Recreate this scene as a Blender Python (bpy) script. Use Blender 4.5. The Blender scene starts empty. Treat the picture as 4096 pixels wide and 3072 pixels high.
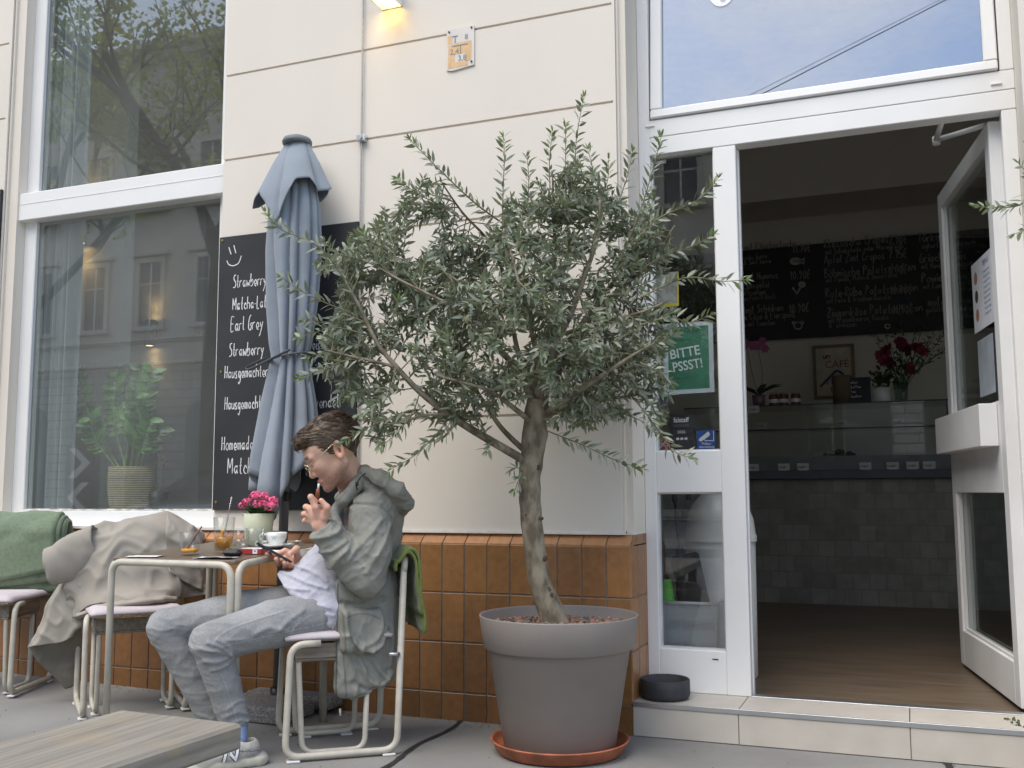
import bpy, math, random
import numpy as np
from mathutils import Vector, Matrix
S = bpy.context.scene
COL = S.collection
random.seed(7); RNG = np.random.default_rng(7)
R = math.radians

# ------------------------------------------------------------------ camera
CAM_POS = np.array([0.0, -3.90, 0.949])
PITCH, YAW, ROLL, FPX = R(6.169), R(21.536), R(0.264), 3985.5
_f = np.array([-math.sin(YAW)*math.cos(PITCH), math.cos(YAW)*math.cos(PITCH), math.sin(PITCH)])
_r = np.array([math.cos(YAW), math.sin(YAW), 0.0]); _d = np.cross(_f, _r)
CX = _r*math.cos(ROLL) + _d*math.sin(ROLL)
CY = -_r*math.sin(ROLL) + _d*math.cos(ROLL)
CZ = _f
cam = bpy.data.cameras.new('camera'); camo = bpy.data.objects.new('camera', cam); COL.objects.link(camo)
camo.matrix_world = Matrix([[CX[0], -CY[0], -CZ[0], CAM_POS[0]], [CX[1], -CY[1], -CZ[1], CAM_POS[1]],
                            [CX[2], -CY[2], -CZ[2], CAM_POS[2]], [0, 0, 0, 1]])
cam.sensor_width = 36.0; cam.lens = FPX/4096*36; cam.clip_start = .05; cam.clip_end = 500
S.camera = camo
def ray(u, v): return CX*((u-2048)/FPX) + CY*((v-1536)/FPX) + CZ
def at(u, v, depth): return CAM_POS + ray(u, v)*depth                    # point at a metric depth
def atY(u, v, Y=0.0): r = ray(u, v); return CAM_POS + r*((Y-CAM_POS[1])/r[1])
def atZ(u, v, Z=0.0): r = ray(u, v); return CAM_POS + r*((Z-CAM_POS[2])/r[2])
def depth_of(p): return float(CZ @ (np.array(p)-CAM_POS))

# ------------------------------------------------------------------ light
SUN_EL, SUN_AZ = R(58), R(205)        # azimuth measured from +Y clockwise; behind the camera, to its left
W = bpy.data.worlds.new('World'); S.world = W; W.use_nodes = True
nt = W.node_tree; bg = nt.nodes['Background']
sky = nt.nodes.new('ShaderNodeTexSky'); sky.sky_type = 'NISHITA'; sky.sun_disc = False
sky.sun_elevation = SUN_EL; sky.sun_rotation = SUN_AZ; sky.air_density = 1.0; sky.dust_density = 0.9; sky.ozone_density = 1.1
# thin high cloud veils over the blue
tc = nt.nodes.new('ShaderNodeTexCoord'); mp = nt.nodes.new('ShaderNodeMapping'); mp.inputs['Scale'].default_value = (1.6, 1.6, 3.6)
nz = nt.nodes.new('ShaderNodeTexNoise'); nz.inputs['Scale'].default_value = 2.3; nz.inputs['Detail'].default_value = 7; nz.inputs['Roughness'].default_value = .58
cr = nt.nodes.new('ShaderNodeValToRGB'); cr.color_ramp.elements[0].position = .40; cr.color_ramp.elements[1].position = .88
cr.color_ramp.elements[0].color = (.0, .0, .0, 1)
mx = nt.nodes.new('ShaderNodeMix'); mx.data_type = 'RGBA'; mx.inputs['B'].default_value = (6.2, 6.2, 6.3, 1)
nt.links.new(tc.outputs['Generated'], mp.inputs['Vector']); nt.links.new(mp.outputs['Vector'], nz.inputs['Vector'])
nt.links.new(nz.outputs['Fac'], cr.inputs['Fac']); nt.links.new(cr.outputs['Color'], mx.inputs['Factor'])
nt.links.new(sky.outputs['Color'], mx.inputs['A']); nt.links.new(mx.outputs['Result'], bg.inputs['Color'])
bg.inputs['Strength'].default_value = 0.135
sl = bpy.data.lights.new('sun', 'SUN'); sl.energy = 1.12; sl.angle = R(42); sl.color = (1, .935, .83)
so = bpy.data.objects.new('sun', sl); COL.objects.link(so)
_sd = Vector((math.sin(SUN_AZ)*math.cos(SUN_EL), math.cos(SUN_AZ)*math.cos(SUN_EL), math.sin(SUN_EL)))
so.rotation_euler = (-_sd).to_track_quat('-Z', 'Y').to_euler(); so.location = (-3, -9, 14)
S.view_settings.view_transform = 'Standard'; S.view_settings.look = 'None'
S.view_settings.exposure = 1.32; S.view_settings.gamma = 1.0
S.cycles.use_denoising = True
try: S.cycles.denoiser = 'OPENIMAGEDENOISE'
except Exception: pass
S.cycles.max_bounces = 9; S.cycles.diffuse_bounces = 5; S.cycles.glossy_bounces = 4
S.cycles.transmission_bounces = 6; S.cycles.transparent_max_bounces = 16
S.cycles.sample_clamp_indirect = 6; S.cycles.caustics_reflective = False; S.cycles.caustics_refractive = False

# ------------------------------------------------------------------ materials
def mat(name, col, rough=.6, var=.12, scale=9, bump=0.0, bscale=None, metal=0.0, col2=None, attr=False,
        spec=.5, detail=5, stretch=None, lo=.35, hi=.65, sheen=0.0, sss=0.0, fold=None):
    m = bpy.data.materials.new(name); m.use_nodes = True
    n = m.node_tree.nodes; L = m.node_tree.links; b = n['Principled BSDF']
    b.inputs['Roughness'].default_value = rough; b.inputs['Metallic'].default_value = metal
    b.inputs['Specular IOR Level'].default_value = spec
    if sheen: b.inputs['Sheen Weight'].default_value = sheen
    if sss:
        b.inputs['Subsurface Weight'].default_value = sss; b.inputs['Subsurface Radius'].default_value = (.012, .005, .003)
        b.inputs['Subsurface Scale'].default_value = 1.0
    t = n.new('ShaderNodeTexCoord'); vec = t.outputs['Object']
    if stretch:
        mpn = n.new('ShaderNodeMapping'); mpn.inputs['Scale'].default_value = stretch
        L.new(vec, mpn.inputs['Vector']); vec = mpn.outputs['Vector']
    z = n.new('ShaderNodeTexNoise'); z.inputs['Scale'].default_value = scale; z.inputs['Detail'].default_value = detail
    L.new(vec, z.inputs['Vector'])
    rp = n.new('ShaderNodeValToRGB'); rp.color_ramp.elements[0].position = lo; rp.color_ramp.elements[1].position = hi
    c = np.array(col, float)
    c2 = np.array(col2, float) if col2 is not None else None
    if c2 is None: a_, b_ = c*(1-var), c*(1+var)
    else: a_, b_ = c, c2
    if attr: a_, b_ = np.ones(3)*(1-var), np.ones(3)*(1+var)
    rp.color_ramp.elements[0].color = (*a_, 1); rp.color_ramp.elements[1].color = (*b_, 1)
    L.new(z.outputs['Fac'], rp.inputs['Fac']); out = rp.outputs['Color']
    if attr:
        at_ = n.new('ShaderNodeAttribute'); at_.attribute_name = 'Col'
        mm = n.new('ShaderNodeMix'); mm.data_type = 'RGBA'; mm.blend_type = 'MULTIPLY'; mm.inputs['Factor'].default_value = 1
        L.new(at_.outputs['Color'], mm.inputs['A']); L.new(out, mm.inputs['B']); out = mm.outputs['Result']
    L.new(out, b.inputs['Base Color'])
    nrm = None
    if fold:      # creases of the cloth: ridged noise as relief
        fs, fstr, fst = fold
        mf = n.new('ShaderNodeMapping'); mf.inputs['Scale'].default_value = fst; L.new(t.outputs['Object'], mf.inputs['Vector'])
        zf = n.new('ShaderNodeTexNoise'); zf.noise_type = 'RIDGED_MULTIFRACTAL'; zf.inputs['Scale'].default_value = fs; zf.inputs['Detail'].default_value = 2.5
        zf.inputs['Roughness'].default_value = .45; zf.inputs['Distortion'].default_value = .7; L.new(mf.outputs['Vector'], zf.inputs['Vector'])
        bf = n.new('ShaderNodeBump'); bf.inputs['Strength'].default_value = fstr; bf.inputs['Distance'].default_value = .006
        L.new(zf.outputs['Fac'], bf.inputs['Height']); L.new(bf.outputs['Normal'], b.inputs['Normal']); nrm = bf.outputs['Normal']
    if bump:
        z2 = n.new('ShaderNodeTexNoise'); z2.inputs['Scale'].default_value = bscale or scale*6; z2.inputs['Detail'].default_value = 3
        L.new(vec, z2.inputs['Vector'])
        bp = n.new('ShaderNodeBump'); bp.inputs['Strength'].default_value = min(1, bump); bp.inputs['Distance'].default_value = .002
        L.new(z2.outputs['Fac'], bp.inputs['Height']); L.new(bp.outputs['Normal'], b.inputs['Normal'])
        if nrm is not None: L.new(nrm, bp.inputs['Normal'])
    return m

def glass_mat(name, tint=(.92, .95, .94), base=.08, gain=1.6, rough=0.0, ior=1.5, haze=0.0):
    m = bpy.data.materials.new(name); m.use_nodes = True
    n = m.node_tree.nodes; L = m.node_tree.links; n.clear()
    o = n.new('ShaderNodeOutputMaterial'); mixs = n.new('ShaderNodeMixShader')
    tr = n.new('ShaderNodeBsdfTransparent'); tr.inputs['Color'].default_value = (*tint, 1)
    g = n.new('ShaderNodeBsdfGlossy'); g.inputs['Roughness'].default_value = rough
    fr = n.new('ShaderNodeFresnel'); fr.inputs['IOR'].default_value = ior
    ge = n.new('ShaderNodeNewGeometry'); mr = n.new('ShaderNodeMapRange')     # same reflectance on both faces of the sheet
    mr.inputs['To Min'].default_value = ior; mr.inputs['To Max'].default_value = 1/ior
    L.new(ge.outputs['Backfacing'], mr.inputs['Value']); L.new(mr.outputs['Result'], fr.inputs['IOR'])
    ma = n.new('ShaderNodeMath'); ma.operation = 'MULTIPLY_ADD'; ma.use_clamp = True
    ma.inputs[1].default_value = gain*.6; ma.inputs[2].default_value = base*.6
    L.new(fr.outputs['Fac'], ma.inputs[0]); L.new(ma.outputs['Value'], mixs.inputs['Fac'])
    L.new(tr.outputs['BSDF'], mixs.inputs[1]); L.new(g.outputs['BSDF'], mixs.inputs[2]); res = mixs.outputs['Shader']
    if haze:      # milky light on the pane, put in as a pale diffuse layer
        df = n.new('ShaderNodeBsdfDiffuse'); df.inputs['Color'].default_value = (.72, .73, .70, 1); m2 = n.new('ShaderNodeMixShader')
        tcn = n.new('ShaderNodeTexCoord'); nd = n.new('ShaderNodeTexNoise'); nd.inputs['Scale'].default_value = 1.6; nd.inputs['Detail'].default_value = 6; L.new(tcn.outputs['Object'], nd.inputs['Vector'])
        md = n.new('ShaderNodeMath'); md.operation = 'MULTIPLY'; md.inputs[1].default_value = haze*2; L.new(nd.outputs['Fac'], md.inputs[0]); L.new(md.outputs[0], m2.inputs['Fac'])
        L.new(res, m2.inputs[1]); L.new(df.outputs[0], m2.inputs[2]); res = m2.outputs['Shader']
    L.new(res, o.inputs['Surface'])
    return m

def emit_mat(name, col, strength):
    m = bpy.data.materials.new(name); m.use_nodes = True
    b = m.node_tree.nodes['Principled BSDF']; b.inputs['Base Color'].default_value = (*col, 1)
    b.inputs['Emission Color'].default_value = (*col, 1); b.inputs['Emission Strength'].default_value = strength
    return m

def brick_mat(name, c1, c2, mortar, bw, bh, msize=.01, rough=.6, offset=0.5, bump=.3, axes='XZ', loc=(0, 0, 0)):
    m = bpy.data.materials.new(name); m.use_nodes = True
    n = m.node_tree.nodes; L = m.node_tree.links; b = n['Principled BSDF']; b.inputs['Roughness'].default_value = rough
    t = n.new('ShaderNodeTexCoord'); sp = n.new('ShaderNodeSeparateXYZ'); cb = n.new('ShaderNodeCombineXYZ')
    L.new(t.outputs['Object'], sp.inputs[0]); L.new(sp.outputs[axes[0]], cb.inputs['X']); L.new(sp.outputs[axes[1]], cb.inputs['Y'])
    mpn = n.new('ShaderNodeMapping'); mpn.inputs['Location'].default_value = loc; L.new(cb.outputs[0], mpn.inputs['Vector'])
    br = n.new('ShaderNodeTexBrick'); br.offset = offset; br.inputs['Scale'].default_value = 1
    br.inputs['Brick Width'].default_value = bw; br.inputs['Row Height'].default_value = bh
    br.inputs['Mortar Size'].default_value = msize; br.inputs['Color1'].default_value = (*c1, 1); br.inputs['Color2'].default_value = (*c2, 1)
    br.inputs['Mortar'].default_value = (*mortar, 1); br.inputs['Mortar Smooth'].default_value = .1
    L.new(mpn.outputs[0], br.inputs['Vector'])
    z = n.new('ShaderNodeTexNoise'); z.inputs['Scale'].default_value = 14; L.new(t.outputs['Object'], z.inputs['Vector'])
    mm = n.new('ShaderNodeMix'); mm.data_type = 'RGBA'; mm.blend_type = 'MULTIPLY'; mm.inputs['Factor'].default_value = .4
    L.new(br.outputs['Color'], mm.inputs['A']); L.new(z.outputs['Fac'], mm.inputs['B']); L.new(mm.outputs['Result'], b.inputs['Base Color'])
    if bump:
        bp = n.new('ShaderNodeBump'); bp.inputs['Strength'].default_value = bump; bp.inputs['Distance'].default_value = .004; bp.invert = True
        L.new(br.outputs['Fac'], bp.inputs['Height']); L.new(bp.outputs['Normal'], b.inputs['Normal'])
    return m

def wood_mat(name, c1, c2, rough=.55, stretch=(1.2, 14, 14), scale=4, bump=.25, attr=False):
    m = mat(name, c1, rough, col2=c2, scale=scale, stretch=stretch, bump=bump, bscale=scale*3, detail=8, lo=.3, hi=.72, attr=False)
    return m

# ------------------------------------------------------------------ mesh builder
class MB:
    def __init__(s): s.v = []; s.f = []; s.c = []; s.mi = []; s.sm = []
    def add(s, vs, fs, col=(1, 1, 1), mi=0, smooth=False):
        o = len(s.v); s.v += [tuple(map(float, p)) for p in vs]
        for f in fs: s.f.append(tuple(i+o for i in f)); s.c.append(tuple(col)); s.mi.append(mi); s.sm.append(smooth)
        return s
    def box(s, lo, hi, col=(1, 1, 1), bev=0.0, mi=0):
        (a, b, c), (d, e, f) = lo, hi
        if bev <= 0:
            vs = [(a, b, c), (d, b, c), (d, e, c), (a, e, c), (a, b, f), (d, b, f), (d, e, f), (a, e, f)]
            return s.add(vs, [(0, 3, 2, 1), (4, 5, 6, 7), (0, 1, 5, 4), (1, 2, 6, 5), (2, 3, 7, 6), (3, 0, 4, 7)], col, mi)
        k = min(bev, (d-a)*.45, (e-b)*.45, (f-c)*.45)
        vs = []; ix = {}
        for X in (0, 1):
            for Y in (0, 1):
                for Z in (0, 1):
                    p = [(a, d)[X], (b, e)[Y], (c, f)[Z]]; sg = [1-2*X, 1-2*Y, 1-2*Z]
                    for ax in range(3):
                        q = [p[i]+sg[i]*k for i in range(3)]; q[ax] = p[ax]
                        ix[(X, Y, Z, ax)] = len(vs); vs.append(tuple(q))
        fs = []
        def quad(l):
            fs.append(l)
        for ax in range(3):
            o1, o2 = [i for i in range(3) if i != ax]
            for sgn in (0, 1):
                l = []
                for (i, j) in ((0, 0), (1, 0), (1, 1), (0, 1)):
                    key = [0, 0, 0]; key[ax] = sgn; key[o1] = i; key[o2] = j; l.append(ix[(*key, ax)])
                quad(tuple(l))
            for i in (0, 1):
                for j in (0, 1):
                    l = []
                    for tt, fc in ((0, o1), (1, o1), (1, o2), (0, o2)):
                        key = [0, 0, 0]; key[ax] = tt; key[o1] = i; key[o2] = j; l.append(ix[(*key, fc)])
                    quad(tuple(l))
        for X in (0, 1):
            for Y in (0, 1):
                for Z in (0, 1): quad(tuple(ix[(X, Y, Z, ax)] for ax in range(3)))
        return s.add(vs, fs, col, mi)
    def obox(s, c, ax, half, col=(1, 1, 1), mi=0, bev=0.0):      # oriented box
        t = MB(); t.box([-h for h in half], half, col, bev, mi)
        A = np.array(ax, float); c = np.array(c, float)
        return s.add([c + np.array(p) @ A for p in t.v], t.f, col, mi)
    def tube(s, pts, r, n=8, col=(1, 1, 1), closed=False, caps=True, mi=0, flat=1.0):
        P = [np.array(p, float) for p in pts]; m = len(P)
        rr = r if hasattr(r, '__len__') else [r]*m
        T = []
        for i in range(m):
            a = P[i-1] if (i > 0 or closed) else P[i]; b = P[(i+1) % m] if (i < m-1 or closed) else P[i]
            t = b-a; T.append(t/(np.linalg.norm(t)+1e-12))
        up = np.array([0, 0, 1.0]) if abs(T[0][2]) < .9 else np.array([1.0, 0, 0])
        N = np.cross(T[0], up); N /= np.linalg.norm(N); vs = []
        for i in range(m):
            N = N - T[i]*np.dot(N, T[i]); N /= (np.linalg.norm(N)+1e-12); B = np.cross(T[i], N)
            for k in range(n):
                a = 2*math.pi*k/n; vs.append(P[i] + (N*math.cos(a) + B*math.sin(a)*flat)*rr[i])
        fs = []
        for i in range(m if closed else m-1):
            for k in range(n):
                j = (i+1) % m; fs.append((i*n+k, i*n+(k+1) % n, j*n+(k+1) % n, j*n+k))
        s.add(vs, fs, col, mi, True)
        if caps and not closed:
            o = len(s.v)-len(vs)
            s.f.append(tuple(o+k for k in range(n))[::-1]); s.c.append(tuple(col)); s.mi.append(mi); s.sm.append(False)
            s.f.append(tuple(o+(m-1)*n+k for k in range(n))); s.c.append(tuple(col)); s.mi.append(mi); s.sm.append(False)
        return s
    def lathe(s, prof, c=(0, 0, 0), n=32, col=(1, 1, 1), mi=0, sx=1, sy=1, flat=False):
        vs = []; c = np.array(c, float)
        for (r, z) in prof:
            for k in range(n):
                a = 2*math.pi*k/n; vs.append(c + np.array([r*sx*math.cos(a), r*sy*math.sin(a), z]))
        fs = [(i*n+k, i*n+(k+1) % n, (i+1)*n+(k+1) % n, (i+1)*n+k) for i in range(len(prof)-1) for k in range(n)]
        return s.add(vs, fs, col, mi, not flat)
    def disc(s, c, r, n=24, col=(1, 1, 1), mi=0, ax=None):
        A = np.array(ax, float) if ax is not None else np.eye(3)[:2]
        vs = [np.array(c, float) + (A[0]*math.cos(2*math.pi*k/n) + A[1]*math.sin(2*math.pi*k/n))*r for k in range(n)]
        return s.add(vs, [tuple(range(n))], col, mi)
    def prism(s, poly, o, ax, ay, az, d, col=(1, 1, 1), mi=0):   # polygon extruded by d along az
        o, ax, ay, az = [np.array(q, float) for q in (o, ax, ay, az)]; n = len(poly)
        vs = [o+ax*x+ay*y for x, y in poly] + [o+ax*x+ay*y+az*d for x, y in poly]
        fs = [tuple(range(n))[::-1], tuple(range(n, 2*n))] + [(i, (i+1) % n, n+(i+1) % n, n+i) for i in range(n)]
        return s.add(vs, fs, col, mi)
    def grid(s, G, col=(1, 1, 1), mi=0, closed_u=False, cols=None):
        G = np.array(G, float); a, b = G.shape[:2]
        fs = []
        for i in range(a-1):
            for j in range(b if closed_u else b-1): fs.append((i*b+j, i*b+(j+1) % b, (i+1)*b+(j+1) % b, (i+1)*b+j))
        return s.add(G.reshape(-1, 3), fs, col, mi, True)
    def build(s, name, m, parent=None, smooth=None, normals=True):
        root = parent
        off = np.zeros(3)
        q = parent
        while q is not None: off += np.array(q.location); q = q.parent
        me = bpy.data.meshes.new(name)
        V = [tuple(np.array(p)-off) for p in s.v]
        me.from_pydata(V, [], s.f)
        for mm in (m if isinstance(m, (list, tuple)) else [m]): me.materials.append(mm)
        me.polygons.foreach_set('material_index', s.mi)
        me.polygons.foreach_set('use_smooth', [bool(x) if smooth is None else smooth for x in s.sm])
        ca = me.color_attributes.new('Col', 'FLOAT_COLOR', 'CORNER')
        arr = np.ones((len(me.loops), 4), np.float32); k = 0
        for p, c in zip(me.polygons, s.c):
            arr[p.loop_start:p.loop_start+p.loop_total, :3] = c
        ca.data.foreach_set('color', arr.ravel()); me.update()
        if normals:
            import bmesh
            bm = bmesh.new(); bm.from_mesh(me); bmesh.ops.recalc_face_normals(bm, faces=bm.faces); bm.to_mesh(me); bm.free()
        o = bpy.data.objects.new(name, me); COL.objects.link(o)
        if parent is not None: o.parent = parent
        return o

def thing(name, label, cat, loc=(0, 0, 0), group=None):
    o = bpy.data.objects.new(name, None); COL.objects.link(o); o.location = tuple(map(float, loc)); o.empty_display_size = .1
    o['label'] = label; o['category'] = cat
    if group: o['group'] = group
    return o
def tag(o, label, cat, group=None):
    o['label'] = label; o['category'] = cat
    if group: o['group'] = group
    return o
def struct(o): o['kind'] = 'structure'; return o
def copy_tree(o, parent=None, label=None, loc=None, rz=None):
    c = o.copy(); COL.objects.link(c)
    if parent is not None: c.parent = parent
    if label: c['label'] = label
    if loc is not None: c.location = tuple(map(float, loc))
    if rz is not None: c.rotation_euler = (0, 0, rz)
    for ch in list(o.children): copy_tree(ch, c)
    return c
def mod_solid(o, t, off=0):
    m = o.modifiers.new('solid', 'SOLIDIFY'); m.thickness = t; m.offset = off; return o
def mod_sub(o, n=1):
    m = o.modifiers.new('sub', 'SUBSURF'); m.levels = n; m.render_levels = n; return o

def crom(P, k):      # Catmull-Rom through points, k samples per span
    P = [np.array(p, float) for p in P]; Q = [2*P[0]-P[1]] + P + [2*P[-1]-P[-2]]; out = []
    for i in range(1, len(Q)-2):
        for j in range(k):
            t = j/k; a, b, c, d = Q[i-1], Q[i], Q[i+1], Q[i+2]
            out.append(.5*((2*b)+(-a+c)*t+(2*a-5*b+4*c-d)*t*t+(-a+3*b-3*c+d)*t**3))
    out.append(P[-1]); return out
def arcpath(pts, r, k=5):   # polyline with rounded corners
    P = [np.array(p, float) for p in pts]; out = [P[0]]
    for i in range(1, len(P)-1):
        a, b, c = P[i-1], P[i], P[i+1]; u = (a-b)/np.linalg.norm(a-b); w = (c-b)/np.linalg.norm(c-b)
        rr = min(r, np.linalg.norm(a-b)*.49, np.linalg.norm(c-b)*.49); s, e = b+u*rr, b+w*rr
        for j in range(k+1):
            t = j/k; out.append((1-t)**2*s+2*t*(1-t)*b+t*t*e)
    return out+[P[-1]]

_rs = np.random.RandomState(3); _H = _rs.rand(64, 64, 64).astype(np.float32)
def vnoise(p):       # value noise -1..1, vectorised
    p = np.asarray(p, np.float32); i = np.floor(p).astype(int); f = p-i; f = f*f*(3-2*f); i &= 63; j = (i+1) & 63
    x0, y0, z0 = i[..., 0], i[..., 1], i[..., 2]; x1, y1, z1 = j[..., 0], j[..., 1], j[..., 2]
    fx, fy, fz = f[..., 0], f[..., 1], f[..., 2]
    a = _H[x0, y0, z0]*(1-fx)+_H[x1, y0, z0]*fx; b = _H[x0, y1, z0]*(1-fx)+_H[x1, y1, z0]*fx
    c = _H[x0, y0, z1]*(1-fx)+_H[x1, y0, z1]*fx; d = _H[x0, y1, z1]*(1-fx)+_H[x1, y1, z1]*fx
    return ((a*(1-fy)+b*fy)*(1-fz)+(c*(1-fy)+d*fy)*fz)*2-1

# ---- hand lettering: single-stroke glyphs on a small grid (x digit, y digit; y 3 = baseline, 6 = x-height, 9 = cap height)
GL = {'a': '55 36 15 14 33 44 55|56 54 63', 'b': '09 03|04 26 46 55 54 33 13 04', 'c': '55 36 15 14 33 53', 'd': '55 36 15 14 33 44 55|59 54 63',
 'e': '14 54 55 36 15 14 33 53', 'f': '49 28 23|06 46', 'g': '55 36 15 14 33 44 55|56 52 30 11', 'h': '09 03|05 36 55 53', 'i': '16 13|18 17', 'k': '09 03|56 04|14 53',
 'l': '19 14 33', 'm': '06 03|05 26 35 33|35 56 65 63', 'n': '06 03|05 36 55 53', 'o': '36 15 14 33 53 64 65 46 36', 'p': '06 00|05 36 55 54 33 04', 'r': '06 03|05 26 46',
 's': '46 26 15 34 43 23 03', 't': '29 24 33 43|06 46', 'u': '06 04 23 44|56 53', 'v': '06 23 46', 'w': '06 13 35 53 66', 'y': '06 24|56 22 00', 'z': '06 46 03 43', 'ä': '55 46 25 14 33 53 55|56 54 63|28 27|48 47',
 'q': '55 36 15 14 33 54|56 50', 'x': '06 43|46 03', 'j': '26 21 10 00|28 27', 'ö': '36 15 14 33 53 64 65 46 36|28 27|48 47', 'ü': '06 04 23 44|56 53|18 17|38 37',
 'S': '59 29 18 17 46 55 54 33 03', 'M': '03 09 35 69 73', 'E': '59 09 03 53|06 46', 'G': '59 39 17 14 33 53 65|45 66', 'H': '09 03|59 53|06 56', 'L': '09 03 43', 'A': '03 39 63|15 55', 'B': '03 09 39 48 37 06|06 46 55 54 33 03',
 'C': '58 39 17 14 33 54', 'F': '59 09 03|06 46', 'K': '09 03|59 06 53', 'P': '03 09 39 58 47 06', 'R': '03 09 39 58 47 06 53', 'T': '09 69|39 33', 'V': '09 33 69', 'Z': '09 59 03 53', 'Q': '39 17 14 33 54 67 39|44 62',
 '1': '17 39 33', '0': '39 17 15 33 44 56 57 39', '2': '08 29 48 47 03 53', '3': '08 29 47 26 45 44 23 04', '4': '39 05 55|47 43', '5': '49 09 06 36 45 44 23 03', '7': '09 59 23', '8': '39 18 17 46 55 44 33 14 15 36 47 48 39', '9': '57 37 18 29 48 57 33', '€': '59 39 16 14 33 53|05 36|06 46',
 ',': '13 01', '-': '05 35', '&': '53 18 29 38 05 04 23 56', '.': '13 14', ':': '14 13|16 17', "'": '19 17', '!': '19 15|13 14', '?': '08 29 48 26 25|23 24'}
def hand_text(mb, txt, o, ax, ay, az, size, w, col=(1, 1, 1), jit=.02, seed=1, slant=.05):
    rng = random.Random(seed); x = 0.0; o, ax, ay, az = [np.array(q, float) for q in (o, ax, ay, az)]
    for ch in txt:
        if ch == ' ': x += .38; continue
        g = GL.get(ch)
        if g is None: x += .4; continue
        mxx = 0
        for st in g.split('|'):
            pts = []
            for tk in st.split():
                gx, gy = int(tk[0])/13., (int(tk[1])-3)/6.; mxx = max(mxx, gx)
                pts.append(np.array([x+gx+slant*gy+rng.uniform(-jit, jit), gy+rng.uniform(-jit, jit), 0]))
            if len(pts) > 2: pts = crom(pts, 4)
            stroke(mb, [o+ax*p[0]*size+ay*p[1]*size for p in pts], az, w*rng.uniform(.8, 1.2), col)
        x += mxx+.17
    return x*size
def stroke(mb, P, nrm, w, col=(1, 1, 1), lift=.0012):
    P = [np.array(p, float)+np.array(nrm, float)*lift for p in P]; vs = []; n = len(P)
    for i in range(n):
        t = P[min(i+1, n-1)]-P[max(i-1, 0)]; t = t/(np.linalg.norm(t)+1e-9); s_ = np.cross(nrm, t)
        vs += [P[i]-s_*w/2, P[i]+s_*w/2]
    mb.add(vs, [(2*i, 2*i+1, 2*i+3, 2*i+2) for i in range(n-1)], col)
def font_text(mb, txt, o, ax, ay, size, col=(1, 1, 1), mi=0, align='LEFT', shear=0.0, bold=0.0, sx=1.0):
    cu = bpy.data.curves.new('t', 'FONT'); cu.body = txt; cu.size = 1; cu.align_x = align; cu.resolution_u = 3; cu.offset = bold; cu.shear = shear
    ob = bpy.data.objects.new('t', cu); COL.objects.link(ob)
    dg = bpy.context.evaluated_depsgraph_get(); me = bpy.data.meshes.new_from_object(ob.evaluated_get(dg))
    o, ax, ay = [np.array(q, float) for q in (o, ax, ay)]
    mb.add([o+ax*v.co.x*size*sx+ay*v.co.y*size for v in me.vertices], [tuple(p.vertices) for p in me.polygons], col, mi)
    bpy.data.objects.remove(ob); bpy.data.meshes.remove(me); bpy.data.curves.remove(cu)
X3, Y3, Z3 = np.eye(3)
# ------------------------------------------------------------------ shared materials
M_wall = mat('wall_plaster', (.72, .662, .578), .85, var=.032, scale=1.2, stretch=(2.2, 2.2, .8), bump=.3, bscale=190, detail=8, lo=.2, hi=.8)
M_white = mat('white_paint', (.81, .80, .775), .35, var=.02, scale=3)
M_whiteM = mat('white_paint_matt', (.74, .735, .72), .5, var=.05, scale=4)
M_tile = mat('glazed_clinker', (1, 1, 1), .36, var=.20, scale=38, bump=.18, bscale=70, attr=True, detail=9, lo=.2, hi=.8)
M_grout = mat('grout', (.25, .21, .18), .9, var=.15, scale=30)
M_asph = mat('pavement_asphalt', (.190, .185, .172), .9, col2=(.265, .258, .242), scale=1.7, bump=.7, bscale=240, detail=15, lo=.34, hi=.66)
M_road = mat('road_asphalt', (.16, .16, .16), .9, var=.2, scale=5, bump=.4, bscale=200)
M_kerb = mat('granite', (.36, .35, .34), .8, var=.25, scale=60)
M_stone = mat('step_tile', (.52, .475, .41), .55, var=.08, scale=9, bump=.1, bscale=50, detail=8, lo=.25, hi=.75)
M_alu = mat('aluminium', (.60, .61, .62), .32, var=.06, metal=.9)
M_glassW = glass_mat('window_glass', base=.13, gain=1.5, haze=.055)
M_glassF = glass_mat('fanlight_glass', tint=(.9, .93, .95), base=.38, gain=1.6)
M_glassS = glass_mat('sidelight_glass', tint=(.94, .95, .95), base=.085, gain=1.2)
M_glassD = glass_mat('door_glass', tint=(.9, .93, .92), base=.05, gain=1.0)
M_black = mat('black_paint', (.012, .012, .013), .5, var=.2, scale=12)
M_darkm = mat('dark_metal', (.05, .05, .052), .4, var=.1, metal=.6)

# ------------------------------------------------------------------ ground
g = MB(); GZ = lambda x: .021*min(max(0.0, -2.35-x), 2.2)          # the pavement rises a little to the left
gx = [-40, -6, -4.55, -4.1, -3.7, -3.2, -2.8, -2.35, 40]
g.add([(x, y, GZ(x)) for x in gx for y in (-5.0, .30)], [(2*i, 2*i+2, 2*i+3, 2*i+1) for i in range(len(gx)-1)])
struct(g.build('pavement', M_asph))
g = MB(); g.add([(-60, -60, -.14), (60, -60, -.14), (60, 40, -.14), (-60, 40, -.14)], [(0, 1, 2, 3)]); struct(g.build('road', M_road))
g = MB(); g.box((-40, -5.16, -.14), (40, -5.004, .006), bev=.015); struct(g.build('kerb', M_kerb))
g = MB(); g.box((-40, -15.9, -.136), (40, -12.0, .0)); struct(g.build('far_pavement', M_asph))
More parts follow.
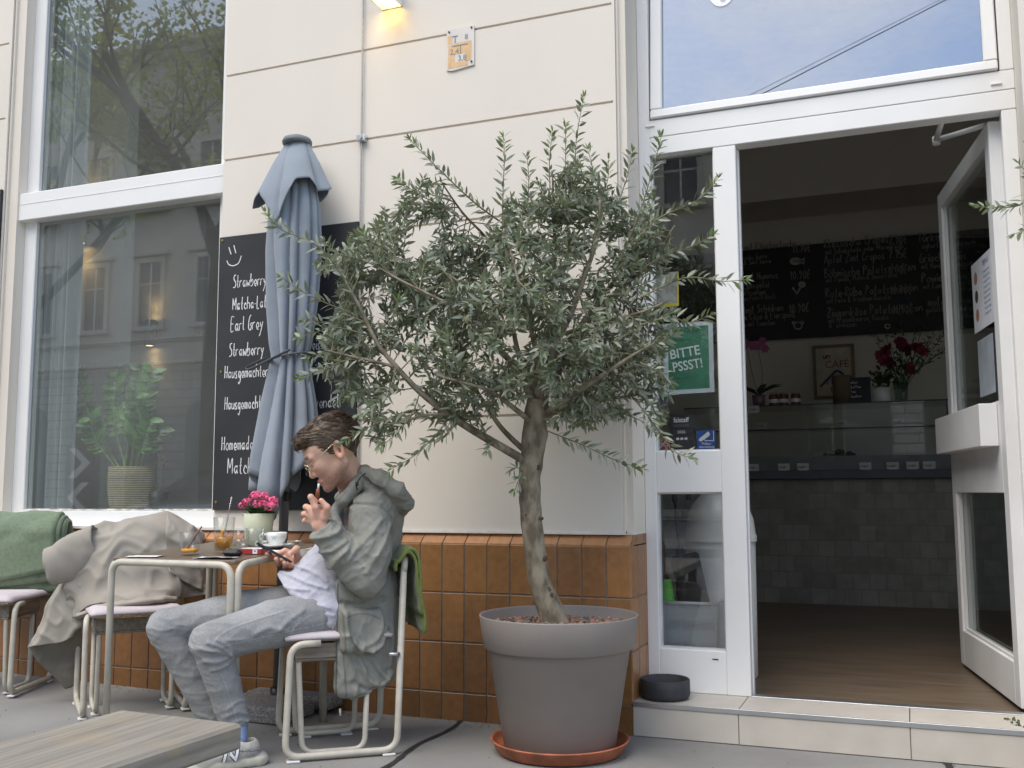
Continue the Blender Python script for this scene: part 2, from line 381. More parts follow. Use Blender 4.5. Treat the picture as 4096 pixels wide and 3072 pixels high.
# bitumen joint running diagonally over the pavement, and a short one by the step
M_bit = mat('bitumen', (.020, .019, .018), .85, var=.3, scale=40)
g = MB()
def ribbon(mb, P, w, z):
    P = [np.array(p, float) for p in P]; vs = []
    for i in range(len(P)):
        t = P[min(i+1, len(P)-1)]-P[max(i-1, 0)]; t = t/np.linalg.norm(t); n_ = np.array([-t[1], t[0], 0]); ww = w*(1+.35*vnoise(P[i]*23))
        vs += [P[i]-n_*ww/2+[0, 0, z], P[i]+n_*ww/2+[0, 0, z]]
    mb.add(vs, [(2*i, 2*i+1, 2*i+3, 2*i+2) for i in range(len(P)-1)])
a0, a1 = atZ(1838, 2890, 0), atZ(1500, 3090, 0)
ribbon(g, [a0+(a1-a0)*t+np.array([.012*math.sin(t*9), .01*math.sin(t*14), 0]) for t in np.linspace(-.03, 1.6, 50)], .022, .004)
a0, a1 = atZ(3785, 3050, 0), atZ(3830, 3200, 0)
ribbon(g, [a0+(a1-a0)*t+np.array([.006*math.sin(t*9), 0, 0]) for t in np.linspace(0, 3, 30)], .03, .004)
o = g.build('pavement_joint', M_bit); struct(o)

# grit, leaf crumbs and mortar bits lying along the foot of the wall and round the slabs
g = MB(); rg = random.Random(99)
for _ in range(900):
    if rg.random() < .62: x, y = rg.uniform(-5.2, -1.05), -abs(rg.gauss(0, .045))-.006
    elif rg.random() < .5: x, y = rg.gauss(-2.45, .16), rg.gauss(-.05, .07)
    else: x, y = rg.uniform(-4.6, .4), rg.uniform(-1.1, -.02)
    if y > -.004: y = -.006
    s_ = rg.uniform(.0015, .0055)*(1.5 if rg.random() < .06 else 1); k = rg.random(); c = (.05+.16*k, .042+.14*k, .03+.11*k) if rg.random() < .7 else (.16+.1*k, .12+.08*k, .05+.04*k)
    a = rg.uniform(0, 6.28); ux_, uy_ = np.array([math.cos(a), math.sin(a), rg.uniform(-.2, .2)]), np.array([-math.sin(a), math.cos(a), rg.uniform(-.2, .2)]); P = np.array([x, y, GZ(x)+.0015+s_*.25])
    g.add([P-ux_*s_, P+uy_*s_*.7, P+ux_*s_*.9, P-uy_*s_*.6, P+Z3*s_*.5], [(0, 1, 4), (1, 2, 4), (2, 3, 4), (3, 0, 4)], c)
o = g.build('grit', mat('grit', (1, 1, 1), .95, attr=True, var=.2, scale=200)); o['kind'] = 'stuff'; o['label'] = 'grit and crumbs scattered along the foot of the wall'; o['category'] = 'grit'

# ------------------------------------------------------------------ cafe building
B = thing('cafe_building', 'cream plastered cafe front with orange tiled base, white framed shop window and open door', 'building', (-1.5, .3, 0))
PF = .035; PX0, PX1 = -3.085, -1.076
grooves = [.787, 1.273, 1.708, 2.146, 2.587, 3.022, 3.457, 3.892, 4.33, 4.77]
w = MB(); gh = .0055
def panel(x0, x1, gl=None, gr=None):
    # gl/gr: margin at the edges where the groove stops
    for i in range(len(grooves)-1):
        w.box((x0, PF, grooves[i]+gh if i else grooves[i]), (x1, PF+.03, grooves[i+1]-gh))
    w.box((x0, PF+.010, grooves[0]), (x1, PF+.029, 4.7))
    for i in range(1, len(grooves)-1):
        if gr: w.box((x1-gr, PF, grooves[i]-gh), (x1, PF+.03, grooves[i]+gh))
        if gl: w.box((x0, PF, grooves[i]-gh), (x0+gl, PF+.03, grooves[i]+gh))
panel(PX0, PX1, None, .012)
panel(-8.5, -4.548, None, .02)
# bevelled margin strip and set-back beside the entrance, reveals, and the mass of the wall behind
w.box((PX1, PF+.012, .775), (-1.066, .09, 4.7)); w.box((-1.066, PF+.026, .775), (-1.0365, .30, 4.7))
w.box((-4.548, PF+.012, .775), (-4.535, .09, 4.7)); w.box((-4.535, PF+.026, .775), (-4.475, .36, 4.7))
w.box((-8.5, PF+.031, .2), (-4.5, .34, 4.7)); w.box((PX0, PF+.031, .2), (-1.0675, .298, 4.7))
w.box((-4.475, .09, .2), (PX0, .33, .765)); w.box((-4.475, .05, 4.2), (PX0, .33, 4.7))
# right of the entrance, with an added unseen opening that lets daylight reach the counter
w.box((.452, PF, -.0), (2.2, .36, 4.7)); w.box((3.6, PF, -.0), (6.0, .36, 4.7)); w.box((2.2, PF, 0), (3.6, .36, .9)); w.box((2.2, PF, 2.9), (3.6, .36, 4.7)); w.box((-1.0365, .05, 4.1), (.452, .33, 4.7))
w.box((-8.5, .0, 4.7), (6.0, 12.0, 12.0)); w.box((-9.5, .02, 4.6), (-8.5, 12, 12))
w.build('facade_wall', M_wall, B)

# tiled plinth: every tile a small slab with its own tone plus painted row shade, on a grout bed
t = MB()
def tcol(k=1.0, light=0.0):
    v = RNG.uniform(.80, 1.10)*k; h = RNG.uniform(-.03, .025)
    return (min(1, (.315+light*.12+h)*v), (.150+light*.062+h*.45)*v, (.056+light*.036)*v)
RW, RH = .1035, .2055
rows = [.728-RH*i for i in range(5)]
zr = [(max(.0, rows[i+1]), rows[i]) for i in range(4)]
x = -1.0375
k = 0
while x > -8.4:
    for i, (z0, z1) in enumerate(zr):
        if z1-z0 < .02: continue
        t.box((x-RW+.0055, -.001, z0+.0055 if z0 > 0.01 else -.02), (x, .012, z1), tcol(1.0-.07*i), bev=.0022)  # each lower row coloured darker for the shade behind the furniture
    # slanted cap tile
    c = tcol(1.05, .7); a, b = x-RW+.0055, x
    t.add([(a, .001, .7335), (b, .001, .7335), (b, .056, .776), (a, .056, .776), (a, .001, .727), (b, .001, .727), (b, .06, .727), (a, .06, .727)],
          [(0, 1, 2, 3), (4, 5, 1, 0), (5, 6, 2, 1), (7, 4, 0, 3)], c)
    x -= RW
# return into the entrance (faces +x)
for (y0, y1) in ((.001, .1035), (.109, .2125), (.218, .262)):
    for i, (z0, z1) in enumerate(zr):
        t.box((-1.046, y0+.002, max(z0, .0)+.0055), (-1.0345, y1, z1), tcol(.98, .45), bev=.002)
for (y0, y1) in ((.05, .1035), (.109, .2125), (.218, .262)):
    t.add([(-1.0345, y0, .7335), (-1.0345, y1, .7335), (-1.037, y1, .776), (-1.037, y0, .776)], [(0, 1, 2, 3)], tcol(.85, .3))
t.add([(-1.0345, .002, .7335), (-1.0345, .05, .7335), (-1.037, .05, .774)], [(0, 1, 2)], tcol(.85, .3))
tp = t.build('tiled_plinth', M_tile, B)
t = MB(); t.box((-8.5, .004, -.05), (-1.0395, .2, .7275)); t.add([(-8.5, .0035, .728), (-1.0395, .0035, .728), (-1.0395, .056, .7725), (-8.5, .056, .7725)], [(0, 1, 2, 3)])
t.box((-1.06, .2001, -.05), (-1.0385, .26, .7275)); t.build('grout_bed', M_grout, tp)
t = MB(); t.box((-8.5, .030, .774), (-1.066, .062, .7868)); t.box((-1.066, .05, .7735), (-1.0355, .26, .781)); t.build('plinth_seal', mat('white_sealant', (.72, .69, .64), .7, var=.08, scale=20), tp)

# doorstep: tiled tread and riser with a metal nosing
d = MB()
xs = [-1.036, -.630, -.030, .570]
for i in range(3):
    x0, x1 = xs[i]+(.0015 if i else 0), min(xs[i+1]-.0015, .452)
    d.box((x0, -.002, .003), (x1, .012, .113), bev=.001); d.box((x0, .004, .1135), (x1, .255, .1295), bev=.001)
ds = d.build('doorstep', M_stone, B)
d = MB(); d.box((-1.036, .003, -.05), (.452, .25, .112)); d.box((.452, -.002, -.05), (6, .1, .10)); d.build('step_core', M_grout, ds)
d = MB(); d.box((-1.0362, -.006, .1135), (.4525, .003, .1315), bev=.0008); d.box((-.617, .252, .1225), (.398, .30, .1335), bev=.001); d.build('nosing_strip', M_alu, ds)

# door surround (white joinery) --------------------------------------------------
YF, YB = .25, .31
f = MB(); bv = .004
f.box((-1.0355, YF, .130), (-.985, YB, 4.1), bev=.003)                   # left stile
f.box((-.985, YF+.001, .130), (-.713, YB, .302), bev=.003); f.box((-.985, YF+.001, .942), (-.713, YB, 1.116), bev=.003)
f.box((-.713, YF, .130), (-.617, YB+.02, 2.405), bev=.003)               # door post
f.box((.398, YF, .134), (.4515, YB+.02, 2.405), bev=.003)
f.box((-.985, YF, 2.407), (.4515, YB+.02, 2.4845), bev=.003); f.box((-.985, YF, 2.487), (.4515, YB+.02, 2.563), bev=.002)
f.box((.402, YF, 2.565), (.4515, YB, 4.1), bev=.003)
f.box((-.617, YB-.006, .13), (-.612, YB+.02, 2.40))
sr = f.build('door_surround', M_white, B)
f = MB()
for (z0, z1) in ((.302, .942), (1.116, 2.407)):
    f.box((-.985, YB-.012, z0), (-.713, YB-.006, z1))
    f.build('sidelight_pane', M_glassS, sr); f = MB()
for (z0, z1) in ((.302, .942), (1.116, 2.407)):      # glazing beads
    for (a, b_) in (((-.985, z0), (-.979, z1)), ((-.719, z0), (-.713, z1)), ((-.979, z0), (-.719, z0+.006)), ((-.979, z1-.006), (-.719, z1))):
        f.box((a[0], YF+.025, a[1]), (b_[0], YB-.012, b_[1]))
f.build('glazing_bead', mat('bead_grey', (.62, .62, .60), .45), sr)
for p in ((2600, 505), (3985, 335)):                  # small drain caps under the fanlight
    f = MB(); c = atY(*p, YF-.002); f.box((c[0]-.020, YF-.007, c[2]-.004), (c[0]+.020, YF-.0005, c[2]+.005), bev=.002); f.build('drain_cap', M_white, sr)
c = atY(2862, 2638, YF-.001); f = MB(); f.box((c[0]-.012, YF-.0015, c[2]-.0015), (c[0]+.012, YF-.0003, c[2]+.0025)); f.build('scuff_mark', M_black, sr)

# fanlight sash, tilted in at the top
fs_ = MB(); zs0, zs1 = 2.569, 3.62; T = R(4.2)
def tilt(mb):
    out = MB(); out.f, out.c, out.mi, out.sm = mb.f, mb.c, mb.mi, mb.sm
    for (x_, y_, z_) in mb.v:
        dz, dy = z_-zs0, y_-YF; out.v.append((x_, YF+dy*math.cos(T)+dz*math.sin(T)-.012, zs0+dz*math.cos(T)-dy*math.sin(T)))
    return out
fs_.box((-.979, YF, zs0), (.396, YF+.05, zs0+.040), bev=.005); fs_.box((-.979, YF, zs0+.040), (-.927, YF+.05, zs1), bev=.005)
fs_.box((.347, YF, zs0+.040), (.396, YF+.05, zs1), bev=.005); fs_.box((-.927, YF, zs1-.05), (.347, YF+.05, zs1), bev=.005)
sash = tilt(fs_).build('fanlight_sash', M_white, B)
p_ = MB(); p_.box((-.930, YF+.020, zs0+.036), (.350, YF+.026, zs1-.045)); tilt(p_).build('fanlight_pane', M_glassF, sash)
# painted round letter whose foot just shows
cL = atY(2890, 0, YF+.06); l_ = MB()
rad, cz_ = .090, cL[2]+.055
outer = [(cL[0]+.062*math.cos(a), YF+.0185, cz_+rad*math.sin(a)) for a in np.linspace(0, 2*math.pi, 40, endpoint=False)]
inner = [(cL[0]+.006+.026*math.cos(a), YF+.0185, cz_+(rad-.017)*math.sin(a)) for a in np.linspace(0, 2*math.pi, 40, endpoint=False)]
l_.add(outer+inner, [(i, (i+1) % 40, 40+(i+1) % 40, 40+i) for i in range(40)])
tilt(l_).build('window_lettering', M_white, sash)

# the open door leaf, hinged at the right and swung inwards -----------------------
H = np.array([.385, .325, 0]); DV = np.array([-.155, 1.0, 0]); DV /= np.linalg.norm(DV); DN = np.array([-DV[1], DV[0], 0])   # DN = outer face
DW = 1.03
lf = MB()
def lbox(mb, u0, u1, n0, n1, z0, z1, bev=.003):
    c = H+DV*(u0+u1)/2+DN*(n0+n1)/2; c = np.array([c[0], c[1], (z0+z1)/2])
    mb.obox(c, [DV, DN, Z3], [(u1-u0)/2, abs(n1-n0)/2, (z1-z0)/2], bev=bev)
zb, zt = .140, 2.392
lbox(lf, 0, .075, -.03, .03, zb, zt); lbox(lf, DW-.075, DW, -.03, .03, zb, zt)
lbox(lf, .075, DW-.075, -.03, .03, zb, .30); lbox(lf, .075, DW-.075, -.03, .03, .935, 1.285); lbox(lf, .075, DW-.075, -.03, .03, zt-.08, zt)
leaf = lf.build('door', M_whiteM, B)
for z0, z1 in ((.30, .935), (1.285, zt-.08)):
    q = MB(); lbox(q, .075, DW-.075, -.006, .006, z0, z1, 0); q.build('door_pane', M_glassD, leaf)
q = MB(); lbox(q, .10, DW-.03, .031, .098, 1.118, 1.285, .002); q.build('push_block', M_whiteM, leaf)
q = MB()
for z0, z1 in ((.30, .935), (1.285, zt-.08)):
    for u0, u1 in ((.075, .088), (DW-.088, DW-.075)): lbox(q, u0, u1, .006, .02, z0, z1, 0)
    lbox(q, .088, DW-.088, .006, .02, z0, z0+.012, 0)
q.build('glazing_bead', M_whiteM, leaf)
q = MB()          # door closer arms
e0 = H+DV*.42+DN*.05; e0[2] = 2.355
elbow = atY(3745, 560, .62); a_ = atY(3945, 500, .40); b_ = atY(3768, 485, .335)
q.tube([a_, elbow], .011, 6); q.tube([elbow, b_], .012, 6); q.tube([elbow-[0, 0, .02], elbow+[0, 0, .014]], .017, 10)
q.build('door_closer_arm', M_whiteM, leaf)
q = MB(); q.box((.3985, .31, .14), (.412, .36, 2.40)); q.box((.412, .30, .14), (.424, .34, 2.40)); q.build('door_jamb', M_white, B)

# shop window ---------------------------------------------------------------------
wf = MB(); YW = .12
wf.box((-4.477, YW, .86), (-4.392, YW+.06, 4.2), bev=.004); wf.box((-3.168, YW, .86), (-3.07, YW+.06, 4.2), bev=.004)
wf.box((-4.477, YW-.002, .762), (-3.07, YW+.06, .862), bev=.004); wf.box((-4.392, YW, 4.10), (-3.168, YW+.06, 4.2))
win = wf.build('shop_window', M_white, B)
wf = MB(); wf.box((-4.478, .072, 2.437), (-3.0855, .20, 2.590), bev=.004); wf.box((-4.47, .0702, 2.527), (-3.09, .075, 2.5285)); wf.build('transom_beam', M_white, win)
for z0, z1 in ((.862, 2.437), (2.59, 4.1)):
    q = MB(); q.box((-4.392, YW+.022, z0), (-3.168, YW+.030, z1)); q.build('window_pane', M_glassW, win)
q = MB()
rg = random.Random(5)
for x_ in np.arange(-4.39, -3.17, .03):
    q.box((x_, YW-.001, .862), (x_+.031, YW+.022, .866+rg.uniform(0, .006)))
q.build('window_putty', mat('putty', (.72, .70, .64), .8, var=.2, scale=30), win)
q = MB(); q.box((-4.475, .033, .7735), (-3.085, .118, .790), bev=.003); q.build('window_sill', M_white, win)
# ------------------------------------------------------------------ interior shell
M_in = mat('inner_wall', (.70, .665, .59), .9, var=.04, scale=3)
M_inl = mat('inner_wall_light', (.78, .77, .74), .9, var=.04, scale=3)
M_floor = wood_mat('oak_floor', (.105, .075, .050), (.190, .140, .096), rough=.42, stretch=(1.0, 9, 9), scale=3)
g = MB(); g.add([(-7.2, .30, .122), (4.6, .30, .122), (4.6, 8, .122), (-7.2, 8, .122)], [(0, 1, 2, 3)]); struct(g.build('floor', M_floor))
q = MB()
q.box((-7.4, 4.95, .0), (2.6, 5.1, 3.9)); q.box((4.6, .37, 0), (4.8, 4.95, 3.9)); q.box((2.6, 4.95, 0), (4.8, 5.1, 3.9)); q.box((-7.4, .37, 0), (-7.2, 4.95, 3.9))
q.box((-1.5, 4.3, 3.32), (4.6, 4.95, 3.9))
iw = q.build('inner_wall', M_in, B)
q = MB(); q.box((-7.4, .36, 3.9), (4.8, 5.1, 4.05)); q.build('ceiling', mat('ceiling_paint', (.62, .60, .55), .9), B)
q = MB(); q.box((-7.2, 1.0, .122), (-4.60, 1.09, 3.9)); q.build('partition_wall', M_inl, B)
q = MB(); q.box((-7.2, 3.0, .122), (-5.66, 3.1, 3.9)); q.build('partition_wall', M_inl, B)
q = MB(); q.box((-4.47, .181, .70), (-3.09, .62, .865)); q.box((-4.9, .62, .122), (-3.0, .66, .80)); q.build('window_bench', M_whiteM, B)

# counter -------------------------------------------------------------------------
CYF = 3.80
M_ctile = brick_mat('counter_tiles', (.40, .375, .325), (.29, .27, .235), (.285, .265, .235), .115, .115, msize=.004, rough=.4, offset=.5, axes='XZ')
cn = thing('service_counter', 'long counter faced with grey brown tiles at the back of the room behind the door', 'counter', (-.4, 4.2, .122))
q = MB(); q.box((-2.2, CYF, .122), (2.3, 4.45, 1.03)); q.build('tiled_front', M_ctile, cn)
q = MB(); q.box((-2.22, CYF-.05, 1.032), (2.3, 4.47, 1.095), bev=.004); q.build('worktop', mat('slate_top', (.10, .115, .125), .45, var=.1), cn)
c = atY(2985, 2270, CYF-.003); q = MB(); q.box((c[0]-.20, CYF-.012, c[2]-.09), (c[0]+.075, CYF-.002, c[2]+.09), bev=.003); q.build('vent_panel', mat('grey_panel', (.11, .115, .12), .6), cn)
dc = thing('display_case', 'low glass display case on the counter behind the open door', 'display case', (-.6, 4.0, 1.095))
q = MB(); q.box((-1.6, CYF+.0, 1.0955), (.30, CYF+.5, 1.20)); q.build('case_base', mat('case_grey', (.17, .18, .185), .4, var=.1), dc)
q = MB()
for z in (1.405, 1.575): q.box((-1.6, CYF+.02, z), (.295, CYF+.48, z+.008))
q.box((-1.6, CYF+.012, 1.20), (.295, CYF+.019, 1.583)); q.build('case_glass', glass_mat('case_glass', base=.11, gain=1.2, tint=(.95, .97, .96)), dc)
q = MB()
for z in (1.397, 1.5835): q.box((-1.6, CYF+.008, z), (.30, CYF+.02, z+.008))
q.box((.296, CYF+.008, 1.2), (.304, CYF+.02, 1.59)); q.box((.296, CYF+.45, 1.2), (.304, CYF+.48, 1.59)); q.build('case_frame', M_darkm, dc)

# price cards (one model, copied)
M_card = mat('card_white', (.72, .71, .68), .7)
q = MB(); q.obox((0, 0, .028), [X3, [0, .95, .3], [0, -.3, .95]], [.042, .0015, .026]); q.box((-.03, .0, 0), (.03, .03, .006))
pc = q.build('price_card', M_card); q = MB(); hand_text(q, 'nougat', (-.034, -.006, .022), X3, [0, -.3, .95], [0, -.95, -.3], .016, .0018, (.03, .03, .03)); q.build('lettering', mat('ink', (.03, .03, .03), .7), pc)
GP = 'price cards in and before the display case'
spots = [((3012, 1850), CYF-.03, 'white price card on the worktop edge, nearest the white door post'), ((3135, 1850), CYF-.03, 'white price card on the worktop edge, second from the white door post'),
         ((3212, 1850), CYF-.03, 'white price card on the worktop edge, third from the white door post'), ((3460, 1848), CYF-.03, 'white price card on the worktop edge below the dark cake'),
         ((3570, 1846), CYF-.03, 'white price card on the worktop edge below the vase of flowers'), ((3650, 1845), CYF-.03, 'white price card on the worktop edge beside the open door, second from it'),
         ((3716, 1845), CYF-.03, 'white price card on the worktop edge nearest the open door'),
         ((3014, 1630), CYF+.003, 'price card in the top left corner of the display case'), ((3046, 1684), CYF+.05, 'price card on the middle shelf of the display case at its left end'),
         ((3365, 1690), CYF+.05, 'price card on the middle shelf above the dark cake'), ((3595, 1686), CYF+.05, 'price card on the middle shelf at its right end')]
for i, (px, y, lab) in enumerate(spots):
    o = pc if i == 0 else copy_tree(pc); p = atY(*px, y)
    z = 1.0955 if p[2] < 1.2 else (1.592-.055 if i == 7 else 1.4135)
    o.location = (p[0], y, z); tag(o, lab, 'price card', GP)
# cake and shelf goods
q = MB(); p = atY(3355, 1800, CYF+.2); cz = 1.2005
q.lathe([(0, 0), (.10, 0), (.125, .012), (.10, .008), (0, .008)], (p[0], CYF+.2, cz), 24)
ck = q.build('cake_plate', M_darkm); tag(ck, 'dark crumbly cake on a plate inside the display case', 'cake')
q = MB()
for _ in range(90):
    a, r_ = RNG.uniform(0, 6.28), RNG.uniform(0, .10); s_ = RNG.uniform(.008, .018)
    q.obox((p[0]+r_*math.cos(a)*1.1, CYF+.2+r_*math.sin(a), cz+.012+RNG.uniform(0, .03)*(1-r_/.14)), np.array(Matrix.Rotation(RNG.uniform(0, 3), 3, 'X') @ Matrix.Rotation(RNG.uniform(0, 3), 3, 'Z')), [s_, s_*.7, s_*.6])
q.build('cake', mat('chocolate', (.02, .012, .009), .7, var=.3, scale=40), ck)

# things on top of the display case (z 1.59) ------------------------------------------
ZT = 1.5915
def jar(p, lab):
    t_ = thing('jam_jar', lab, 'jar', p, 'jam jars on the display case')
    a = MB(); a.lathe([(0, 0), (.034, 0), (.036, .006), (.036, .075), (.030, .085), (0, .085)], p, 20); a.build('jar_body', mat('amber_jam', (.16, .055, .018), .25, var=.2, scale=20), t_)
    a = MB(); a.lathe([(.0, .0855), (.034, .0855), (.034, .102), (0, .102)], p, 20); a.build('lid', mat('jar_lid', (.35, .34, .32), .4), t_)
    a = MB(); a.lathe([(.0366, .022), (.0366, .050)], p, 20); a.build('jar_label', M_card, t_)
    return t_
jx = [atY(u, 1600, CYF+.1) for u in (3095, 3135, 3183)]
j0 = jar((jx[0][0], CYF+.1, ZT), 'small amber jam jar beside the orchid pot')
copy_tree(j0, None, 'small amber jam jar in the middle of the three', (jx[1][0], CYF+.1, ZT)); copy_tree(j0, None, 'small amber jam jar standing apart, nearest the framed poster', (jx[2][0], CYF+.1, ZT))
p = atY(3372, 1600, CYF+.22); q = MB(); q.lathe([(0, 0), (.072, 0), (.072, .22), (.068, .222), (0, .222)], (p[0], CYF+.22, ZT), 28)
tag(q.build('cardboard_tube', mat('kraft', (.16, .115, .07), .8)), 'brown cardboard tin in front of the framed poster', 'tin')
p = atY(3440, 1600, CYF+.18); sb_ = MB(); sb_.box((p[0]-.085, CYF+.18, ZT), (p[0]+.08, CYF+.19, ZT+.20)); so_ = sb_.build('slate_sign', M_black); tag(so_, 'small black standing slate with chalk lines on the display case', 'sign')
q = MB()
for k, tx in enumerate(('wlan', 'kaffee', 'tee', 'kuchen')): hand_text(q, tx, (p[0]-.06, CYF+.1795, ZT+.155-.035*k), X3, Z3, -Y3, .022, .003)
q.build('lettering', M_card, so_)
p = atY(3530, 1600, CYF+.2); pt = thing('white_planter', 'white pot with dark leafy plant beside the glass vase', 'plant pot', (p[0], CYF+.2, ZT))
q = MB(); q.lathe([(0, 0), (.062, 0), (.068, .01), (.070, .115), (.064, .115), (.06, .09), (0, .09)], (p[0], CYF+.2, ZT), 28); q.build('pot', M_white, pt)
def leafs(mb, c, n, spread, L, Wd, rng, up=.3, col=((.03, .06, .02), (.06, .11, .03))):
    c = np.array(c, float)
    for _ in range(n):
        dvec = np.array([rng.gauss(0, 1), rng.gauss(0, 1), rng.gauss(up, .8)]); dvec /= np.linalg.norm(dvec)
        b = c + np.array([rng.gauss(0, spread[0]), rng.gauss(0, spread[1]), rng.gauss(0, spread[2])])
        leaf_quad(mb, b, dvec, L*rng.uniform(.6, 1.2), Wd*rng.uniform(.7, 1.2), rng, [col[0][i]+(col[1][i]-col[0][i])*rng.random() for i in range(3)])
def leaf_quad(mb, b, dvec, L, Wd, rng, col, curl=.18, up=None):
    d = np.array(dvec, float); u = np.array([rng.gauss(0, 1), rng.gauss(0, 1), rng.gauss(0, 1)]) if up is None else np.array(up, float)
    s = np.cross(d, u); s /= np.linalg.norm(s)+1e-9; n = np.cross(s, d)
    P = [b, b+d*L*.28+s*Wd*.46+n*L*.03, b+d*L*.28-s*Wd*.46+n*L*.03, b+d*L*.30-n*L*.015, b+d*L*.65+s*Wd*.44-n*L*curl*.25, b+d*L*.65-s*Wd*.44-n*L*curl*.25, b+d*L*.66-n*L*(curl*.25+.03), b+d*L-n*L*curl]
    mb.add(P, [(0, 1, 3), (0, 3, 2), (1, 4, 6, 3), (3, 6, 5, 2), (4, 7, 6), (6, 7, 5)], col, 0, True)
M_leafd = mat('leaf_dark', (1, 1, 1), .45, var=.2, scale=40, attr=True)
rng_ = random.Random(11)
q = MB(); leafs(q, (p[0], CYF+.2, ZT+.17), 70, (.035, .03, .035), .05, .03, rng_); q.build('leaves', M_leafd, pt)
# vase of flowers
p = atY(3605, 1600, CYF+.16); fv = thing('flower_vase', 'glass vase with a loose bouquet of red flowers on the display case', 'vase', (p[0], CYF+.16, ZT))
q = MB(); q.lathe([(0, .004), (.035, .0), (.045, .02), (.055, .15), (.052, .15), (.042, .02), (0, .012)], (p[0], CYF+.16, ZT), 28); q.build('vase', glass_mat('vase_glass', (.8, .88, .84), base=.1), fv)
q = MB(); fl = MB(); lv = MB()
heads = [(3525, 1420), (3560, 1450), (3550, 1400), (3630, 1400), (3695, 1400), (3640, 1475), (3600, 1370), (3670, 1390), (3535, 1440), (3610, 1385)]
for (u, v) in heads:
    h = atY(u, v, CYF+.16+rng_.uniform(-.08, .05)); q.tube(crom([(p[0], CYF+.16, ZT+.02), (p[0]+(h[0]-p[0])*.3, CYF+.16, ZT+.16), h], 4), .0025, 5)
    for k in range(26):
        dv = np.array([rng_.gauss(0, 1), rng_.gauss(0, 1), rng_.gauss(.2, 1)]); dv /= np.linalg.norm(dv); c_ = (.24+rng_.uniform(-.08, .08), .03, .05)
        leaf_quad(fl, h+dv*.008, dv, .042, .034, rng_, c_, .4)
for (u, v) in [(3500, 1350), (3540, 1320), (3600, 1310), (3660, 1330), (3720, 1350), (3780, 1330), (3790, 1390), (3760, 1410), (3580, 1340), (3690, 1310), (3740, 1340)]:
    h = atY(u, v, CYF+.16+rng_.uniform(-.1, .1)); pts = crom([(p[0], CYF+.16, ZT+.04), (p[0]+(h[0]-p[0])*.35, CYF+.16, ZT+.22), h], 5); q.tube(pts, .002, 4)
    for k in range(9): leafs(lv, pts[-1-k % 5], 2, (.012, .012, .012), .045, .012, rng_)
leafs(lv, (p[0], CYF+.16, ZT+.22), 60, (.06, .04, .04), .07, .02, rng_)
q.build('stems', mat('stem', (.04, .075, .025), .6), fv); fl.build('blooms', mat('petal', (1, 1, 1), .6, attr=True, var=.2, scale=50), fv); lv.build('leaves', M_leafd, fv)
# orchid
p = atY(3035, 1600, CYF+.12); oc = thing('orchid', 'pink orchid in a mauve pot beside the white door post', 'plant', (p[0], CYF+.12, ZT))
q = MB(); q.lathe([(0, 0), (.045, 0), (.05, .09), (.045, .09), (0, .08)], (p[0], CYF+.12, ZT), 24); q.build('pot', mat('mauve_pot', (.20, .12, .17), .4), oc)
lv = MB()
for a in (-2.6, -.5, .4, 2.9, 1.4):
    dv = np.array([math.cos(a), math.sin(a)*.6, .75]); dv /= np.linalg.norm(dv); leaf_quad(lv, np.array([p[0], CYF+.12, ZT+.085]), dv, .20, .055, rng_, (.02, .045, .018), .35, up=(0, -.5, 1))
lv.build('leaves', M_leafd, oc)
st = MB(); M_pt2 = mat('petal2', (1, 1, 1), .6, attr=True)
for u, tops in ((3010, [(2985, 1375), (2970, 1395), (3010, 1385)]), (3050, [(3030, 1385), (3060, 1395), (3050, 1365)])):
    fl = MB()
    for (uu, vv) in tops:
        h = atY(uu, vv, CYF+.10)
        for k in range(6):
            a = k*1.05; leaf_quad(fl, h, (math.cos(a), -.35, math.sin(a)), .035, .035, rng_, (.36, .10, .22), .2, up=(0, -1, 0))
    fl.build('blooms', M_pt2, oc); st.tube(crom([(p[0], CYF+.12, ZT+.08), atY(u, 1500, CYF+.12), atY(*tops[0], CYF+.10)], 5), .002, 4)
st.build('stems', mat('stem2', (.05, .07, .03), .6), oc)
# framed poster on the rear wall, menu boards
fp = thing('framed_poster', 'framed cream cafe poster with red and blue hand lettering on the rear wall', 'poster', (0, 4.94, 1.7))
a_, b_ = atY(3262, 1395, 4.93), atY(3412, 1580, 4.93)
q = MB(); q.box((a_[0], 4.925, b_[2]), (b_[0], 4.935, a_[2])); q.build('print', mat('cream_paper', (.60, .55, .43), .8), fp)
q = MB(); fw_ = .025
for lo, hi in (((a_[0]-fw_, b_[2]-fw_), (a_[0], a_[2]+fw_)), ((b_[0], b_[2]-fw_), (b_[0]+fw_, a_[2]+fw_)), ((a_[0], a_[2]), (b_[0], a_[2]+fw_)), ((a_[0], b_[2]-fw_), (b_[0], b_[2]))):
    q.box((lo[0], 4.91, lo[1]), (hi[0], 4.94, hi[1]))
q.build('frame', mat('frame_wood', (.22, .15, .085), .5), fp)
q = MB(); Wp = b_[0]-a_[0]
hand_text(q, 'UN' if False else 'un', (a_[0]+.06, 4.924, a_[2]-.09), X3, Z3, -Y3, .055, .010, (.30, .03, .02)); font_text(q, 'CAFÉ', (a_[0]+.07, 4.9235, a_[2]-.17), X3, Z3, .085, (.30, .03, .02))
stroke(q, crom([(a_[0]+.03, 4.924, a_[2]-.33), (a_[0]+.12, 4.924, a_[2]-.24), (a_[0]+.17, 4.924, a_[2]-.20), (a_[0]+.22, 4.924, a_[2]-.24), (a_[0]+.17, 4.924, a_[2]-.25), (a_[0]+.28, 4.924, a_[2]-.26), (a_[0]+.36, 4.924, a_[2]-.30)], 5), -Y3, .018, (.04, .06, .22))
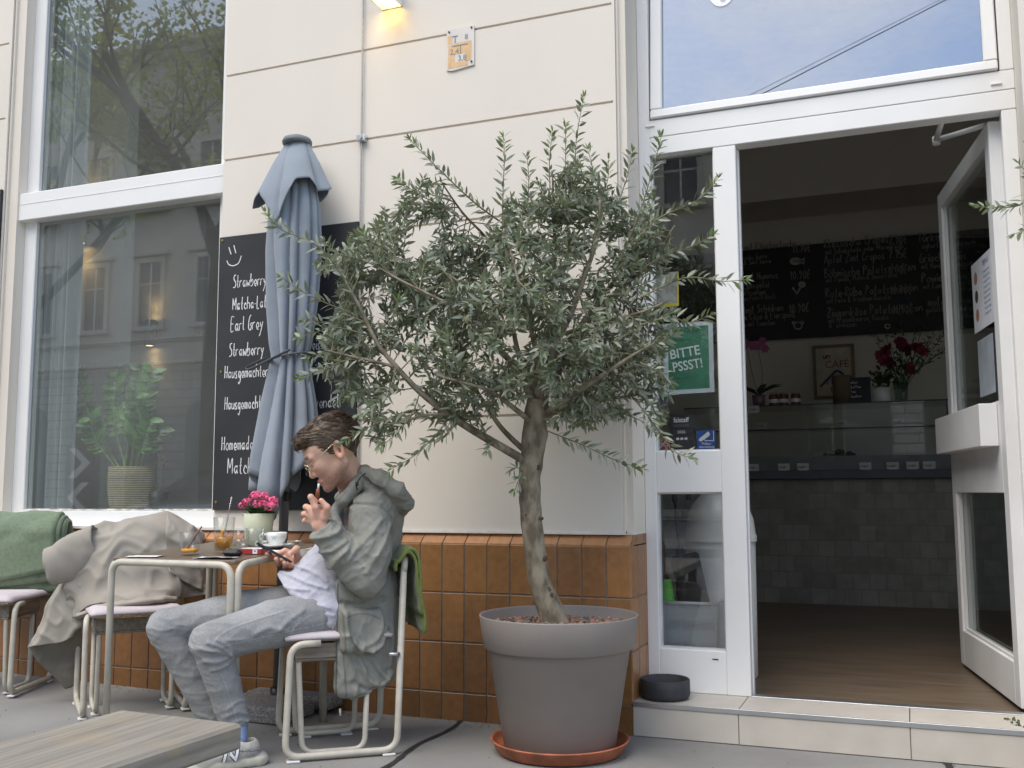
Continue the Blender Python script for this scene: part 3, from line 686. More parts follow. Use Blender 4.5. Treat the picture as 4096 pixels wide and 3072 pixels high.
font_text(q, "S'IL", (a_[0]+.07, 4.9235, b_[2]+.10), X3, Z3, .07, (.05, .06, .16)); font_text(q, 'TE P.', (a_[0]+.10, 4.9235, b_[2]+.03), X3, Z3, .06, (.05, .06, .16))
q.build('lettering', mat('poster_ink', (1, 1, 1), .8, attr=True), fp)
def menu(x0, x1, z0, z1, Y, lines, label):
    q = MB(); q.box((x0, Y, z0), (x1, Y+.02, z1)); m_ = q.build('menu_board', M_black); tag(m_, label, 'menu board')
    q = MB()
    for (tx, u, v, sz) in lines:
        p_ = atY(u, v, Y-.001); hand_text(q, tx, (p_[0], Y-.001, p_[2]), X3*.84, Z3, -Y3, sz*.86, sz*.10, jit=.03, seed=len(tx)+int(u))
    q.build('lettering', mat('faint_chalk', (.30, .295, .28), .9), m_)
YM = 4.90; mb0, mb1, mt = atY(2960, 1367, YM), atY(4000, 1318, YM), atY(3270, 975, YM)
L_ = [('Toast mit Räucherlachs', 2900, 1010, .075), ('11.90€', 3168, 1012, .085), ('mit Avocado, Gurke', 2915, 1045, .05), ('und Dill Senf Sauce', 2930, 1064, .05),
      ('Toast mit Hummus', 2905, 1128, .075), ('10.90€', 3160, 1120, .085), ('Ei & Spiegelei', 2930, 1160, .07), ('dazu mit cremigem', 2920, 1185, .05), ('veganen Feta & Bio-Ei', 2930, 1206, .05),
      ('Toast mit Schinken', 2905, 1258, .075), ('10.90€', 3155, 1252, .085), ('feinem Käse & Eierspeis', 2920, 1285, .07), ('Gouda mit Tomaten', 2930, 1310, .055),
      ('Klassische Crêpes'.replace('ê', 'e'), 3298, 992, .085), ('7.90€', 3555, 980, .085), ('mit Schokolade oder Marmelade', 3302, 1018, .055), ('Apfel Zimt Crepes', 3298, 1055, .08), ('7.95€', 3555, 1035, .085),
      ('Böhmische Palatschinken', 3298, 1110, .085), ('8.90€', 3555, 1100, .085), ('mit Powidl, Mohn & Sauerrahm', 3305, 1130, .055), ('Rote-Rübe Palatschinken', 3304, 1190, .085), ('10.90€', 3560, 1180, .085), ('mit Feta & frischem Rucola', 3308, 1214, .055),
      ('Ziegenkäse Palatschinken', 3310, 1268, .085), ('11.90€', 3570, 1258, .085), ('mit Preiselbeeren, Rucola', 3314, 1292, .055), ('& Walnüssen', 3318, 1312, .055),
      ('Türkisch Ei'.replace('T', 'T'), 3672, 968, .085), ('Joghurt mit Knoblauch', 3680, 995, .055), ('Griechisches', 3678, 1050, .085), ('mit Honig & Walnüssen', 3685, 1076, .055),
      ('Powidl', 3688, 1130, .085), ('mit Kompott', 3694, 1156, .055), ('Omelett', 3700, 1225, .085), ('gefüllt mit Käse', 3704, 1250, .055)]
menu(-2.6, 2.3, mb0[2], mt[2], YM, L_, 'long black menu board with faint chalk writing high on the rear wall')
# chalk fish, carrot and cow drawings on the menu
def loop(cu, cv, rx, ry, n=14): return [atY(cu+rx*math.cos(a), cv+ry*math.sin(a), YM-.001) for a in np.linspace(0, 6.283, n)]
W_ = lambda *l: [atY(u, v, YM-.001) for u, v in l]
M_fc2 = mat('faint_chalk2', (.45, .44, .42), .9); MBRD = bpy.data.objects['menu_board']
for name, strokes in (('chalk_fish', [(loop(3182, 1045, 17, 9), .03), (W_((3198, 1045), (3216, 1034), (3214, 1056), (3198, 1045)), .018)]), ('chalk_sprout', [(W_((3170, 1150), (3188, 1175), (3205, 1145)), .018), (loop(3208, 1138, 10, 7), .025)]),
        ('chalk_cow', [(loop(3192, 1303, 16, 14), .010), (loop(3175, 1292, 6, 5), .010), (loop(3209, 1291, 6, 5), .010)]), ('chalk_flower', [(loop(3550, 1305, 10, 8), .012)])):
    q = MB()
    for P_, w_ in strokes: stroke(q, P_, -Y3, w_)
    q.build(name, M_fc2, MBRD)

# bin and basket behind the sidelight, broom ------------------------------------------
p = atZ(2930, 2690, .122); p = np.array([-.805, .72, .122])
bn = thing('waste_bin', 'tall white dome topped bin inside behind the sidelight', 'bin', p)
q = MB(); q.lathe([(0, 0), (.145, 0), (.15, .01), (.155, .60), (0, .60)], p, 36); q.build('bin_body', mat('bin_cream', (.70, .69, .64), .3, var=.03), bn)
q = MB(); q.lathe([(.162, .60), (.162, .625), (.158, .63), (.15, .70), (.125, .765), (.085, .81), (.04, .832), (0, .838)], p, 36); q.build('dome_lid', mat('bin_lid', (.74, .73, .69), .25, var=.03), bn)
q = MB(); q.add([(p[0]-.03+x_, p[1]-.153+.0*abs(x_), p[2]+z_) for x_, z_ in ((-.06, .66), (.06, .66), (.06, .73), (-.06, .73))], [(0, 1, 2, 3)]); 
bk = thing('mesh_basket', 'grey perforated metal basket holding umbrellas inside the lower sidelight', 'basket', (-.93, .47, .122))
def frus(q, x0, x1, y0, y1, z0, z1, gx, gy):
    vs = [(x0+gx, y0+gy, z0), (x1-gx, y0+gy, z0), (x1-gx, y1-gy, z0), (x0+gx, y1-gy, z0), (x0, y0, z1), (x1, y0, z1), (x1, y1, z1), (x0, y1, z1)]
    q.add(vs, [(0, 1, 5, 4), (1, 2, 6, 5), (2, 3, 7, 6), (3, 0, 4, 7), (0, 3, 2, 1)])
M_mesh = bpy.data.materials.new('perforated_metal'); M_mesh.use_nodes = True
n_ = M_mesh.node_tree.nodes; L2 = M_mesh.node_tree.links; b0 = n_['Principled BSDF']; b0.inputs['Base Color'].default_value = (.42, .44, .45, 1); b0.inputs['Roughness'].default_value = .4
t_ = n_.new('ShaderNodeTexCoord'); vo = n_.new('ShaderNodeTexVoronoi'); vo.inputs['Scale'].default_value = 190; vo.inputs['Randomness'].default_value = .15
gt = n_.new('ShaderNodeMath'); gt.operation = 'GREATER_THAN'; gt.inputs[1].default_value = .27
L2.new(t_.outputs['Object'], vo.inputs['Vector']); L2.new(vo.outputs['Distance'], gt.inputs[0]); L2.new(gt.outputs[0], b0.inputs['Alpha'])
q = MB(); frus(q, -1.12, -.76, .36, .58, .125, .475, .02, .02); q.build('mesh_body', M_mesh, bk)
q = MB(); q.tube([(-1.12, .36, .478), (-.76, .36, .478), (-.76, .58, .478), (-1.12, .58, .478)], .006, 6, closed=True); q.build('basket_rim', mat('basket_rim', (.55, .56, .57), .4, metal=.5), bk)
def umb(x0, y0, x1, y1, z1, col, lab, hook):
    u_ = thing('folded_umbrella', lab, 'umbrella', (x0, y0, .13)); q = MB(); a, b = np.array([x0, y0, .13]), np.array([x1, y1, z1])
    q.tube([a, a+(b-a)*.12, a+(b-a)*.5, a+(b-a)*.75], [.008, .022, .036, .018], 9); q.build('canopy', mat('umbrella_cloth', col, .7), u_)
    q = MB(); q.tube([a+(b-a)*.7, b], .006, 6); 
    if hook: q.tube(crom([b, b+[0, 0, .05], b+[.03, 0, .075], b+[.06, 0, .05], b+[.06, 0, .01]], 4), .012, 7)
    q.build('handle', M_black, u_)
umb(-1.00, .45, -1.02, .40, .93, (.06, .02, .03), 'dark red folded umbrella leaning in the mesh basket', True)
umb(-.90, .50, -.95, .44, .90, (.012, .012, .012), 'black folded umbrella with curved handle in the mesh basket', True)
umb(-.97, .41, -.985, .385, .72, (.10, .42, .06), 'bright green folded umbrella in the mesh basket', False)
q = MB(); q.obox((-.885, .47, .50), [[.97, 0, .2], Y3, [-.2, 0, .97]], [.06, .03, .18], bev=.01); tag(q.build('black_bag', mat('bag_cloth', (.012, .013, .014), .8)), 'black bag stuffed upright into the mesh basket', 'bag')

# ------------------------------------------------------------------ inside the shop window
q = MB(); G = []
for z in np.linspace(.87, 3.9, 12):
    G.append([(-4.47+.22*t_+.0*z, .30+.05*math.sin(t_*26)+.02*math.sin(t_*61), z) for t_ in np.linspace(0, 1, 60)])
q.grid(G); cu_ = q.build('curtain', mat('grey_curtain', (.42, .44, .45), .9, var=.05, scale=4), B)
def sconce(p, lab, ax):
    t_ = thing('wall_sconce', lab, 'wall lamp', p, 'lit cylinder lamps inside the window')
    a = MB(); a.lathe([(.0, .115), (.042, .115), (.045, .11), (.045, -.11), (.042, -.115), (.030, -.105), (0, -.105)], p, 24); a.build('lamp_body', mat('lamp_white', (.5, .5, .48), .5), t_)
    gm_ = emit_mat('warm_glow', (1, .66, .30), 4)
    for z_ in (-.1085, .1165): a = MB(); a.lathe([(0, z_), (.034, z_)], p, 20); a.build('lamp_glow', gm_, t_)
    a = MB(); a.box((p[0]-.015, p[1]+.04, p[2]-.03), (p[0]+.015, p[1]+ax, p[2]+.03)); a.build('bracket', M_darkm, t_)
    for dz in (-.16, .16):
        l = bpy.data.lights.new('sconce_light', 'SPOT'); l.energy = .4; l.color = (1, .66, .28); l.spot_size = R(95); l.spot_blend = .6; l.shadow_soft_size = .03
        lo_ = bpy.data.objects.new('sconce_light', l); COL.objects.link(lo_); lo_.parent = t_; lo_.location = (0, 0, dz*.8)
        lo_.rotation_euler = (0 if dz < 0 else math.pi, 0, 0)
    return t_
p = atY(318, 905, .93); sconce((p[0], .93, p[2]), 'white cylinder lamp glowing downwards at the upper left behind the window', .07)
p = atY(600, 1332, 2.93); sconce((p[0], 2.93, p[2]), 'small dark cylinder lamp lighting the inner wall above the potted plant', .07)
# ZZ plant in a woven basket pot
pc_ = atZ(520, 2050, .866); pc_ = np.array([atY(520, 2050, .36)[0], .36, .866])
zz = thing('zz_plant', 'upright glossy leaved plant in a woven basket pot inside the shop window', 'plant', pc_)
M_wov = bpy.data.materials.new('woven_basket'); M_wov.use_nodes = True
n_ = M_wov.node_tree.nodes; L2 = M_wov.node_tree.links; b0 = n_['Principled BSDF']; b0.inputs['Roughness'].default_value = .8
t_ = n_.new('ShaderNodeTexCoord'); sp = n_.new('ShaderNodeSeparateXYZ'); L2.new(t_.outputs['Object'], sp.inputs[0])
an = n_.new('ShaderNodeMath'); an.operation = 'ARCTAN2'; L2.new(sp.outputs['Y'], an.inputs[0]); L2.new(sp.outputs['X'], an.inputs[1])
cb = n_.new('ShaderNodeCombineXYZ'); L2.new(an.outputs[0], cb.inputs['X']); L2.new(sp.outputs['Z'], cb.inputs['Y'])
br = n_.new('ShaderNodeTexBrick'); br.inputs['Scale'].default_value = 1; br.inputs['Brick Width'].default_value = .11; br.inputs['Row Height'].default_value = .0095; br.inputs['Mortar Size'].default_value = .0022
br.inputs['Color1'].default_value = (.62, .52, .31, 1); br.inputs['Color2'].default_value = (.48, .38, .21, 1); br.inputs['Mortar'].default_value = (.06, .05, .035, 1)
L2.new(cb.outputs[0], br.inputs['Vector']); L2.new(br.outputs['Color'], b0.inputs['Base Color'])
q = MB(); q.lathe([(0, 0), (.095, 0), (.108, .02), (.117, .10), (.119, .17), (.116, .225), (.108, .225), (.105, .19), (0, .19)], pc_, 40); q.build('basket_pot', M_wov, zz)
lv = MB(); stm = MB()
zst = [((520, 1850), (610, 1490), .0), ((500, 1850), (560, 1480), .10), ((490, 1860), (310, 1510), .05), ((480, 1870), (360, 1680), -.08), ((540, 1860), (600, 1680), -.1), ((510, 1850), (470, 1500), .12), ((550, 1870), (640, 1720), .02), ((530, 1860), (545, 1590), -.12)]
for k, (a, b, dy) in enumerate(zst):
    A = atY(*a, .36); A[2] = 1.06; E_ = atY(*b, .36+dy); mid = (A+E_)/2+np.array([0, 0, .03])+(.06*np.array([-1, 0, 0]) if b[0] < 480 else 0)
    P = crom([A, mid, E_], 9); stm.tube(P, list(np.linspace(.009, .003, len(P))), 7)
    tdir = E_-A; tdir /= np.linalg.norm(tdir); side = np.cross(tdir, [.15, -1, .1]); side /= np.linalg.norm(side)
    for i in range(6, len(P)):
        for sg in (-1, 1):
            dv = side*sg*.9+tdir*.55+np.array([0, rng_.uniform(-.35, .1), 0]); dv /= np.linalg.norm(dv)
            c_ = (.12, .27, .05) if rng_.random() < .5 else (.045, .12, .025)
            leaf_quad(lv, P[i], dv, .085*rng_.uniform(.85, 1.15), .040, rng_, c_, .2, up=np.array([.2*sg, -1, .5]))
stm.build('stems', mat('zz_stem', (.14, .22, .07), .5), zz); lv.build('leaves', mat('zz_leaf', (1, 1, 1), .28, attr=True, var=.12, scale=20), zz)
# small plant with red flowers beside it
p = np.array([atY(630, 2040, .42)[0], .42, .866]); sp_ = thing('small_flower', 'thin red flowered pot plant right of the woven basket pot in the window', 'plant', p)
q = MB(); q.lathe([(0, 0), (.045, 0), (.055, .09), (.05, .09), (0, .08)], p, 20); q.build('pot', M_darkm, sp_)
q = MB(); fl = MB()
for (u, v) in ((625, 1790), (638, 1800), (645, 1830), (615, 1800), (650, 1860)):
    h = atY(u, v, .42); q.tube([p+[0, 0, .08], h], .0018, 4); leafs(fl, h, 8, (.006, .006, .006), .02, .014, rng_, col=((.30, .02, .05), (.42, .05, .10)))
q.build('stems', mat('stem3', (.05, .09, .03), .6), sp_); fl.build('blooms', mat('petal3', (1, 1, 1), .6, attr=True), sp_)
# ------------------------------------------------------------------ the far side of the street (seen in the window panes)
M_fac = mat('sandstone_render', (.60, .54, .46), .9, var=.08, scale=1.2)
M_fac2 = mat('pale_render', (.60, .54, .47), .9, var=.08, scale=1.2)
M_rust = brick_mat('rusticated_stone', (.58, .52, .44), (.52, .47, .40), (.16, .14, .12), .95, .40, msize=.03, rough=.9, bump=.8, axes='XZ')
M_pane = mat('dark_window', (.05, .058, .066), .12, var=.2, scale=2)
M_frm = mat('window_frame_white', (.62, .60, .55), .6)
def far_house(x0, x1, yb, H, lab, floors, base_h, M, step=3.2, lo=None, hi=None):
    t_ = thing('apartment_house', lab, 'building', ((x0+x1)/2, yb, 0))
    q = MB(); q.box((x0, yb-10, base_h), (x1, yb, H)); q.build('upper_wall', M, t_)
    q = MB(); q.box((x0, yb-10, -.1), (x1, yb+.25, base_h)); q.build('base_wall', M_rust, t_)
    for (z, d, h) in ((base_h, .55, .35), (base_h+1.1, .3, .18), (H, .9, .7)):
        q = MB(); q.box((x0, yb+.003, z-h), (x1, yb+d*.55, z-h*.5), bev=.05); q.box((x0, yb+.003, z-h*.5), (x1, yb+d, z), bev=.05); q.build('cornice', M, t_)
    if H > 19:
        q = MB(); q.add([(x0, yb+.4, H), (x1, yb+.4, H), (x1, yb-5, H+3.2), (x0, yb-5, H+3.2)], [(0, 1, 2, 3)]); q.build('roof', mat('roof_slate', (.09, .07, .06), .8), t_)
    n = int((x1-x0-1.6)/step); xs_ = [x0+(x1-x0)/2+(i-(n-1)/2)*step for i in range(n)]
    for xx in xs_:
        if lo is not None and not (lo < xx < hi): continue
        for (z0, z1, ped) in floors:
            w = .62
            q = MB()          # surround, sill, pediment
            for a, b in (((xx-w-.22, z0), (xx-w, z1)), ((xx+w, z0), (xx+w+.22, z1)), ((xx-w-.22, z1), (xx+w+.22, z1+.25))): q.box((a[0], yb+.002, a[1]), (b[0], yb+.16, b[1]), bev=.02)
            q.box((xx-w-.35, yb+.002, z0-.22), (xx+w+.35, yb+.30, z0), bev=.03)
            if ped == 1: q.prism([(xx-w-.5, z1+.50), (xx+w+.5, z1+.50), (xx, z1+1.15)], (0, yb+.002, 0), X3, Z3, Y3, .36)
            if ped: q.box((xx-w-.5, yb+.002, z1+.30), (xx+w+.5, yb+.34, z1+.5), bev=.03)
            f = q.build('window', M_frm if ped == 9 else M, t_)
            q = MB(); q.box((xx-w, yb+.004, z0), (xx+w, yb+.03, z1)); q.build('pane', M_pane, f)
            q = MB(); q.box((xx-.04, yb+.031, z0), (xx+.04, yb+.07, z1)); q.box((xx-w, yb+.031, z0+(z1-z0)*.66), (xx-.04, yb+.07, z0+(z1-z0)*.66+.07)); q.box((xx+.04, yb+.031, z0+(z1-z0)*.66), (xx+w, yb+.07, z0+(z1-z0)*.66+.07)); q.build('frame', M_frm, f)
        q = MB()
        pts = [(xx-.9, .3), (xx+.9, .3), (xx+.9, 4.2)]+[(xx+.9*math.cos(a), 4.2+.9*math.sin(a)) for a in np.linspace(.2, math.pi-.2, 9)]+[(xx-.9, 4.2)]
        q.prism(pts, (0, yb+.254, 0), X3, Z3, Y3, .012); q.build('arched_opening', M_pane, t_)
    return t_
YO = -32.0
far_house(-62, -19, YO, 22, 'grey sandstone house with rusticated base and tall windows, mirrored in the left shop window', [(8.6, 11.6, 2), (14.2, 17, 0)], 6.9, M_fac, 3.3, -56, -20)
far_house(-18.8, 16, YO+.4, 19, 'pale rendered house with pedimented windows, mirrored in the narrow sidelight pane', [(6.2, 8.7, 1), (11.6, 13.5, 2)], 5.0, M_fac2, 3.0, -17, 2)

# street trees
M_bark2 = mat('bark_dark', (.050, .043, .035), .95, var=.35, scale=20, stretch=(6, 6, 1))
M_lf = mat('spring_leaf', (1, 1, 1), .6, attr=True, var=.1)
_n = M_lf.node_tree.nodes; _L = M_lf.node_tree.links; _t = _n.new('ShaderNodeBsdfTranslucent'); _m = _n.new('ShaderNodeMixShader'); _m.inputs['Fac'].default_value = .55
_L.new(_n['Principled BSDF'].inputs['Base Color'].links[0].from_socket, _t.inputs['Color']); _L.new(_n['Principled BSDF'].outputs[0], _m.inputs[1]); _L.new(_t.outputs[0], _m.inputs[2]); _L.new(_m.outputs[0], _n['Material Output'].inputs['Surface'])
def street_tree(x, y, h, lab, seed, n=2600, fork=1):
    rng = random.Random(seed); t_ = thing('street_tree', lab, 'tree', (x, y, 0)); q = MB(); tips = []
    top = np.array([x+.25, y, h*.45])
    q.tube(crom([(x, y, -.1), (x+.05, y, 1.5), top], 5), list(np.linspace(.21, .14, 11)), 10)
    def grow(p, d, L, r, lev):
        P = [p]; dd = d.copy()
        for i in range(4):
            dd = dd+np.array([rng.gauss(0, .13), rng.gauss(0, .13), .05]); dd /= np.linalg.norm(dd); P.append(P[-1]+dd*L/4)
        q.tube(P, list(np.linspace(r, r*.55, 5)), 6 if lev < 2 else 4, caps=False)
        if lev >= 2: tips.extend(P[1:])
        if lev < 3:
            for k in range(3 if lev else 4):
                a = rng.uniform(0, 6.28); nd = dd*.75+np.array([math.cos(a), math.sin(a), rng.uniform(-.1, .5)])*.75; nd /= np.linalg.norm(nd)
                grow(P[rng.choice([2, 3, 4])], nd, L*rng.uniform(.55, .8), r*.52, lev+1)
    for k in range(4):
        a = k*1.6+rng.uniform(-.3, .3); d = np.array([math.cos(a)*.6, math.sin(a)*.6, .8]); grow(top-np.array([0, 0, k*.35]), d/np.linalg.norm(d), h*.30, .11, 0)
    q.build('trunk', M_bark2, t_)
    l = MB()
    for _ in range(n):
        p = np.array(tips[rng.randrange(len(tips))])+np.array([rng.gauss(0, .16) for _ in range(3)])
        d = np.array([rng.gauss(0, 1), rng.gauss(0, 1), rng.gauss(0, .8)]); d /= np.linalg.norm(d); u = np.array([rng.gauss(0, 1) for _ in range(3)]); s = np.cross(d, u); s /= np.linalg.norm(s)
        L = rng.uniform(.08, .15); k = rng.random(); c = (.32+.16*k, .40+.14*k, .06+.03*k)
        l.add([p-s*L*.5, p+d*L*.5, p+s*L*.5, p-d*L*.5], [(0, 1, 2, 3)], c)
    l.build('crown', M_lf, t_, normals=False); return t_
street_tree(-12.6, -11.5, 13.5, 'spring green street tree with dark trunk, mirrored right in the shop window', 4, 8500)
street_tree(-17.8, -11.5, 12.5, 'thin branched spring green street tree mirrored at the left of the shop window', 9, 7000)

# parked car
M_car = mat('silver_paint', (.42, .43, .45), .22, var=.03, metal=.7)
car = thing('parked_car', 'silver parked car mirrored low in the right corner of the shop window', 'car', (-10.4, -9.4, -.14))
cx, cy, cz = -10.4, -9.4, -.14
prof = [(-2.05, .45, .62, .78), (-2.0, .30, .80, .82), (-1.5, .25, .92, .86), (-.95, .22, 1.00, .88), (0, .22, 1.02, .88), (.9, .22, 1.03, .88), (1.6, .25, 1.02, .86), (2.0, .32, .92, .82), (2.08, .48, .70, .76)]
def ring(x, z0, z1, w, n=16, p=3.2):
    out = []
    for k in range(n):
        a = 2*math.pi*k/n; c_, s_ = math.cos(a), math.sin(a)
        out.append((cx+x, cy+w*math.copysign(abs(c_)**(2/p), c_), cz+(z0+z1)/2+(z1-z0)/2*math.copysign(abs(s_)**(2/p), s_)))
    return out
q = MB(); q.grid([ring(*r_) for r_ in prof], closed_u=True); q.add(ring(*prof[0]), [tuple(range(16))]); q.add(ring(*prof[-1]), [tuple(range(16))]); cb_ = q.build('body', M_car, car)
cab = [(-1.05, .98, 1.0, .74), (-.45, .95, 1.40, .66), (.1, .95, 1.47, .64), (.8, .95, 1.46, .64), (1.35, .95, 1.36, .64), (1.85, .95, 1.02, .70)]
q = MB(); q.grid([ring(*r_) for r_ in cab], closed_u=True); q.build('cabin_glass', mat('car_glass', (.015, .018, .02), .08), car)
q = MB()
for a, b in ((-.45, 1.40),): pass
q.grid([[(cx+x, cy+s_*w, cz+z+.008) for s_ in np.linspace(-1, 1, 7)] for x, z, w in ((-.5, 1.385, .58), (-.1, 1.455, .57), (.4, 1.475, .57), (.9, 1.46, .57), (1.4, 1.36, .57))]); q.build('roof', M_car, car)
for wx in (-1.3, 1.3):
    for sy in (-1, 1):
        q = MB(); c0 = np.array([cx+wx, cy+sy*.80, cz+.31])
        q.tube([c0-[0, .1, 0], c0+[0, .1, 0]], .31, 20); wh = q.build('wheel', mat('tyre', (.015, .015, .015), .8), car)
        q = MB(); q.tube([c0+[0, sy*.095, 0], c0+[0, sy*.104, 0]], .20, 16); q.build('rim', M_alu, wh)
for sy in (-1, 1):
    q = MB(); q.box((cx-2.06, cy+sy*.55-.16, cz+.62), (cx-1.93, cy+sy*.55+.16, cz+.76), bev=.03); q.build('headlight', mat('lamp_clear', (.7, .7, .7), .1), car)
# chevron board
cs = thing('chevron_sign', 'dark red and white chevron board on a post, mirrored left of the plant pot', 'sign', (-10.3, -6.2, -.14))
q = MB(); q.box((-10.62, -6.22, .66), (-10.14, -6.2, 1.60)); q.build('panel', mat('sign_red', (.16, .10, .095), .6), cs)
q = MB()
for z, s_ in ((.90, 1), (1.36, -1)):
    pts = [(-10.38+s_*x, z+y) for x, y in ((-.19, 0), (.05, .2), (.19, .2), (-.05, 0), (.19, -.2), (.05, -.2))]; q.prism(pts, (0, -6.199, 0), X3, Z3, Y3, .003)
q.build('arrow_mark', M_white, cs)
q = MB(); q.tube([(-10.38, -6.25, -.14), (-10.38, -6.25, 1.6)], .03, 8); q.build('post', M_alu, cs)
# overhead wire, mirrored as the slanting line in the fanlight
# overhead wires, mirrored as slanting lines in the fanlight (points found by following the mirrored line of sight out over the street)
nrm = np.array([0, -math.cos(T), math.sin(T)])
def mirrored(u, v, dist):
    r = ray(u, v)/np.linalg.norm(ray(u, v)); p = atY(u, v, YF+.05); r2 = r-2*np.dot(r, nrm)*nrm; return p+r2*dist
for (pa_, pb_, rr, lab) in (((3060, 380), (3790, 0), .0075, 'thin dark overhead wire mirrored as a slanting line in the fanlight'), ((3030, 375), (3560, 105), .0035, 'second, fainter overhead wire just above the first in the fanlight')):
    A, B_ = mirrored(*pa_, 11), mirrored(*pb_, 12); d_ = B_-A; q = MB(); q.tube([A-d_*2.5, A, B_, B_+d_*3], rr, 5); tag(q.build('overhead_wire', M_black), lab, 'wire')
# ------------------------------------------------------------------ on the wall
M_chalk = mat('chalk', (.72, .72, .71), .95, var=.12, scale=60)
M_board = mat('slate_board', (.022, .023, .025), .62, var=.25, scale=2.5, detail=8)
M_brass = mat('brass', (.55, .38, .14), .35, metal=.9)
YBD = .020
q = MB(); q.box((-3.084, YBD, .869), (-2.306, .0345, 2.194), bev=.001); bd = q.build('chalkboard', M_board)
tag(bd, 'tall black drinks chalkboard with a smiley face, behind the folded parasol', 'chalkboard')
def px2(u, v): p = atY(u, v, YBD); return np.array([p[0], YBD, p[2]])
def line(txt, u, v, cap_px, seed, kx=.60, w=.0042):
    q = MB(); h = cap_px*depth_of(px2(u, v))/FPX; hand_text(q, txt, px2(u, v), X3*kx, Z3, -Y3, h, w, seed=seed, jit=.018); return q.build('lettering', M_chalk, bd)
line('Strawberry', 933, 1151, 50, 1); line('Matcha-Latte', 931, 1240, 49, 2); line('Earl Grey', 924, 1325, 56, 3); line('Strawberry', 917, 1426, 52, 4)
line('Hausgemachter', 899, 1514, 50, 5, .58); line('Hausgemachter', 899, 1638, 49, 6, .58); line('Homemade', 887, 1800, 53, 7, .60); line('Matcha', 911, 1894, 62, 8, .66)
line('ller', 1338, 1280, 44, 9); line('la eisshake', 1214, 1400, 46, 10, .64); line('mit minze', 1246, 1494, 44, 11, .66); line('vendel', 1262, 1632, 54, 12, .66); line('e', 1222, 1902, 48, 13)
q = MB()
stroke(q, [px2(916, 989), px2(925, 1018)], -Y3, .0052); stroke(q, [px2(936, 981), px2(944, 1013)], -Y3, .0052)
stroke(q, crom([px2(908, 1043), px2(916, 1058), px2(934, 1063), px2(955, 1052), px2(966, 1023)], 5), -Y3, .005); q.build('chalk_smiley', M_chalk, bd)
for (u, v) in ((890, 962), (1432, 916), (864, 2008), (884, 1487)):
    q = MB(); c = px2(u, v); q.tube([c+[0, .001, 0], c-[0, .003, 0]], .006, 10); q.build('screw', M_brass, bd)
q = MB(); q.box((-5.4, YBD, 1.25), (-4.553, .0345, 2.612), bev=.001); b2 = q.build('chalkboard', M_board); tag(b2, 'black board cut off by the left edge of the photo, left of the shop window', 'chalkboard')
q = MB(); c = np.array([-4.564, YBD, 2.590]); q.tube([c+[0, .001, 0], c-[0, .003, 0]], .006, 10); q.build('screw', M_alu, b2)
q = MB(); hand_text(q, 'Kaffee', (-4.93, YBD, 2.35), X3*.6, Z3, -Y3, .08, .005, seed=3); hand_text(q, 'Kuchen', (-4.93, YBD, 2.15), X3*.6, Z3, -Y3, .08, .005, seed=4); q.build('lettering', M_chalk, b2)
# lightning conductor cable with its clip
q = MB(); q.tube([(-2.296, .022, z) for z in np.linspace(.79, 4.7, 30)], .0042, 6); cb2 = q.build('conductor_cable', mat('galvanised', (.42, .42, .41), .5, metal=.6, var=.2, scale=60, stretch=(1, 1, 8)))
tag(cb2, 'thin grey metal cable running up the wall beside the chalkboard', 'cable')
q = MB(); q.box((-2.315, .004, 2.570), (-2.272, .035, 2.604), bev=.004); q.tube([(-2.290, .003, 2.587), (-2.290, -.002, 2.587)], .009, 8); q.build('clip', M_alu, cb2)
# square wall lamp, lit, pointing down
lp = thing('wall_lamp', 'white square wall lamp shining warm light down the facade at the top edge', 'wall lamp', (-2.147, .03, 3.20))
q = MB(); x0, x1, y0, y1, z0, z1 = -2.200, -2.092, -.075, .034, 3.200, 3.312
for lo, hi in (((x0, y0, z0), (x0+.006, y1, z1)), ((x1-.006, y0, z0), (x1, y1, z1)), ((x0+.006, y0, z0), (x1-.006, y0+.006, z1)), ((x0+.006, y1-.006, z0), (x1-.006, y1, z1)), ((x0+.006, y0+.006, z0+.05), (x1-.006, y1-.006, z0+.056))): q.box(lo, hi)
q.build('lamp_housing', M_white, lp)
q = MB(); q.box((x0+.02, y0+.02, z0+.03), (x1-.02, y1-.02, z0+.049)); q.build('lamp_glow', emit_mat('lamp_warm', (1, .70, .22), 5), lp)
l = bpy.data.lights.new('lamp_light', 'SPOT'); l.energy = .45; l.color = (1, .62, .18); l.spot_size = R(105); l.spot_blend = .5; l.shadow_soft_size = .02
lo_ = bpy.data.objects.new('lamp_light', l); COL.objects.link(lo_); lo_.parent = lp; lo_.location = (0, -.045, .028)
# weathered hydrant plate
hp = MB(); xa, xb, za, zb_ = -1.862, -1.726, 2.842, 3.040
hp.prism([(xa, za+.006), (xa+.03, za), (xb, za+.012), (xb, zb_), (xa, zb_)], (0, .028, 0), X3, Z3, Y3, .0055)
pl = hp.build('hydrant_plate', mat('faded_enamel', (.66, .62, .57), .5, var=.04, scale=14)); tag(pl, 'small weathered orange and white numbered plate on the facade', 'sign')
q = MB()
for lo, hi in (((xa+.008, za+.012), (xa+.040, zb_-.075)), ((xa+.040, za+.012), (xb-.030, za+.038)), ((xa+.040, za+.075), (xb-.012, zb_-.070)), ((xb-.042, za+.036), (xb-.014, za+.075)), ((xa+.006, zb_-.07), (xa+.028, zb_-.032))):
    q.add([(lo[0], .0274, lo[1]), (hi[0], .0274, lo[1]), (hi[0], .0274, hi[1]), (lo[0], .0274, hi[1])], [(0, 1, 2, 3)])
q.build('orange_field', mat('faded_orange', (.66, .43, .22), .55, var=.08, scale=30), pl)
q = MB(); yk = .0268
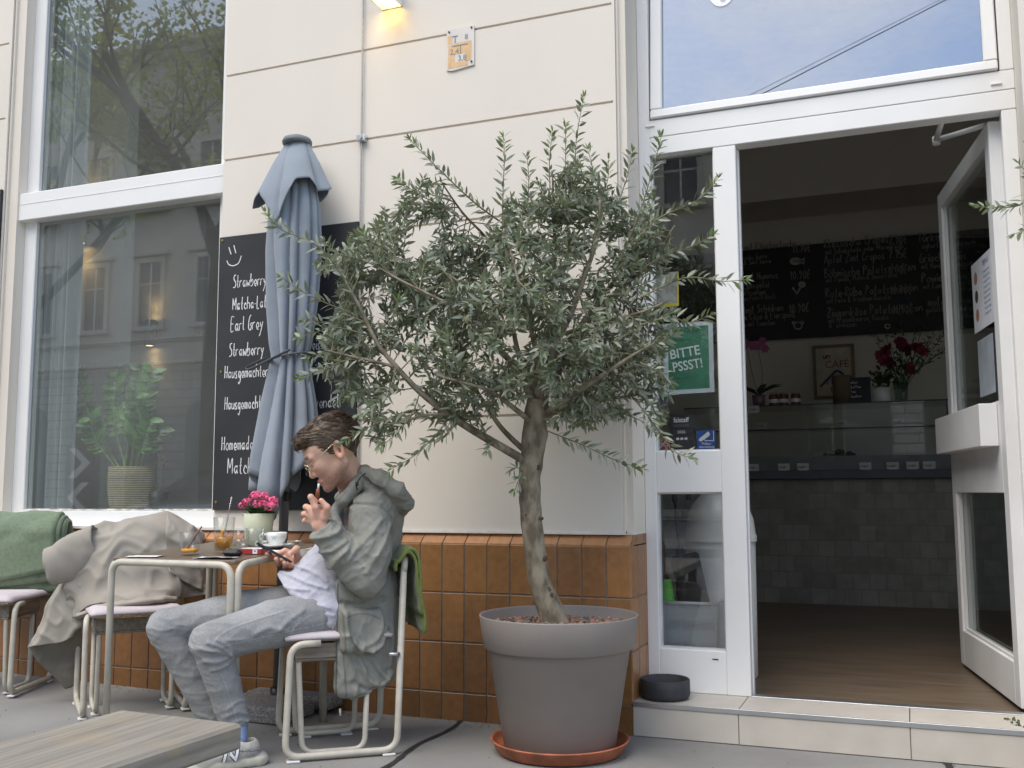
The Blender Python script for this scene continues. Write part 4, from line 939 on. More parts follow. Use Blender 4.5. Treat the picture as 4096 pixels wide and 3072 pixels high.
font_text(q, 'T', (xa+.028, yk, zb_-.068), X3, Z3, .048); font_text(q, '8', (xb-.046, yk, zb_-.060), X3, Z3, .034)
q.box((xa+.028, yk-.0002, zb_-.086), (xb-.030, yk, zb_-.081)); q.box((xa+.068, yk-.0002, zb_-.124), (xa+.072, yk, zb_-.0865))
font_text(q, '2,4', (xa+.016, yk, zb_-.122), X3, Z3, .038); font_text(q, '3,8', (xa+.056, yk, za+.042), X3, Z3, .036)
q.build('lettering', mat('faded_black', (.20, .20, .21), .6), pl)
for (x_, z_) in ((xa+.013, zb_-.013), (xb-.012, zb_-.010), (xb-.012, za+.028)):
    q = MB(); q.tube([(x_, .028, z_), (x_, .0245, z_)], .0045, 8); q.build('screw', M_darkm, pl)

# stickers on the sidelight -------------------------------------------------------------
YS = .3085           # just behind the glass
def plate(name, label, cat, px, m, t=.0012, Y=YS):     # four image corners TL TR BR BL on the pane
    P = [atY(u, v, Y-.0015) for u, v in px]; q = MB(); q.add([*P, *[p-[0, t*0+.0008, 0] for p in P]], [(0, 1, 2, 3), (4, 5, 6, 7), (0, 1, 5, 4), (1, 2, 6, 5), (2, 3, 7, 6), (3, 0, 4, 7)])
    o = q.build(name, m); tag(o, label, cat); return o, P
M_sg = mat('poster_green', (.045, .19, .115), .5, var=.12, scale=16, detail=8); M_pw = mat('poster_margin', (.56, .64, .68), .5)
o, P = plate('notice_sheet', 'green notice asking for quiet in bold white letters, taped in the sidelight pane', 'notice', [(2650, 1296), (2851, 1284), (2858, 1568), (2657, 1580)], M_pw)
def inner(P, a, b, c, d, lift=.0012):   # sub-rectangle in fractions (left, bottom, right, top)
    TL, TR, BR, BL = P; f = lambda x, y: (BL+(BR-BL)*x)*(1-y)+(TL+(TR-TL)*x)*y-np.array([0, lift, 0]); return [f(a, d), f(c, d), f(c, b), f(a, b)]
q = MB(); I = inner(P, .10, .06, .91, .945); q.add(I, [(0, 1, 2, 3)]); q.build('green_field', M_sg, o)
ux = (P[1]-P[0]); W0 = np.linalg.norm(ux); ux = ux/W0; uz = (P[0]-P[3]); H0 = np.linalg.norm(uz); uz = uz/H0
rx = ux*math.cos(.13)+uz*math.sin(.13); rz = uz*math.cos(.13)-ux*math.sin(.13)
q = MB(); font_text(q, 'BITTE', P[3]+ux*W0*.14+uz*H0*.495-[0, .0018, 0], rx, rz, H0*.185, bold=.014, sx=.92); font_text(q, 'PSSST!', P[3]+ux*W0*.19+uz*H0*.315-[0, .0018, 0], rx, rz, H0*.185, bold=.014, sx=.84); q.build('lettering', mat('poster_white', (.66, .74, .71), .6), o)
q = MB(); font_text(q, 'Liebe Gäste', P[3]+ux*W0*.13+uz*H0*.86-[0, .0018, 0], ux, uz, H0*.085); 
for k, tx in enumerate(('Wir bitten Sie', 'aus Rücksicht auf', 'unsere Nachbarn um', 'ein wenig Ruhe.', 'Vielen Dank!')): font_text(q, tx, P[3]+ux*W0*.2+uz*H0*(.75-.135*k)-[0, .0017, 0], ux, uz, H0*.042)
q.build('small_print', mat('poster_dark', (.012, .06, .035), .6), o)
o, P = plate('guide_sticker', 'dark plum cafe guide sticker with white lettering, low in the sidelight pane', 'sticker', [(2676, 1656), (2772, 1652), (2776, 1797), (2680, 1800)], mat('plum', (.026, .020, .030), .4))
ux = (P[1]-P[0]); W0 = np.linalg.norm(ux); ux = ux/W0; uz = (P[0]-P[3]); H0 = np.linalg.norm(uz); uz = uz/H0
q = MB(); font_text(q, 'falstaff', P[3]+ux*W0*.50+uz*H0*.76-[0, .0018, 0], ux, uz, H0*.185, align='CENTER', bold=.012, sx=.9); font_text(q, '2026', P[3]+ux*W0*.5+uz*H0*.45-[0, .0018, 0], ux, uz, H0*.115, align='CENTER')
for k in range(3): I = inner(P, .28+.17*k, .27, .40+.17*k, .33, .0018); q.add(I, [(0, 1, 2, 3)])
q.build('lettering', M_white, o)
q = MB(); font_text(q, 'CAFEGUIDE', P[3]+ux*W0*.5+uz*H0*.635-[0, .0018, 0], ux, uz, H0*.095, align='CENTER', sx=.85); q.build('small_print', mat('grey_ink', (.22, .21, .22), .6), o)
o, P = plate('camera_sticker', 'blue video surveillance sticker with a white camera, bottom right of the sidelight pane', 'sticker', [(2786, 1722), (2861, 1720), (2862, 1796), (2790, 1798)], mat('sticker_blue', (.015, .075, .36), .4))
ux = (P[1]-P[0]); W0 = np.linalg.norm(ux); ux = ux/W0; uz = (P[0]-P[3]); H0 = np.linalg.norm(uz); uz = uz/H0
q = MB(); o0 = P[3]-np.array([0, .0018, 0])
def poly2(q, pts): q.add([o0+ux*W0*x+uz*H0*y for x, y in pts], [tuple(range(len(pts)))])
poly2(q, [(.12, .56), (.52, .86), (.62, .94), (.72, .80), (.66, .70), (.24, .42), (.10, .46)]); poly2(q, [(.88, .96), (.92, .96), (.92, .42), (.88, .42)]); poly2(q, [(.40, .52), (.44, .52), (.46, .47), (.88, .47), (.88, .43), (.42, .43)])
font_text(q, 'Video-', o0+ux*W0*.5+uz*H0*.24, ux, uz, H0*.19, align='CENTER', bold=.008); font_text(q, 'überwachung', o0+ux*W0*.5+uz*H0*.08, ux, uz, H0*.165, align='CENTER', bold=.008, sx=.9); q.build('pictogram', M_white, o)
o, P = plate('smoking_sticker', 'small red no smoking sticker in the bottom left corner of the sidelight pane', 'sticker', [(2628, 1752), (2676, 1751), (2678, 1800), (2630, 1803)], mat('sticker_red', (.34, .03, .035), .4))
ux = (P[1]-P[0]); W0 = np.linalg.norm(ux); ux = ux/W0; uz = (P[0]-P[3]); H0 = np.linalg.norm(uz); uz = uz/H0; o0 = P[3]-np.array([0, .0018, 0])
q = MB()
for (a, b, c, d) in ((.1, .55, .95, .60), (.1, .35, .95, .40), (.1, .4, .15, .55), (.9, .4, .95, .55), (.35, .4, .4, .55)): poly2(q, [(a, b), (c, b), (c, d), (a, d)])
poly2(q, [(.05, .1), (.15, .05), (.95, .92), (.85, .97)]); q.build('pictogram', mat('sticker_pale', (.6, .5, .48), .5), o)
o, P = plate('company_sticker', 'white company sticker in the top left corner of the sidelight pane', 'sticker', [(2597, 622), (2664, 618), (2665, 653), (2603, 657)], M_white)
ux = (P[1]-P[0]); W0 = np.linalg.norm(ux); ux = ux/W0; uz = (P[0]-P[3]); H0 = np.linalg.norm(uz); uz = uz/H0; o0 = P[3]-np.array([0, .0018, 0])
q = MB(); font_text(q, 'GASTRO', o0+ux*W0*.5+uz*H0*.62, ux, uz, H0*.34, align='CENTER'); font_text(q, 'Inh. Wilma Gast', o0+ux*W0*.1+uz*H0*.36, ux, uz, H0*.2); font_text(q, 'Tel. 0677 6', o0+ux*W0*.1+uz*H0*.1, ux, uz, H0*.2); q.build('lettering', M_darkm, o)
o, P = plate('yellow_edged_sheet', 'pale sheet with a yellow border behind the olive leaves in the sidelight pane', 'notice', [(2618, 1092), (2714, 1086), (2716, 1222), (2620, 1236)], mat('sheet_grey', (.30, .30, .27), .6, var=.3, scale=30))
q = MB(); I = inner(P, 0, 0, 1, .09); q.add(I, [(0, 1, 2, 3)]); I = inner(P, .93, .091, 1, 1); q.add(I, [(0, 1, 2, 3)]); q.build('yellow_border', mat('border_yellow', (.62, .50, .02), .5), o)
o, P = plate('award_strip', 'dark striped sticker strip at the left edge of the sidelight pane', 'sticker', [(2630, 1590), (2672, 1586), (2676, 1632), (2632, 1636)], mat('strip_dark', (.10, .10, .11), .5, var=.5, scale=80, stretch=(4, 1, .6)))

# sheets taped to the open door pane
def door_sheet(u0, u1, z0, z1, label, m):
    q = MB(); c = H+DV*(u0+u1)/2+DN*.0085; c = np.array([c[0], c[1], (z0+z1)/2]); q.obox(c, [DV, DN, Z3], [(u1-u0)/2, .0007, (z1-z0)/2]); o = q.build('taped_sheet', m); tag(o, label, 'notice'); return o, H+DV*u1+DN*.0098
sA, _o = door_sheet(.16, .50, 1.62, 1.92, 'bright event poster with printed text taped to the upper pane of the open door', mat('sheet_white', (.70, .72, .76), .5, var=.05, scale=20))
q = MB()
def dtext(tx, u, z, size, col): font_text(q, tx, np.array([H[0], H[1], 0])+DV*u+DN*.0098+np.array([0, 0, z]), -DV, Z3, size, col)
dtext('MENÜ', .30, 1.875, .035, (.1, .12, .2))
for k in range(9): dtext('Frühstück & mehr', .30, 1.845-.022*k, .015, (.12, .15, .3))
q.build('lettering', mat('sheet_ink', (1, 1, 1), .7, attr=True), sA)
q = MB()
for k in range(3):
    c = H+DV*.43+DN*.0095; c = np.array([c[0], c[1], 1.69+.08*k]); q.disc(c, .028, 16, (.40, .18, .10) if k != 1 else (.06, .04, .035), ax=(DV, Z3))
q.build('food_photo', mat('sheet_photo', (1, 1, 1), .6, attr=True), sA)
door_sheet(.20, .46, 1.34, 1.58, 'greyish blank sheet taped low on the upper pane of the open door', mat('sheet_back', (.34, .38, .42), .6))

# ------------------------------------------------------------------ folded parasol on its slab
M_par = mat('parasol_cloth', (.235, .27, .31), .85, var=.10, scale=5, bump=.25, bscale=320, sheen=.2, fold=(9, .45, (1.4, 1.4, .22)))
M_parp = mat('parasol_pole', (.12, .125, .13), .45, var=.1)
pa = thing('parasol', 'folded blue grey parasol tied with a strap, standing against the chalkboard', 'parasol', (-2.592, -.105, .075))
AX = lambda z: np.array([-2.594+(z-.9)*.019, -.105, z])
q = MB(); q.tube([AX(.05), AX(2.54)], .021, 14); q.build('pole', M_parp, pa)
q = MB(); c = AX(2.565); q.lathe([(0, .026), (.04, .024), (.062, .014), (.069, .0), (.067, -.012), (.05, -.016), (0, -.016)], c, 28); q.build('top_cap', mat('parasol_cap', (.13, .155, .165), .6), pa)
def fold_surface(zs, wfun, hem, n=8, ph=0.0, amp=.26, N=120, yk=.72, lean=None):
    G = []
    for i, s_ in enumerate(np.linspace(0, 1, zs)):
        row = []
        for k in range(N):
            a = 2*math.pi*k/N; zb_ = hem(a); z = 2.548+(zb_-2.548)*s_ if lean is None else lean+(zb_-lean)*s_
            w = wfun(z); f = 1-amp*(1-abs(math.sin(n*(a+ph+.10*math.sin(z*3)+.16*math.sin(2*a+1)+.1*math.sin(5*a))/2))**.55)*(.5+.5*min(1, s_*2.2))
            f *= 1+.05*float(vnoise(np.array([math.cos(a)*2.2, math.sin(a)*2.2, z*2.1])))
            cpt = AX(z); row.append((cpt[0]+w*f*math.cos(a), cpt[1]+w*f*math.sin(a)*yk, z))
        G.append(row)
    return G
interp = lambda tb: (lambda z: float(np.interp(z, [t[0] for t in tb], [t[1] for t in tb])))
def tri(a, pts): a = a % (2*math.pi); xs_ = [p[0] for p in pts]; return float(np.interp(a, xs_+[xs_[0]+2*math.pi], [p[1] for p in pts]+[pts[0][1]]))
# lower canopy: hangs full length; front tip lowest, right rear corner short
wl = interp([(.80, .07), (.86, .105), (.95, .178), (1.10, .172), (1.35, .135), (1.52, .098), (1.56, .088), (1.62, .104), (1.8, .124), (2.05, .138), (2.25, .128), (2.45, .08)])
hemL = [(0, 1.06), (.45, 1.28), (.8, 1.30), (1.2, 1.10), (1.7, .95), (2.6, 1.05), (3.14, .97), (3.5, .955), (3.8, 1.045), (4.15, 1.00), (4.62, .825), (4.78, .84), (5.3, 1.00), (5.8, 1.09)]
q = MB(); q.grid(fold_surface(46, wl, lambda a: tri(a, hemL), n=11, ph=.35, amp=.50, lean=2.40), closed_u=True); cn_ = q.build('canopy', M_par, pa); mod_solid(cn_, .003)
wu = interp([(2.1, .235), (2.3, .200), (2.45, .122), (2.55, .062)])
hemU = [(0, 2.315), (.6, 2.36), (1.2, 2.30), (1.9, 2.28), (2.6, 2.34), (3.14, 2.275), (3.5, 2.255), (3.85, 2.32), (4.2, 2.26), (4.55, 2.15), (4.75, 2.20), (5.15, 2.35), (5.6, 2.36), (5.95, 2.305)]
q = MB(); q.grid(fold_surface(20, wu, lambda a: tri(a, hemU), n=4, ph=.25, amp=.34), closed_u=True); cu2 = q.build('top_flounce', M_par, cn_); mod_solid(cu2, .003)
q = MB(); q.tube([AX(1.555+.02*math.cos(a))+np.array([.093*math.cos(a), .074*math.sin(a), 0]) for a in np.linspace(0, 6.283, 30)], .008, 6, flat=.4)
e = AX(1.55); q.tube(crom([e+[-.07, -.085, .0], e+[-.13, -.07, -.015], e+[-.19, -.06, -.035], e+[-.16, -.075, -.045], e+[-.10, -.08, -.028], e+[.02, -.098, .01], e+[.06, -.085, .03]], 5), .007, 6, flat=.45); q.build('tie_strap', mat('strap_grey', (.10, .11, .12), .8), pa)
q = MB(); c = AX(.845)+np.array([-.012, -.083, .0]); q.tube([c, c+[0, -.006, 0]], .006, 8); q.build('rivet', M_alu, cn_)
q = MB(); c = AX(.93)+np.array([.028, -.02, 0]); q.box(c-np.array([.012, .015, .018]), c+np.array([.014, .015, .022]), bev=.004); q.tube([AX(.04), AX(.10)], .032, 14); q.build('pole_sleeve', M_darkm, pa)
sl_ = thing('concrete_slab', 'grey speckled concrete parasol base of two slabs under the man’s chair', 'parasol base', (-2.55, -.15, 0))
M_con = mat('exposed_concrete', (.20, .195, .19), .95, var=.45, scale=110, bump=.6, bscale=140, detail=3)
q = MB(); q.box((-2.78, -.36, .0), (-2.405, -.12, .072), bev=.012); q.build('front_slab', M_con, sl_)
q = MB(); q.box((-2.78, -.117, .022), (-2.335, .0, .075), bev=.012); q.box((-2.74, -.10, 0), (-2.45, -.01, .021)); q.build('rear_slab', M_con, sl_)

# ------------------------------------------------------------------ dog bowl on the step
c = np.array([*atY(2662, 2800, .115)[:1], .115, .1298]); c[0] = atY(2662, 2790, .115)[0]
q = MB(); q.lathe([(0, .012), (.070, .014), (.086, .03), (.090, .074), (.0935, .078), (.0975, .074), (.098, .02), (.090, .003), (.06, 0), (0, 0)], c, 44)
tag(q.build('dog_bowl', mat('bowl_grey', (.042, .042, .046), .75, var=.12, scale=30)), 'round dark grey dog bowl on the doorstep in front of the sidelight', 'bowl')

# ------------------------------------------------------------------ olive tree in its pot
PC = np.array([-1.232, -.315, 0.0])
M_pot = mat('taupe_plastic', (.235, .205, .185), .55, var=.09, scale=2.6, detail=12, bump=.06, bscale=300)
pot = thing('plant_pot', 'large round taupe planter holding the olive tree', 'plant pot', PC+[0, 0, .02])
q = MB(); q.lathe([(0, .022), (.20, .022), (.206, .028), (.2625, .372), (.268, .377), (.2755, .377), (.279, .380), (.2965, .492), (.2955, .496), (.291, .496), (.288, .49), (.272, .40), (.255, .38), (.24, .30)], PC, 72); q.build('pot_body', M_pot, pot)
q = MB(); q.lathe([(0, .445), (.281, .445)], PC, 40); q.build('soil', mat('soil', (.030, .021, .015), 1.0, var=.4, scale=60), pot)
q = MB(); q.lathe([(0, .003), (.222, .003), (.232, .008), (.252, .045), (.257, .05), (.252, .053), (.245, .046), (.226, .014), (0, .012)], PC, 60)
tag(q.build('pot_saucer', mat('terracotta', (.36, .115, .055), .6, var=.28, scale=14, detail=10)), 'terracotta coloured saucer under the large planter', 'saucer')
rg = random.Random(21); q = MB()
ICO = [(0, 0, 1), (.89, 0, .45), (.28, .85, .45), (-.72, .53, .45), (-.72, -.53, .45), (.28, -.85, .45), (.72, .53, -.45), (-.28, .85, -.45), (-.89, 0, -.45), (-.28, -.85, -.45), (.72, -.53, -.45), (0, 0, -1)]
ICF = [(0, 1, 2), (0, 2, 3), (0, 3, 4), (0, 4, 5), (0, 5, 1), (1, 6, 2), (2, 7, 3), (3, 8, 4), (4, 9, 5), (5, 10, 1), (6, 7, 2), (7, 8, 3), (8, 9, 4), (9, 10, 5), (10, 6, 1), (11, 7, 6), (11, 8, 7), (11, 9, 8), (11, 10, 9), (11, 6, 10)]
for _ in range(700):
    a, rr = rg.uniform(0, 6.283), .268*math.sqrt(rg.random()); s_ = rg.uniform(.006, .017)
    c = PC+np.array([rr*math.cos(a), rr*math.sin(a), .447+rg.uniform(0, .012)]); k = rg.random()
    col = (.20+.14*k, .12+.07*k, .085+.05*k) if rg.random() < .72 else (.07+.1*k, .06+.09*k, .05+.08*k)
    q.add([c+np.array(v)*s_*np.array([1, rg.uniform(.7, 1.2), rg.uniform(.5, .9)]) for v in ICO], ICF, col, 0, True)
gv = q.build('gravel', mat('clay_gravel', (1, 1, 1), .9, attr=True, var=.25, scale=90)); gv['kind'] = 'stuff'; gv['label'] = 'brown clay pebbles on the soil of the planter'; gv['category'] = 'gravel'

M_bark = mat('olive_bark', (.13, .105, .072), .9, col2=(.29, .25, .18), scale=17, stretch=(1.5, 1.5, .8), bump=.9, bscale=55, detail=10, lo=.38, hi=.60)
M_twig = mat('olive_twig', (.19, .17, .10), .8, var=.2, scale=30)
M_ol = bpy.data.materials.new('olive_leaf'); M_ol.use_nodes = True
n_ = M_ol.node_tree.nodes; L2 = M_ol.node_tree.links; b0 = n_['Principled BSDF']; b0.inputs['Roughness'].default_value = .36
a_ = n_.new('ShaderNodeAttribute'); a_.attribute_name = 'Col'; ge = n_.new('ShaderNodeNewGeometry'); mx_ = n_.new('ShaderNodeMix'); mx_.data_type = 'RGBA'
mul = n_.new('ShaderNodeMix'); mul.data_type = 'RGBA'; mul.inputs['Factor'].default_value = .45; mul.inputs['B'].default_value = (.32, .35, .28, 1)      # paler underside of the leaf
L2.new(a_.outputs['Color'], mul.inputs['A']); L2.new(ge.outputs['Backfacing'], mx_.inputs['Factor']); L2.new(a_.outputs['Color'], mx_.inputs['A']); L2.new(mul.outputs['Result'], mx_.inputs['B']); L2.new(mx_.outputs['Result'], b0.inputs['Base Color'])
tr_ = n_.new('ShaderNodeBsdfTranslucent'); L2.new(mx_.outputs['Result'], tr_.inputs['Color']); ms_ = n_.new('ShaderNodeMixShader'); ms_.inputs['Fac'].default_value = .28
L2.new(b0.outputs[0], ms_.inputs[1]); L2.new(tr_.outputs[0], ms_.inputs[2]); L2.new(ms_.outputs[0], n_['Material Output'].inputs['Surface'])
DT = depth_of(PC+[0, 0, 1.0])
ot = thing('olive_tree', 'olive tree with a knotty trunk and spreading grey green crown, growing in the big planter', 'olive tree', PC+[0, 0, .45])
TP = lambda u, v, dd=0.0: at(u, v, DT+dd)
tk = [(2228, 2530, 0), (2205, 2450, 0), (2160, 2330, 0), (2136, 2180, 0), (2122, 2030, 0), (2120, 1900, 0), (2135, 1780, 0), (2142, 1690, 0), (2150, 1600, .01)]
P = crom([TP(*t) for t in tk], 7); rad = list(np.interp(np.linspace(0, 1, len(P)), [0, .08, .25, .6, .8, 1], [.062, .050, .042, .041, .049, .042]))
q = MB(); q.tube(P, rad, 22); vs = []
for v in q.v:     # knots and swellings on the trunk
    p = np.array(v); vs.append(tuple(p+np.array([.0045*vnoise(p*24), .0045*vnoise(p*24+9), 0])))
q.v = vs
tko = q.build('trunk', M_bark, ot)
q = MB(); rg = random.Random(4)
for (u, v) in ((2128, 1850), (2160, 1775), (2110, 1880), (2190, 2360), (2205, 2380), (2140, 2225), (2105, 2060), (2165, 2075), (2150, 1870), (2180, 2235)):
    c = at(u, v, DT-.0395); ks = rg.uniform(.7, 1.5); q.lathe([(0, .0005), (.003*ks, .0018), (.006*ks, .0012), (.009*ks, -.003)], c, 10, sx=rg.uniform(.7, 1.3)); o_ = len(q.v)-40
    for i in range(o_, len(q.v)):
        w = np.array(q.v[i])-c; q.v[i] = tuple(c+CX*w[0]-CY*w[1]-CZ*w[2]+CZ*.004)
q.build('bark_knots', mat('knot_dark', (.085, .064, .044), .95, var=.4, scale=80), tko)
limbs = [  # (points u,v,depth offset), start radius
 ([(2120, 1860, 0), (2069, 1825, -.02), (1895, 1723, -.06), (1794, 1657, -.09), (1680, 1568, -.12), (1585, 1467, -.14), (1509, 1372, -.15), (1440, 1230, -.15), (1380, 1120, -.16)], .021),
 ([(2140, 1830, 0), (2085, 1790, .01), (2003, 1708, .03), (1930, 1600, .05), (1850, 1480, .08), (1780, 1330, .10), (1700, 1180, .10)], .014),
 ([(2150, 1640, 0), (2190, 1480, -.03), (2240, 1340, -.06), (2287, 1245, -.08), (2335, 1113, -.10), (2393, 940, -.12), (2400, 800, -.12)], .022),
 ([(2150, 1640, 0), (2140, 1480, .04), (2200, 1300, .08), (2219, 1049, .10), (2215, 880, .10), (2210, 700, .09)], .018),
 ([(2150, 1650, 0), (2080, 1500, -.05), (2000, 1400, -.10), (1933, 1353, -.12), (1860, 1250, -.16), (1800, 1100, -.17)], .017),
 ([(2150, 1640, 0), (2230, 1500, .05), (2344, 1271, .04), (2471, 1163, .02), (2600, 1050, -.02), (2700, 900, -.04)], .018),
 ([(2145, 1680, 0), (2260, 1600, -.08), (2380, 1520, -.14), (2500, 1440, -.18), (2600, 1380, -.18)], .016),
 ([(2145, 1650, 0), (2090, 1480, .08), (2050, 1300, .14), (2030, 1100, .16), (2020, 900, .15)], .016),
 ([(2150, 1600, 0), (2150, 1450, -.12), (2120, 1300, -.20), (2080, 1150, -.22), (2040, 1000, -.2)], .015),
 ([(2145, 1700, 0), (2240, 1640, .08), (2400, 1600, .13), (2560, 1580, .14)], .014),
 ([(2140, 1700, 0), (2040, 1620, -.12), (1950, 1560, -.18), (1850, 1530, -.2), (1740, 1500, -.2)], .013),
 ([(2020, 1100, .15), (1950, 960, .12), (1850, 850, .08), (1760, 720, .05)], .008),
 ([(2240, 1340, -.06), (2400, 1290, -.12), (2560, 1250, -.16), (2680, 1200, -.17)], .009),
 ([(1860, 1250, -.16), (1720, 1180, -.18), (1600, 1120, -.18), (1500, 1060, -.16)], .008),
 ([(1700, 1180, .10), (1580, 1060, .10), (1480, 1000, .08)], .007),
 ([(1585, 1467, -.14), (1470, 1440, -.16), (1380, 1420, -.17), (1300, 1400, -.17)], .007),
 ([(1794, 1657, -.09), (1700, 1660, -.13), (1600, 1690, -.15), (1500, 1700, -.15)], .007)]
br_ = MB(); tw = MB(); lf_ = MB(); nodes = []
for pts, r0 in limbs:
    P = crom([TP(*p) for p in pts], 6); br_.tube(P, list(np.linspace(r0*.9, max(.0028, r0*.2), len(P))), 8)
    nodes += [(p, r0) for p in P[5:]]
NP = np.array([n[0] for n in nodes])
rg = random.Random(77)
def olive_leaf(p, d, L, W_, col):
    L *= .98; W_ *= 1.04
    u = np.array([rg.gauss(0, 1), rg.gauss(0, 1)-.3, rg.gauss(.5, .8)]); s = np.cross(d, u); s /= np.linalg.norm(s)+1e-9; n = np.cross(s, d)
    if n[2] < 0: n, s = -n, -s
    c = rg.uniform(.02, .22)
    b1, b2, b3, b4 = p+d*L*.06, p+d*L*.33-n*L*c*.12, p+d*L*.68-n*L*c*.5, p+d*L-n*L*c*1.25
    lf_.add([b1, b2+s*W_*.5+n*W_*.13, b2-s*W_*.5+n*W_*.13, b2, b3+s*W_*.40+n*W_*.1, b3-s*W_*.40+n*W_*.1, b3, b4],
            [(0, 3, 1), (0, 2, 3), (1, 3, 6, 4), (3, 2, 5, 6), (4, 6, 7), (6, 5, 7)], col, 0, True)
def lcol(tip=0.0):
    k = rg.random(); c = np.array([.145+.105*k, .178+.11*k, .108+.062*k])
    if rg.random() < .10: c = np.array([.33, .36, .29])
    return tuple(c*(1-tip)+np.array([.19, .27, .075])*tip)
def twig(P, r0, leaf_from=.25, gap=.016, Ls=.047, young=.3):
    tw.tube(P, list(np.linspace(r0, .0011, len(P))), 5, caps=False)
    seg = [np.linalg.norm(P[i+1]-P[i]) for i in range(len(P)-1)]; tot = sum(seg); s_ = tot*leaf_from; ang = rg.uniform(0, 3)
    cum = np.concatenate([[0], np.cumsum(seg)])
    while s_ < tot:
        i = min(int(np.searchsorted(cum, s_)-1), len(P)-2); i = max(i, 0); f = (s_-cum[i])/max(seg[i], 1e-6); p = P[i]+(P[i+1]-P[i])*f; t = P[i+1]-P[i]; t = t/np.linalg.norm(t)
        a = np.cross(t, [0, 0, 1.0]); a /= np.linalg.norm(a)+1e-9; b = np.cross(t, a); ang += 1.35+rg.uniform(-.4, .4); rel = s_/tot
        for k in (0, math.pi):
            if rg.random() < .06: continue
            side = a*math.cos(ang+k)+b*math.sin(ang+k); d = t*rg.uniform(.45, .95)+side*rg.uniform(.7, 1.0)+np.array([0, 0, rg.uniform(-.15, .22)]); d /= np.linalg.norm(d)
            tp = young if rel > .93 else (young*.35 if rel > .85 else 0)
            olive_leaf(p, d, Ls*rg.uniform(.72, 1.18)*(1-.30*(rel > .93)), .0118*rg.uniform(.75, 1.2), lcol(tp))
        s_ += gap*rg.uniform(.75, 1.3)*(1-.3*(rel > .85))
    for k in range(3):
        d = t+np.array([rg.gauss(0, .3) for _ in range(3)]); d /= np.linalg.norm(d); olive_leaf(P[-1], d, Ls*.62, .008, lcol(young))
